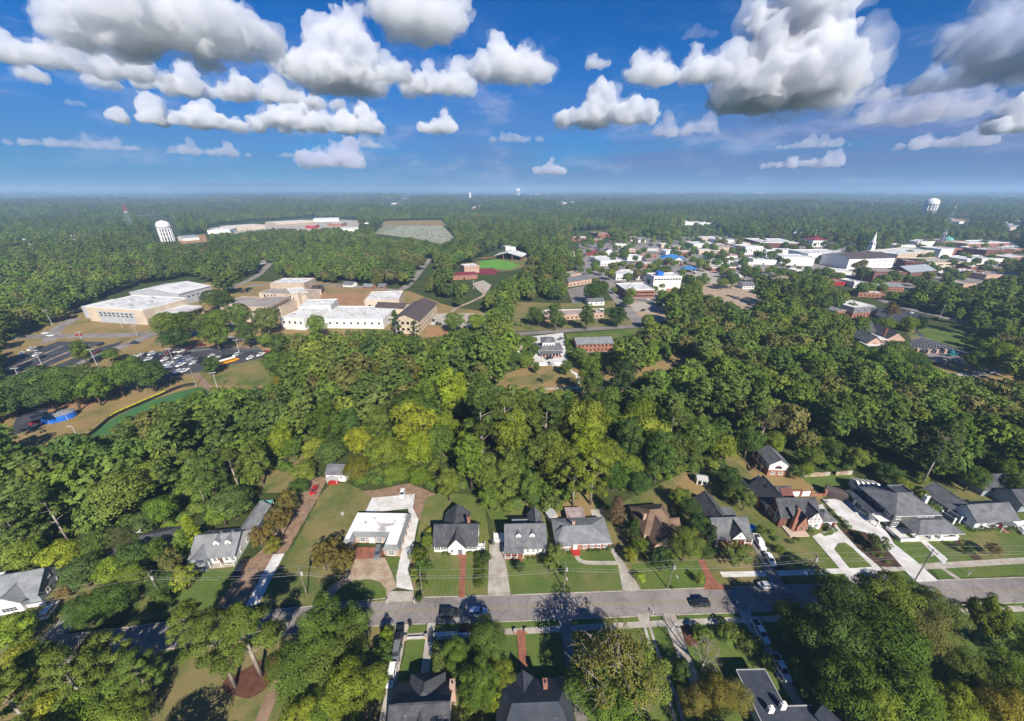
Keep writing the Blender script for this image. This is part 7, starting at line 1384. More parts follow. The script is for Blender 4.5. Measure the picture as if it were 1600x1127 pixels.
# the far woods: one mass of trees, drawn from a few simpler trees
def far_trees():
    kinds = [('oak', 'leaves', 900, .75, .0), ('hardwood', 'leaves', 900, .72, .0), ('pine', 'needles', 700, .8, .0), ('dense', 'leaves_dark', 600, .6, .0), ('oak', 'leaves_olive', 800, .75, .0)]
    lib = bpy.data.collections.new('tree_patterns')
    for i, (k, m, n, s, _) in enumerate(kinds):
        me, L = crown(f'pattern_{k}', k, 300 + i, n, s, m)
        o = bpy.data.objects.new(f'{i}_tree_pattern', me); lib.objects.link(o)
    code = {'oak': 0, 'hardwood': 1, 'pine': 2, 'dense': 3, 'olive': 4, 'sparse': 4}
    pts = [(q[1], q[2], 0) for q in REST]; ids = [code[q[0]] for q in REST]; scl = [(q[3], q[3], q[3]) for q in REST]
    r = np.random.RandomState(9)
    # beyond 1.7 km the trees thin into larger clumps
    y = 1700.0
    while y < 9000:
        st = 11.5 + (y - 420) * .0055 + max(0, y - 2500) * .006
        n = int(2 * (y * 1.40 + 60) / st); xs = -y * 1.40 - 60 + np.arange(n) * st + r.uniform(-.45, .45, n) * st
        ys = y + r.uniform(-.45, .45, n) * st
        for X, Yv in zip(xs, ys):
            px, pyy = sight(X, Yv, 6)
            if is_open(px, pyy) or (math.sin(X * .0031) + math.sin(Yv * .0043 + X * .001) > 1.80): continue
            z = (math.sin(X * .0011 + Yv * .0007) + math.sin(X * .00043 - Yv * .0012 + 1)) * min(9, max(0, Yv - 2500) * .004)
            pts.append((X, Yv, z)); ids.append(int(r.choice([0, 1, 1, 2, 4, 3]))); q_ = float(r.uniform(.75, 1.25)) * (1 + .3 * math.sin(X * .004 + 1) * math.sin(Yv * .003)); scl.append((q_ * st / 10.0, q_ * st / 10.0, q_ * min(1.5, .6 + .4 * st / 10.0)))
        y += st * .95
    me = bpy.data.meshes.new('forest'); me.from_pydata(pts, [], [])
    a = me.attributes.new('pick', 'INT', 'POINT'); a.data.foreach_set('value', ids)
    a = me.attributes.new('size', 'FLOAT_VECTOR', 'POINT'); a.data.foreach_set('vector', np.array(scl, dtype=np.float32).ravel())
    a = me.attributes.new('turn', 'FLOAT', 'POINT'); a.data.foreach_set('value', list(r.uniform(0, 6.28, len(pts))))
    o = tag(obj('forest', me), 'mass of green woodland running out to the horizon', 'forest', None, 'stuff')
    g = bpy.data.node_groups.new('grow_forest', 'GeometryNodeTree'); g.interface.new_socket('Geometry', in_out='INPUT', socket_type='NodeSocketGeometry'); g.interface.new_socket('Geometry', in_out='OUTPUT', socket_type='NodeSocketGeometry')
    def nd(t, **k):
        n = g.nodes.new(t)
        for kk, v in k.items(): setattr(n, kk, v)
        return n
    gi, go = nd('NodeGroupInput'), nd('NodeGroupOutput'); ci = nd('GeometryNodeCollectionInfo'); ci.inputs['Collection'].default_value = lib; ci.inputs['Separate Children'].default_value = True; ci.inputs['Reset Children'].default_value = True
    iop = nd('GeometryNodeInstanceOnPoints'); iop.inputs['Pick Instance'].default_value = True
    def attr(n, t): k = nd('GeometryNodeInputNamedAttribute', data_type=t); k.inputs['Name'].default_value = n; return k.outputs[0]
    cx = nd('ShaderNodeCombineXYZ'); g.links.new(attr('turn', 'FLOAT'), cx.inputs[2])
    for a_, b_ in ((gi.outputs[0], iop.inputs['Points']), (ci.outputs[0], iop.inputs['Instance']), (attr('pick', 'INT'), iop.inputs['Instance Index']), (cx.outputs[0], iop.inputs['Rotation']), (attr('size', 'FLOAT_VECTOR'), iop.inputs['Scale']), (iop.outputs[0], go.inputs[0])): g.links.new(a_, b_)
    md = o.modifiers.new('grow', 'NODES'); md.node_group = g
    print('trees: individual', len(PLANTS), 'forest', len(pts))
far_trees()
def undergrowth():
    r = random.Random(17); pts = []; n_ = 0
    y = 80.0
    while y < 300:
        x = -y * 1.42 - 30
        while x < y * 1.42 + 30:
            X, Yv = x + r.uniform(-1.6, 1.6), y + r.uniform(-1.6, 1.6); s = r.uniform(1.2, 3.2); px, py = sight(X, Yv, 0); p2 = sight(X, Yv, s * 1.1)
            if not is_open(px, py) and not is_open(*p2) and math.sin(X * .11) + math.sin(Yv * .13 + 1) + r.uniform(-1, 1) > -1.3: pts.append((X, Yv, 0, s))
            x += 3.4
        y += 3.4
    pts = [q for q in pts if sight(q[0], q[1], 0)[1] > 500]
    me, _ = crown('pattern_bush', 'shrub', 77, 260, .17, 'leaves'); lib = bpy.data.collections.new('bush_patterns'); lib.objects.link(bpy.data.objects.new('0_bush_pattern', me))
    m = bpy.data.meshes.new('undergrowth'); m.from_pydata([q[:3] for q in pts], [], [])
    m.attributes.new('size', 'FLOAT_VECTOR', 'POINT').data.foreach_set('vector', [c for q in pts for c in (q[3], q[3], q[3])])
    for n, t, v in (('pick', 'INT', [0] * len(pts)), ('turn', 'FLOAT', [r.uniform(0, 6.28) for _ in pts])): m.attributes.new(n, t, 'POINT').data.foreach_set('value', v)
    o = tag(obj('undergrowth', m), 'low leafy undergrowth on the floor of the woods', 'undergrowth', None, 'stuff')
    g = bpy.data.node_groups['grow_forest'].copy(); g.name = 'grow_undergrowth'
    next(n for n in g.nodes if n.bl_idname == 'GeometryNodeCollectionInfo').inputs['Collection'].default_value = lib
    o.modifiers.new('grow', 'NODES').node_group = g
undergrowth()

# ------------------------------------------------------------------ vehicles
def loft(st):
    """st: (x, z_low, z_top, half width) stations -> rounded body"""
    v, f = [], []
    for x, zl, zt, w in st:
        r = min(.14, (zt - zl) * .3)
        v += [(x, -w * .96, zl), (x, -w, zl + r), (x, -w, zt - r), (x, -w * .90, zt), (x, w * .90, zt), (x, w, zt - r), (x, w, zl + r), (x, w * .96, zl)]
    for i in range(len(st) - 1):
        for k in range(8): f.append((i * 8 + k, i * 8 + (k + 1) % 8, (i + 1) * 8 + (k + 1) % 8, (i + 1) * 8 + k))
    f += [tuple(range(7, -1, -1)), tuple(range((len(st) - 1) * 8, len(st) * 8))]
    return v, f
def frustum(x0, x1, X0, X1, w, W, z0, z1):
    v = [(x0, -w, z0), (x1, -w, z0), (x1, w, z0), (x0, w, z0), (X0, -W, z1), (X1, -W, z1), (X1, W, z1), (X0, W, z1)]
    return v, BOXF
CAR = {  # stations, glasshouse (x0,x1,X0,X1,w,W,z0,z1), wheelbase half, wheel radius
 'sedan': ([(-2.35, .42, .72, .66), (-2.25, .25, .92, .80), (-1.6, .2, .98, .88), (0, .2, .95, .90), (1.3, .2, .92, .89), (2.0, .22, .80, .84), (2.32, .30, .66, .70), (2.38, .42, .58, .6)], (-1.75, 1.05, -1.15, .30, .80, .60, .93, 1.42), 1.38, .33),
 'suv': ([(-2.4, .45, .95, .74), (-2.36, .30, 1.12, .86), (-1.6, .24, 1.12, .94), (0, .24, 1.08, .95), (1.2, .24, 1.06, .94), (2.1, .28, .98, .90), (2.38, .36, .82, .78), (2.44, .5, .72, .68)], (-2.28, 1.15, -2.05, .45, .86, .68, 1.06, 1.74), 1.42, .38),
 'pickup': ([(-2.85, .5, .98, .82), (-2.8, .36, 1.08, .92), (-.9, .32, 1.08, .96), (.2, .32, 1.10, .96), (1.5, .32, 1.12, .96), (2.5, .36, 1.06, .92), (2.82, .45, .9, .82), (2.88, .55, .8, .74)], (-.95, 1.5, -.75, .75, .86, .68, 1.06, 1.82), 1.75, .40),
}
def car_shapes(kind):
    st, gh, wb, wr = CAR[kind]; P = []
    body = loft(st)
    if kind == 'pickup': pass
    P.append(('body', body, 'car_paint', (0, 0, 0), None))
    x0, x1, X0, X1, w, W, z0, z1 = gh
    P.append(('window', frustum(*gh), 'glass', (0, 0, 0), None))
    P.append(('roof', join(boxes([(X0 - .06, X1 + .06, -W - .03, W + .03, z1 - .02, z1 + .05)]), *[tubev((a, s * b, z0), (c, s * d, z1), .05, .05, 4) for s in (-1, 1) for a, b, c, d in ((x0, w, X0, W), (x1, w, X1, W), ((x0 + x1) / 2 - .1, w + .01, (X0 + X1) / 2 - .1, W + .01))]), 'car_paint', (0, 0, 0), None))
    if kind == 'pickup': P.append(('load_bed', boxes([(-2.7, -1.05, -.78, .78, 1.085, 1.10)]), 'black_metal', (0, 0, 0), None)); P.append(('tonneau_rail', boxes([(-2.8, -1.0, -.95, -.80, 1.05, 1.22), (-2.8, -1.0, .80, .95, 1.05, 1.22), (-2.84, -2.72, -.8, .8, 1.05, 1.22)]), 'car_paint', (0, 0, 0), None))
    for sx in (-1, 1):
        for sy in (-1, 1):
            P.append(('wheel', tubev((0, -.11, 0), (0, .11, 0), wr, wr, 14), 'rubber', (sx * wb, sy * (st[3][3] - .10), wr), ('rim', tubev((0, -.125, 0), (0, .125, 0), wr * .6, wr * .6, 10), 'steel')))
    xe, xf = st[0][0], st[-1][0]; zb = st[1][2]
    for sy in (-1, 1):
        P.append(('headlight', boxes([(xf - .22, xf - .02, -.16, .16, -.07, .07)]), 'lamp_clear', (0, sy * .56, st[-1][2] + .02), None))
        P.append(('tail_light', boxes([(xe - .02, xe + .12, -.12, .12, -.10, .10)]), 'lamp_red', (0, sy * .60, zb - .22), None))
    return P
CARM = {}
for k in CAR:
    CARM[k] = [(n, mesh(n, *vf, mt, False), loc, (mesh(sub[0], *sub[1], sub[2]) if sub else None)) for n, vf, mt, loc, sub in car_shapes(k)]
    far_parts = []; 
    v, f, mi = [], [], []
    for n, vf, mt, loc, sub in car_shapes(k):
        if n in ('headlight', 'tail_light', 'load_bed', 'tonneau_rail'): continue
        o_ = len(v); v += [tuple(Vector(q) + Vector(loc)) for q in vf[0]]; f += [tuple(i + o_ for i in q) for q in vf[1]]; mi += [{'car_paint': 0, 'glass': 1, 'rubber': 2}[mt]] * len(vf[1])
    me = mesh('car', v, f, ['car_paint', 'glass', 'rubber']); me.polygons.foreach_set('material_index', mi); CARM[k + '_far'] = me
PAINT = {'white': (.78, .78, .77), 'silver': (.42, .43, .45), 'grey': (.16, .17, .18), 'black': (.015, .016, .018), 'red': (.42, .02, .025), 'maroon': (.16, .015, .022), 'blue': (.02, .06, .25), 'pale blue': (.45, .55, .68), 'navy': (.015, .02, .05), 'tan': (.35, .28, .2)}
def car(kind, col, p, toward, label, group, near=True):
    P = at(*p); Q = at(*toward); rz = math.atan2(Q.y - P.y, Q.x - P.x); c = (*PAINT[col], 1)
    cat = {'sedan': 'car', 'suv': 'car', 'pickup': 'pickup truck'}[kind]; nm = {'sedan': 'parked_car', 'suv': 'sport_utility_car', 'pickup': 'pickup_truck'}[kind]
    z = .06
    if not near:
        o = tag(obj(nm, CARM[kind + '_far'], None, (P.x, P.y, z), rz), label, cat, group); o.color = c; return o
    t = thing(nm, label, cat, (P.x, P.y, z), rz, group)
    for n, me, loc, sub in CARM[kind]:
        o = obj(n, me, t, loc); o.color = c
        if sub: obj('rim', sub, o)
    return t
g = 'cars along the street and drives'
for kind, col, p, q, lab in [
 ('suv', 'black', (702, 961), (740, 959.5), 'black car parked on the street behind the pale van'), ('suv', 'pale blue', (747, 959), (790, 957.5), 'pale blue white car parked on the street in front of the black car'),
 ('suv', 'black', (1093, 945), (1060, 946), 'black car alone on the street near the brown roofed house'), ('sedan', 'silver', (1197, 917), (1230, 916), 'silver car on the far lane at the red brick apron'),
 ('pickup', 'black', (624, 1000), (621, 1020), 'black pickup at the top of the near side drive'), ('suv', 'grey', (620, 1022), (617, 1042), 'grey car between the black pickup and the white car in the drive'), ('suv', 'white', (612, 1058), (608, 1078), 'white car lowest of three in the near side drive'),
 ('pickup', 'white', (1187, 990), (1197, 1008), 'white pickup in the long drive, nearest the street'), ('pickup', 'white', (1219, 1046), (1229, 1064), 'white pickup with black bed further down the long drive'),
 ('pickup', 'white', (1186, 850), (1194, 864), 'white pickup beside the bungalow porch'), ('sedan', 'white', (1203, 876), (1212, 892), 'white saloon below the white pickup by the bungalow'),
 ('suv', 'grey', (591, 866), (589, 878), 'grey car parked at the office entrance'), ('sedan', 'white', (629, 773), (627, 785), 'white car in the rear concrete lot of the office'),
 ('sedan', 'red', (491, 768), (484, 780), 'red car on the dirt lane near the white cottage'), ('pickup', 'black', (377, 890), (370, 902), 'black pickup in the drive of the dormered grey house'), ('suv', 'white', (80, 956), (92, 940), 'white car in the drive of the long grey house'),
 ('suv', 'silver', (1349, 803), (1360, 810), 'silver car on the white concrete court of the green house'), ('sedan', 'white', (1597, 831), (1590, 820), 'white car at the right edge beside the long white house')]: car(kind, col, p, q, lab, g)
def lotcars(L, ox, oy, sc_, ref, group, dirv):
    L = sorted(L, key=lambda a: a[0]); cnt = {}
    tot = {}
    for a in L: tot[a[2]] = tot.get(a[2], 0) + 1
    for x, y, col in L:
        cnt[col] = cnt.get(col, 0) + 1; p = (ox + x / sc_, oy + y / sc_); k = ['sedan', 'suv', 'sedan', 'pickup'][int(x + y) % 4]
        word = {'sedan': 'car', 'suv': 'tall car', 'pickup': 'pickup'}[k]
        car(k, col, p, (p[0] + dirv[0], p[1] + dirv[1]), f'{col} {word} in {ref}' + (f', {WORDS[cnt[col] - 1]} {col} from left' if tot[col] > 1 else ''), group, False)
lotcars([(105,355,'white'),(150,350,'black'),(200,345,'white'),(250,350,'black'),(290,340,'grey'),(350,330,'maroon'),(410,325,'white'),(455,320,'white'),(500,305,'maroon'),(490,345,'black'),(265,380,'black'),(310,395,'white'),(362,350,'black'),(420,372,'white'),(175,392,'white'),(345,430,'white'),(385,447,'grey'),(445,438,'white'),(455,408,'blue'),(550,420,'white'),(560,395,'grey'),(605,383,'black'),(605,408,'black'),(700,362,'white'),(750,380,'white'),(800,373,'black'),(850,362,'black'),(910,355,'white'),(940,348,'grey'),(1025,380,'white'),(325,457,'pale blue'),(420,497,'white'),(475,488,'white'),(1115,352,'white'),(1160,332,'red'),(225,372,'black'),(290,372,'maroon'),(520,388,'silver'),(60,375,'white'),(330,480,'navy')], 200, 490, 5.365, 'the full school lot', 'cars in the school car park', (-8, 3.5))
lotcars([(615,272,'maroon'),(755,285,'maroon'),(1075,300,'grey')], 200, 490, 5.365, 'the kerbside row above the school lot', 'cars on the kerb above the car park', (-8, 0))
lotcars([(190,340,'white'),(270,305,'white'),(335,293,'black'),(315,352,'white'),(350,375,'black'),(845,268,'black'),(815,330,'maroon')], 0, 490, 5.367, 'the half empty left lot', 'cars in the left car park', (-8, 3.5))
lotcars([(380,170,'white'),(430,191,'white'),(660,188,'red'),(185,203,'black'),(1130,253,'navy')], 0, 490, 5.367, 'the road below the gymnasium', 'cars on the school road', (-8, .3))
lotcars([(325,862,'navy'),(310,918,'red'),(345,765,'white')], 0, 490, 5.367, 'the small lot by the blue tent', 'cars by the blue tent', (8, -3))
lotcars([(925,525,'white'),(915,548,'black'),(910,572,'white'),(955,580,'black'),(988,585,'black'),(1070,567,'white'),(1100,505,'white'),(1130,525,'black'),(1160,510,'white'),(1190,510,'black')], 540, 420, 6.667, 'the brown roofed school lot', 'cars by the brown roofed school', (3, -5))
lotcars([(992,545,'red'),(858,561,'navy'),(876,531,'grey'),(863,571,'silver'),(1005,486,'black'),(987,474,'black'),(1012,469,'white'),(1424,490,'white'),(1412,486,'black'),(1464,498,'black'),(1408,484,'grey'),(960,424,'white'),(970,424,'black'),(985,426,'silver'),(950,422,'grey'),(1040,470,'white'),(1100,432,'white'),(1125,430,'silver'),(1085,428,'black'),(1190,405,'black'),(1200,404,'white'),(1215,406,'grey'),(1170,408,'red'),(412,529,'white'),(355,505,'black'),(362,508,'white'),(486,541,'white'),(1320,436,'silver'),(1460,445,'white'),(1540,425,'silver'),(1400,446,'black'),(860,480,'black')], 0, 0, 1, 'the town', 'cars about the town', (6, -1.5))
# school bus
def bus():
    P, Q = at(345, 571), at(373, 563); t = thing('school_bus', 'orange yellow school bus with white roof at the edge of the car park', 'bus', ((P.x + Q.x) / 2, (P.y + Q.y) / 2, .06), math.atan2(Q.y - P.y, Q.x - P.x))
    obj('body', mesh('body', *loft([(-5.2, .6, 2.5, 1.1), (-5.1, .5, 2.7, 1.2), (3.2, .5, 2.7, 1.2), (3.6, .5, 2.6, 1.18), (3.62, .5, 1.5, 1.1), (5.0, .55, 1.4, 1.0), (5.2, .65, 1.2, .9)]), 'bus_yellow'), t)
    obj('roof', mesh('roof', *loft([(-5.15, 2.72, 2.95, 1.08), (-5, 2.71, 3.05, 1.14), (3.3, 2.71, 3.05, 1.14), (3.55, 2.72, 2.95, 1.08)]), 'white'), t)
    for sy in (-1, 1):
        for i in range(9): obj('window', mesh('window', *boxes([(-.36, .36, -.02, .02, 0, .62)]), 'glass_dark'), t, (-4.5 + i * .88, sy * 1.205, 1.85))
        for x in (-3.2, 3.9): obj('wheel', mesh('wheel', *tubev((0, -.15, 0), (0, .15, 0), .5, .5, 12), 'rubber'), t, (x, sy * 1.0, .48))
        obj('headlight', mesh('headlight', *boxes([(-.03, .03, -.15, .15, -.12, .12)]), 'lamp_clear'), t, (5.2, sy * .6, 1.0))
        obj('stripe', mesh('stripe', *boxes([(-5, 3.4, -.01, .01, 0, .1)]), 'black_metal'), t, (0, sy * 1.207, 1.45))
bus()

# ------------------------------------------------------------------ poles, wires, fences, street furniture
POLES = []
def pole(px, py, h, label, arm=2.4, lamp=False, tr=True, lean=0):
    p = at(px, py); b = Bld('utility_pole', label, 'pole', p, R(2), 'utility poles along the street')
    b.add('post', *tubev((0, 0, -.3), (lean, 0, h), .17, .11, 8), 'pole_wood')
    b.boxes('crossarm', [(lean - .06, lean + .06, -arm / 2, arm / 2, h - .7, h - .55)], 'pole_wood')
    for k in (-1, 0, 1): b.add('insulator', *tubev((lean, k * arm * .42, h - .55), (lean, k * arm * .42, h - .3), .06, .05, 6), 'steel')
    if tr: b.add('transformer', *tubev((lean + .35, 0, h - 2.6), (lean + .35, 0, h - 1.5), .27, .27, 10), 'metal_pale')
    if lamp:
        b.add('lamp_arm', *tubev((lean, 0, h - 2.8), (lean, -2.2, h - 2.4), .05, .04, 6), 'steel'); b.boxes('lamp_head', [(lean - .15, lean + .15, -2.8, -2.1, h - 2.45, h - 2.3)], 'metal_pale')
    POLES.append((p.x, p.y, h))
for a in [(257, 938, 10.5, 'leaning utility pole with transformer left of the front lawn', 2.4, False, True, -.5), (480, 931, 10.5, 'utility pole on the lawn left of the circular drive'), (661, 934, 10, 'slim utility pole beside the office drive', 1.6, False, False), (881, 922, 10, 'utility pole with lamp in front of the brick ranch house', 2.0, True), (1043, 919, 10, 'leaning utility pole in front of the brown roofed house', 2.0, True, True, .3), (1258, 911, 11, 'utility pole with transformers beside the Tudor lawn', 2.6, True), (1430, 906, 12, 'tall dark utility pole at the white concrete drive', 2.8, True)]: pole(*a)
def wire(label, dy, dz, r=.012):
    P = [(-190, 46 + dy, 10 - dz)] + [(x, y + dy, h - dz) for x, y, h in POLES] + [(240, 79 + dy, 12 - dz)]; parts = []
    for a, c in zip(P, P[1:]):
        pts = [Vector(a).lerp(Vector(c), t / 8) - Vector((0, 0, 4 * .9 * (t / 8) * (1 - t / 8))) for t in range(9)]
        parts += [tubev(pts[i], pts[i + 1], r, r, 4, False) for i in range(8)]
    tag(obj('power_line', mesh('power_line', *join(*parts), 'metal_pale')), label, 'wire', 'power lines along the street')
wire('upper power line nearer the road', -.9, .3); wire('upper power line nearer the houses', .9, .3); wire('thick lower cable slung along the street poles', .15, 2.6, .02)
def lamp_post(px, py, h, label, arms=2, mat='metal_pale', head=1.0, name='lamp_post', group='lamp posts around the school'):
    p = at(px, py); b = Bld(name, label, 'lamp post', p, R(20), group); b.add('post', *tubev((0, 0, -.2), (0, 0, h), .2, .12, 8), mat); b.add('base', *tubev((0, 0, 0), (0, 0, .8), .4, .4, 10), 'concrete')
    for k in range(arms):
        s = 1 if k % 2 else -1; z = h - .1 - (k // 2) * 1.2
        b.boxes('lamp_head', [(s * .2 if s > 0 else -1.6 * head, 1.6 * head if s > 0 else -.2, -.25, .25, z, z + .22)], mat)
for a in [(306.5, 603, 18, 'tall ball field light pole beside the car park', 6, 'steel', 1.4), (342.5, 614, 12, 'shorter ball field light pole beside the dirt path', 2), (273, 571, 11, 'lamp post among the cars in the school car park'), (38, 604, 11, 'lamp post at the road left of the oaks'), (66, 571, 10, 'lamp post in the half empty car park'), (156, 580, 14, 'tall lamp post between road and school car park'), (132, 540, 10, 'lamp post at the top of the half empty car park'), (282, 541, 11, 'lamp post on the red soil bank above the car park'), (374, 551, 9, 'lamp post at the right end of the school car park'), (82, 508, 12, 'lamp post at the side road by the gymnasium'), (192, 514, 8, 'lamp post on the gymnasium lawn'), (215, 525, 8, 'lamp post at the gymnasium kerb'), (125, 690, 8, 'pale leaning post at the end of the outfield fence', 1), (1468, 497, 11, 'pole beside the right hand road by the hedge', 2), (1523, 503, 12, 'pole at the bend of the right hand road', 2), (988, 470, 9, 'lamp post at the corner of the tan lot', 2), (932, 503, 9, 'pole among the round trees at the low brick building', 2), (700, 513, 8, 'brown pole on the bare ground by the brown roofed school', 1, 'wood'), (740, 452, 9, 'lamp post in the little lot below the amphitheatre', 2)]: lamp_post(*a)
# outfield fence
F = smooth_line([at(*q) for q in [(126, 700), (133, 690), (158, 668), (180, 651), (215, 635), (252, 619), (283, 606), (306, 602)]], 4)
t = thing('outfield_fence', 'black outfield fence with yellow padded cap round the green turf', 'fence', F[0])
for i in range(len(F) - 1):
    a, c = F[i] - F[0], F[i + 1] - F[0]; d = (c - a).normalized(); n = Vector((-d.y, d.x, 0)) * .04
    obj('panel', mesh('panel', [a - n, c - n, c + n, a + n] + [q + Vector((0, 0, 1.7)) for q in (a - n, c - n, c + n, a + n)], BOXF, 'black_metal'), t)
    obj('post', mesh('post', *tubev(a, a + Vector((0, 0, 1.9)), .07, .07, 6), 'black_metal'), t)
    if 11 <= i <= 20: obj('cap', mesh('cap', *tubev(a + Vector((0, 0, 1.75)) + d * .2, c + Vector((0, 0, 1.75)) - d * .2, .28, .28, 8), 'yellow'), t)
# blue tent
P, Q = at(66, 661), at(122, 648); t = thing('event_tent', 'long blue sided tent with grey top beside the small lot', 'tent', (P + Q) / 2, math.atan2(Q.y - P.y, Q.x - P.x))
n = 24; a_, b_ = (Q - P).length / 2, 4.2
el = [(a_ * math.cos(2 * math.pi * i / n), b_ * math.sin(2 * math.pi * i / n)) for i in range(n)]
obj('top', mesh('top', [(x, y, 2.8) for x, y in el] + [(x * .5, y * .5, 3.6) for x, y in el] + [(0, 0, 3.9)], [(i, (i + 1) % n, n + (i + 1) % n, n + i) for i in range(n)] + [(n + i, n + (i + 1) % n, 2 * n) for i in range(n)], 'shingle_pale'), t)
for i in range(n): obj('side_panel', mesh('side_panel', [(*el[i], .1), (*el[(i + 1) % n], .1), (*el[(i + 1) % n], 2.79), (*el[i], 2.79)], [(0, 1, 2, 3)], 'blue_tarp'), t)
for i in range(0, n, 4): obj('pole', mesh('pole', *tubev((*el[i], 0), (*el[i], 2.9), .06, .06, 6), 'white'), t)
# petrol canopy
a, rz, L = footing((1067, 427), (1089, 427)); b = Bld('petrol_canopy', 'bright blue petrol station canopy on posts', 'canopy', a, rz); b.hroof(0, L, 0, 12, 5, 2.6, 'blue_roof', .4, fascia='blue_tarp')
for x in (1.5, L - 1.5):
    for y in (2, 10): b.box('post', x - .3, x + .3, y - .3, y + .3, 0, 5, 'white')
b.box('kiosk', L * .3, L * .6, 5, 9, 0, 3, 'brick')
# play set and brick fence piers at the lined car park
t = thing('play_set', 'teal climbing frame and slide beside the lined car park', 'play set', at(1487, 557), R(20))
for x in (-3, -1, 1, 3):
    for y in (-1, 1): obj('post', mesh('post', *tubev((x, y, 0), (x, y, 3.2), .12, .12, 6), 'teal'), t)
obj('deck', mesh('deck', *boxes([(-3, 3, -1, 1, 1.4, 1.55)]), 'teal'), t); obj('roof', mesh('roof', *tubev((-2, 0, 3.2), (-2, 0, 4.6), 1.6, .1, 4), 'teal'), t); obj('slide', mesh('slide', [(3, -.5, 1.5), (3, .5, 1.5), (6.5, .5, .2), (6.5, -.5, .2), (3, -.5, 1.7), (3, .5, 1.7), (6.5, .5, .4), (6.5, -.5, .4)], BOXF, 'teal'), t)
for i, (x, y) in enumerate([(1449, 552), (1462, 552), (1475, 552), (1475, 568), (1488, 567), (1432, 550)]):
    t = thing('brick_pier', ['first', 'second', 'third', 'fourth', 'fifth', 'sixth'][i] + ' brick pier of the play area fence', 'pier', at(x, y), 0, 'brick piers of the play area'); obj('shaft', mesh('shaft', *boxes([(-.7, .7, -.7, .7, 0, 2.4)]), 'brick_pale'), t); obj('cap', mesh('cap', *boxes([(-.9, .9, -.9, .9, 2.4, 2.7)]), 'concrete'), t)
# mailboxes
for i, (x, y, lab) in enumerate([(605, 943, 'small mailbox at the circular drive kerb'), (648, 943, 'small mailbox by the office drive apron'), (1512, 899, 'white mailbox on the verge near the right edge'), (1172, 951, 'white mailbox at the long drive of the white pickups'), (1020, 960, 'white mailbox on the verge opposite the brown roofed house'), (545, 945, 'mailbox on the island lawn of the circular drive'), (394, 948, 'mailbox at the foot of the pale concrete lane')]):
    p = at(x, y); t = thing('mailbox', lab, 'mailbox', p, R(90), 'mailboxes along the kerb'); obj('post', mesh('post', *boxes([(-.06, .06, -.06, .06, 0, 1.05)]), 'white'), t); obj('box', mesh('box', *loft([(-.3, 1.05, 1.35, .13), (.3, 1.05, 1.35, .13)]), 'metal_pale'), t)
# brick step piers at the near side gates
for i, (x, y) in enumerate([(634, 999), (666, 997), (679, 996), (805, 989), (822, 988)]):
    t = thing('gate_pier', ['low pale pier left of the grey garden path corner', 'low pale pier beside the grey garden path, its left side', 'low pale pier beside the grey garden path, its right side', 'low brick pier left of the red brick path', 'low brick pier right of the red brick path'][i], 'pier', at(x, y)); m_ = 'brick_pale' if i < 3 else 'brick'
    obj('shaft', mesh('shaft', *boxes([(-.35, .35, -.35, .35, 0, .9)]), m_), t); obj('cap', mesh('cap', *boxes([(-.42, .42, -.42, .42, .9, 1.02)]), 'concrete'), t)
for i, (a, c, lab) in enumerate([((636, 999), (663, 997), 'low grey wall left of the grey garden path'), ((681, 996), (745, 992), 'low grey wall right of the grey garden path')]):
    q, w = at(*a), at(*c); e = w - q; t = thing('low_wall', lab, 'wall', q, math.atan2(e.y, e.x)); obj('wall', mesh('wall', *boxes([(0, e.length, -.15, .15, 0, .5)]), 'concrete'), t); obj('coping', mesh('coping', *boxes([(0, e.length, -.2, .2, .5, .58)]), 'concrete_pale'), t)
# odds and ends in the yards
p = at(1175, 826); t = thing('covered_pile', 'blue tarpaulin covered pile beside the bungalow wall', 'tarpaulin', p, R(20)); obj('tarpaulin', mesh('tarpaulin', *loft([(-1.3, 0, .3, .5), (-1.0, 0, 1.0, .8), (.2, 0, 1.3, .9), (1.0, 0, .9, .8), (1.3, 0, .3, .5)]), 'blue_tarp'), t)
for i, (x, y, m_, lab) in enumerate([(767, 850, 'black_metal', 'dark wheeled bin at the top of the wide concrete drive'), (771, 850, 'siding_green', 'green wheeled bin beside the dark one on the wide drive'), (1210, 912, 'siding_green', 'green wheeled bin at the foot of the bungalow drive'), (641, 968 + 9, 'black_metal', 'dark wheeled bin at the near side drive entrance'), (1290, 786, 'siding_grey', 'grey wheeled bin at the corner of the concrete court'), (536, 805, 'metal_pale', 'pale wheeled bin at the back corner of the office')]):
    t = thing('wheeled_bin', lab, 'bin', at(x, y), R(i * 17)); obj('body', mesh('body', *frustum(-.3, .3, -.36, .36, .3, .36, .08, 1.0), m_), t); obj('lid', mesh('lid', *boxes([(-.4, .4, -.4, .4, 1.0, 1.08)]), m_), t)
    for sy in (-.28, .28): obj('wheel', mesh('wheel', *tubev((-.3, sy - .04, .1), (-.3, sy + .04, .1), .1, .1, 8), 'rubber'), t)
for i, (x, y, lab) in enumerate([(1302, 832, 'first'), (1296, 829, 'second'), (1306, 826, 'third')]):
    t = thing('patio_chair', f'{lab} pale patio chair on the terrace beside the Tudor carport', 'chair', at(x, y), R(i * 70), 'patio chairs by the Tudor house'); obj('seat', mesh('seat', *boxes([(-.28, .28, -.28, .28, .4, .46)]), 'white'), t); obj('backrest', mesh('backrest', *boxes([(-.28, .28, .24, .30, .46, .95)]), 'white'), t)
    for sx in (-.24, .24):
        for sy in (-.24, .24): obj('leg', mesh('leg', *boxes([(sx - .03, sx + .03, sy - .03, sy + .03, 0, .4)]), 'white'), t)
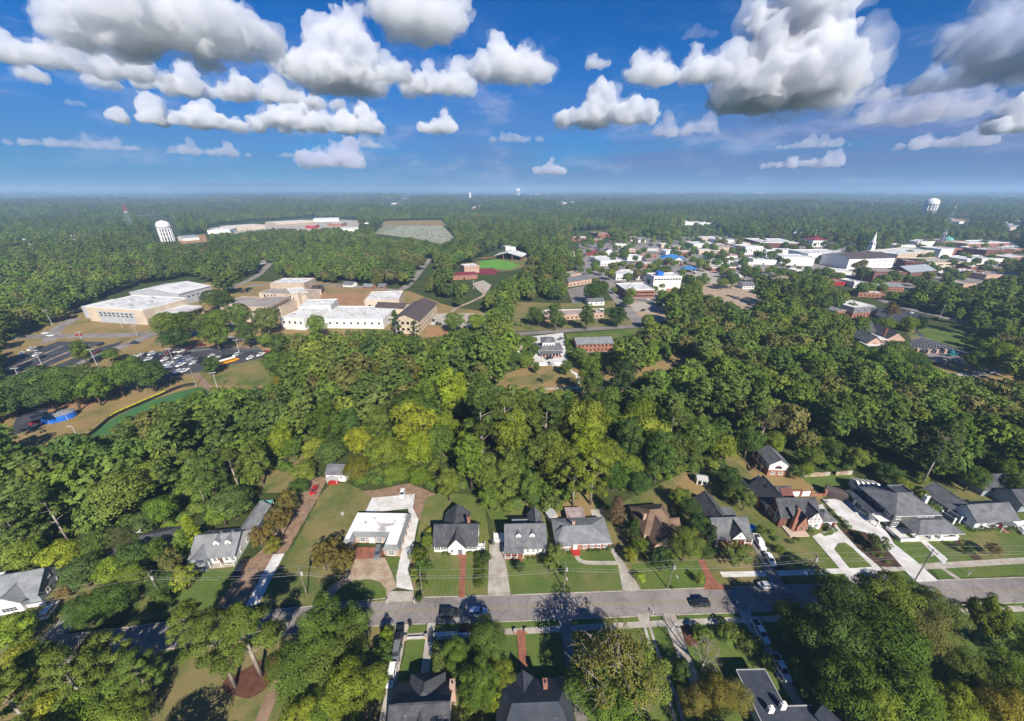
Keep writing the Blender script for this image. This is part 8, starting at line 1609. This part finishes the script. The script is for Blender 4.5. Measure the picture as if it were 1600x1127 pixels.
# graveyard stones: too many and too small to tell apart
gp = [(585,365),(600,352),(690,352),(712,372),(690,382),(640,372)]; L_ = []; r = random.Random(4); y0 = 353.5
a, c = at(585, 378), at(712, 353)
yy = min(a.y, c.y)
while yy < max(a.y, c.y):
    xx = -330.0
    while xx < 60:
        X = xx + r.uniform(-.6, .6); Yq = yy + r.uniform(-.5, .5); px, py = sight(X, Yq, 0)
        if inside(gp, px, py) and r.random() < .75: s = r.uniform(.6, 1.1); L_.append((X - .7 * s, X + .7 * s, Yq - .25, Yq + .25, 0, 1.2 * s))
        xx += 4.4
    yy += 9
tag(obj('headstones', mesh('headstones', *boxes(L_), 'headstone')), 'rows of pale headstones on the graveyard slope', 'headstones', None, 'stuff')
# painted bays on the car parks
def bays(o_px, e_px, n, length, ang, w=.14, z=.075, mat='line_white'):
    a, c = at(*o_px), at(*e_px); e = (c - a); d = e.normalized(); q = Vector((math.cos(math.atan2(d.y, d.x) + ang), math.sin(math.atan2(d.y, d.x) + ang), 0)); v, f = [], []
    for i in range(n + 1):
        p = a + e * (i / n); k = len(v); v += [tuple(p + d * w / 2 + Vector((0, 0, z))), tuple(p + d * w / 2 + q * length + Vector((0, 0, z))), tuple(p - d * w / 2 + q * length + Vector((0, 0, z))), tuple(p - d * w / 2 + Vector((0, 0, z)))]; f.append((k, k + 1, k + 2, k + 3))
    tag(obj('bay_markings', mesh('bay_markings', v, f, mat)), kind='structure')
for k in range(5): bays((1424, 544 - k * 4.6), (1500 - k * 12, 553 - k * 5.4), 14 - k, 5.2, R(70), .16)
bays((250, 556), (330, 547), 22, 5, R(75), .2); bays((240, 572), (330, 562), 22, 5, R(75), .2); bays((345, 546), (415, 549), 18, 5, R(80), .2)
ribbon('traffic_island', [(22, 588), (70, 566), (110, 549), (140, 539)], 1.6, 'concrete_tan', 9); ribbon('traffic_island', [(15, 577), (60, 557), (98, 541)], 1.2, 'concrete_tan', 9)
ribbon('traffic_island', [(55, 583), (105, 562), (155, 541)], 4.0, 'lawn_dry', 9)

# ------------------------------------------------------------------ cumulus clouds
def cloud_mat(name, col, dens):
    m = bpy.data.materials.new(name); m.use_nodes = True; N = NT(m.node_tree)
    v = N.n('ShaderNodeVolumePrincipled', {'Color': (*col, 1), 'Density': dens, 'Anisotropy': 0.0})
    N.n('ShaderNodeOutputMaterial', {'Volume': v.outputs[0]}); MATS[name] = m
cloud_mat('cloud', (.942, .956, .984), 1 / 140); cloud_mat('rain_cloud', (.66, .74, .88), 1 / 240); cloud_mat('vapour', (.93, .94, .975), 1 / 800); cloud_mat('thin_cloud', (.86, .865, .95), 1 / 520)  # the thin clouds' tint and thinness also stand in for haze fading far ones
CLOUD_BASE = 1350.0
ICO = {}
for k_ in (1, 2):
    bm = bmesh.new(); bmesh.ops.create_icosphere(bm, subdivisions=k_, radius=1); bm.verts.ensure_lookup_table()
    ICO[k_] = (np.array([v.co[:] for v in bm.verts]), np.array([[v.index for v in f.verts] for f in bm.faces])); bm.free()
def cumulus(x0, x1, yb, yt, seed, mat='cloud', deep=.55, towers=3):
    """a cumulus whose flat base spans the bearings x0..x1 and whose top reaches yt"""
    r = random.Random(seed); xm = (x0 + x1) / 2
    d = pix_dir(xm, yb); k = (CLOUD_BASE - CAM_H) / d.z; c = Vector((d.x * k, d.y * k, CLOUD_BASE))
    dl, dr = pix_dir(x0, yb), pix_dir(x1, yb); W = (dr * ((CLOUD_BASE - CAM_H) / dr.z) - dl * ((CLOUD_BASE - CAM_H) / dl.z)); W = min(W.length, (Vector((dr.x, dr.y)).normalized() - Vector((dl.x, dl.y)).normalized()).length * c.xy.length)
    t = pix_dir(xm, yt); Hh = max(120.0, t.z / math.hypot(t.x, t.y) * math.hypot(c.x, c.y) + CAM_H - CLOUD_BASE)
    ax = Vector((c.y, -c.x, 0)).normalized(); ay = Vector((c.x, c.y, 0)).normalized()
    n = max(6, min(20, int(W / (Hh * .42)))); S = []
    for i in range(n):
        u = (i + .5) / n * 2 - 1 + r.uniform(-.12, .12); env = math.sqrt(max(.05, 1 - u * u))
        rad = Hh * r.uniform(.24, .40) * (.55 + .45 * env)
        for j in range(2): S.append((u * W / 2 * .88, r.uniform(-deep, deep) * Hh * 1.0, rad * r.uniform(.3, .7), rad))
    for q in range(towers):
        u = r.uniform(-.65, .65); z = 0; rad = Hh * r.uniform(.26, .36)
        hh = Hh * r.uniform(.62, .98)
        while z < hh - rad * .6: S.append((u * W / 2 + r.uniform(-.3, .3) * rad, r.uniform(-.5, .5) * rad, z + rad * .5, rad)); z += rad * r.uniform(.55, .8); rad *= r.uniform(.80, .98)
    L = [(s, 0) for s in S]; fin = []
    for (x, y, z, q), lv in L:
        fin.append((x, y, z, q))
        for _ in range(7):
            th = r.uniform(0, 6.283); ph = r.uniform(-.15, 1.0); cs = math.sqrt(max(0, 1 - ph * ph)); s2 = q * r.uniform(.30, .50)
            p = (x + q * cs * math.cos(th), y + q * cs * math.sin(th), z + q * ph * .95); fin.append((*p, s2))
            for _ in range(3):
                th = r.uniform(0, 6.283); ph = r.uniform(-.2, 1.0); cs = math.sqrt(max(0, 1 - ph * ph)); s3 = s2 * r.uniform(.35, .5)
                fin.append((p[0] + s2 * cs * math.cos(th), p[1] + s2 * cs * math.sin(th), p[2] + s2 * ph, s3))
    VV, FF, nb = [], [], 0
    for x, y, z, q in fin:
        p = c + ax * x + ay * y; v, f = ICO[1 if q < Hh * .1 else 2]
        VV.append(v * q + np.array((p.x, p.y, CLOUD_BASE + z))); FF.append(f + nb); nb += len(v)
    VV = np.concatenate(VV); FF = np.concatenate(FF); lo = VV[:, 2] < CLOUD_BASE; VV[lo, 2] = CLOUD_BASE - (CLOUD_BASE - VV[lo, 2]) * .12
    me = bpy.data.meshes.new('cloud'); me.vertices.add(len(VV)); me.vertices.foreach_set('co', VV.astype(np.float32).ravel())
    me.loops.add(FF.size); me.loops.foreach_set('vertex_index', FF.astype(np.int32).ravel()); me.polygons.add(len(FF)); me.polygons.foreach_set('loop_start', np.arange(0, FF.size, 3, dtype=np.int32)); me.polygons.foreach_set('loop_total', np.full(len(FF), 3, dtype=np.int32)); me.update(calc_edges=True)
    me.materials.append(MATS[mat])
    o = tag(obj('cloud', me), kind='structure')
    px_m = c.length / 389.0
    def shape(o, vox, noise):
        rm = o.modifiers.new('merge', 'REMESH'); rm.mode = 'VOXEL'; rm.voxel_size = max(9.0, px_m * vox)
        for sc_, st_, dp, mid in noise:
            tx = bpy.data.textures.new('puffs', 'CLOUDS'); tx.noise_scale = Hh * sc_; tx.noise_depth = dp
            dm = o.modifiers.new('billow', 'DISPLACE'); dm.texture = tx; dm.texture_coords = 'GLOBAL'; dm.strength = Hh * st_; dm.mid_level = mid
        rm = o.modifiers.new('clean', 'REMESH'); rm.mode = 'VOXEL'; rm.voxel_size = max(9.0, px_m * vox)
    shape(o, .85, ((.55, .34, 3, .55), (.17, .20, 6, .55)))
    # torn, thin outer vapour
    if mat == 'thin_cloud': return o
    me2 = me.copy(); me2.materials.clear(); me2.materials.append(MATS['vapour'])
    v = obj('vapour', me2, o); shape(v, 1.5, ((.40, .60, 5, .52), (.15, .25, 5, .5)))
    return o
for a in CUMULI: cumulus(*a)

# ------------------------------------------------------------------ haze: the even summer air over the whole place
def haze():
    m = bpy.data.materials.new('haze'); m.use_nodes = True; N = NT(m.node_tree)
    v = N.n('ShaderNodeVolumePrincipled', {'Color': (.45, .68, 1.0, 1), 'Density': HAZE, 'Anisotropy': 0.0})
    N.n('ShaderNodeOutputMaterial', {'Volume': v.outputs[0]}); MATS['haze'] = m
    o = obj('haze', mesh('haze', *boxes([(-60000, 60000, -1500, 50000, -32, 190)]), 'haze')); tag(o, 'pale blue summer haze over the land', 'haze', None, 'stuff')
HAZE = 0.00016
haze()
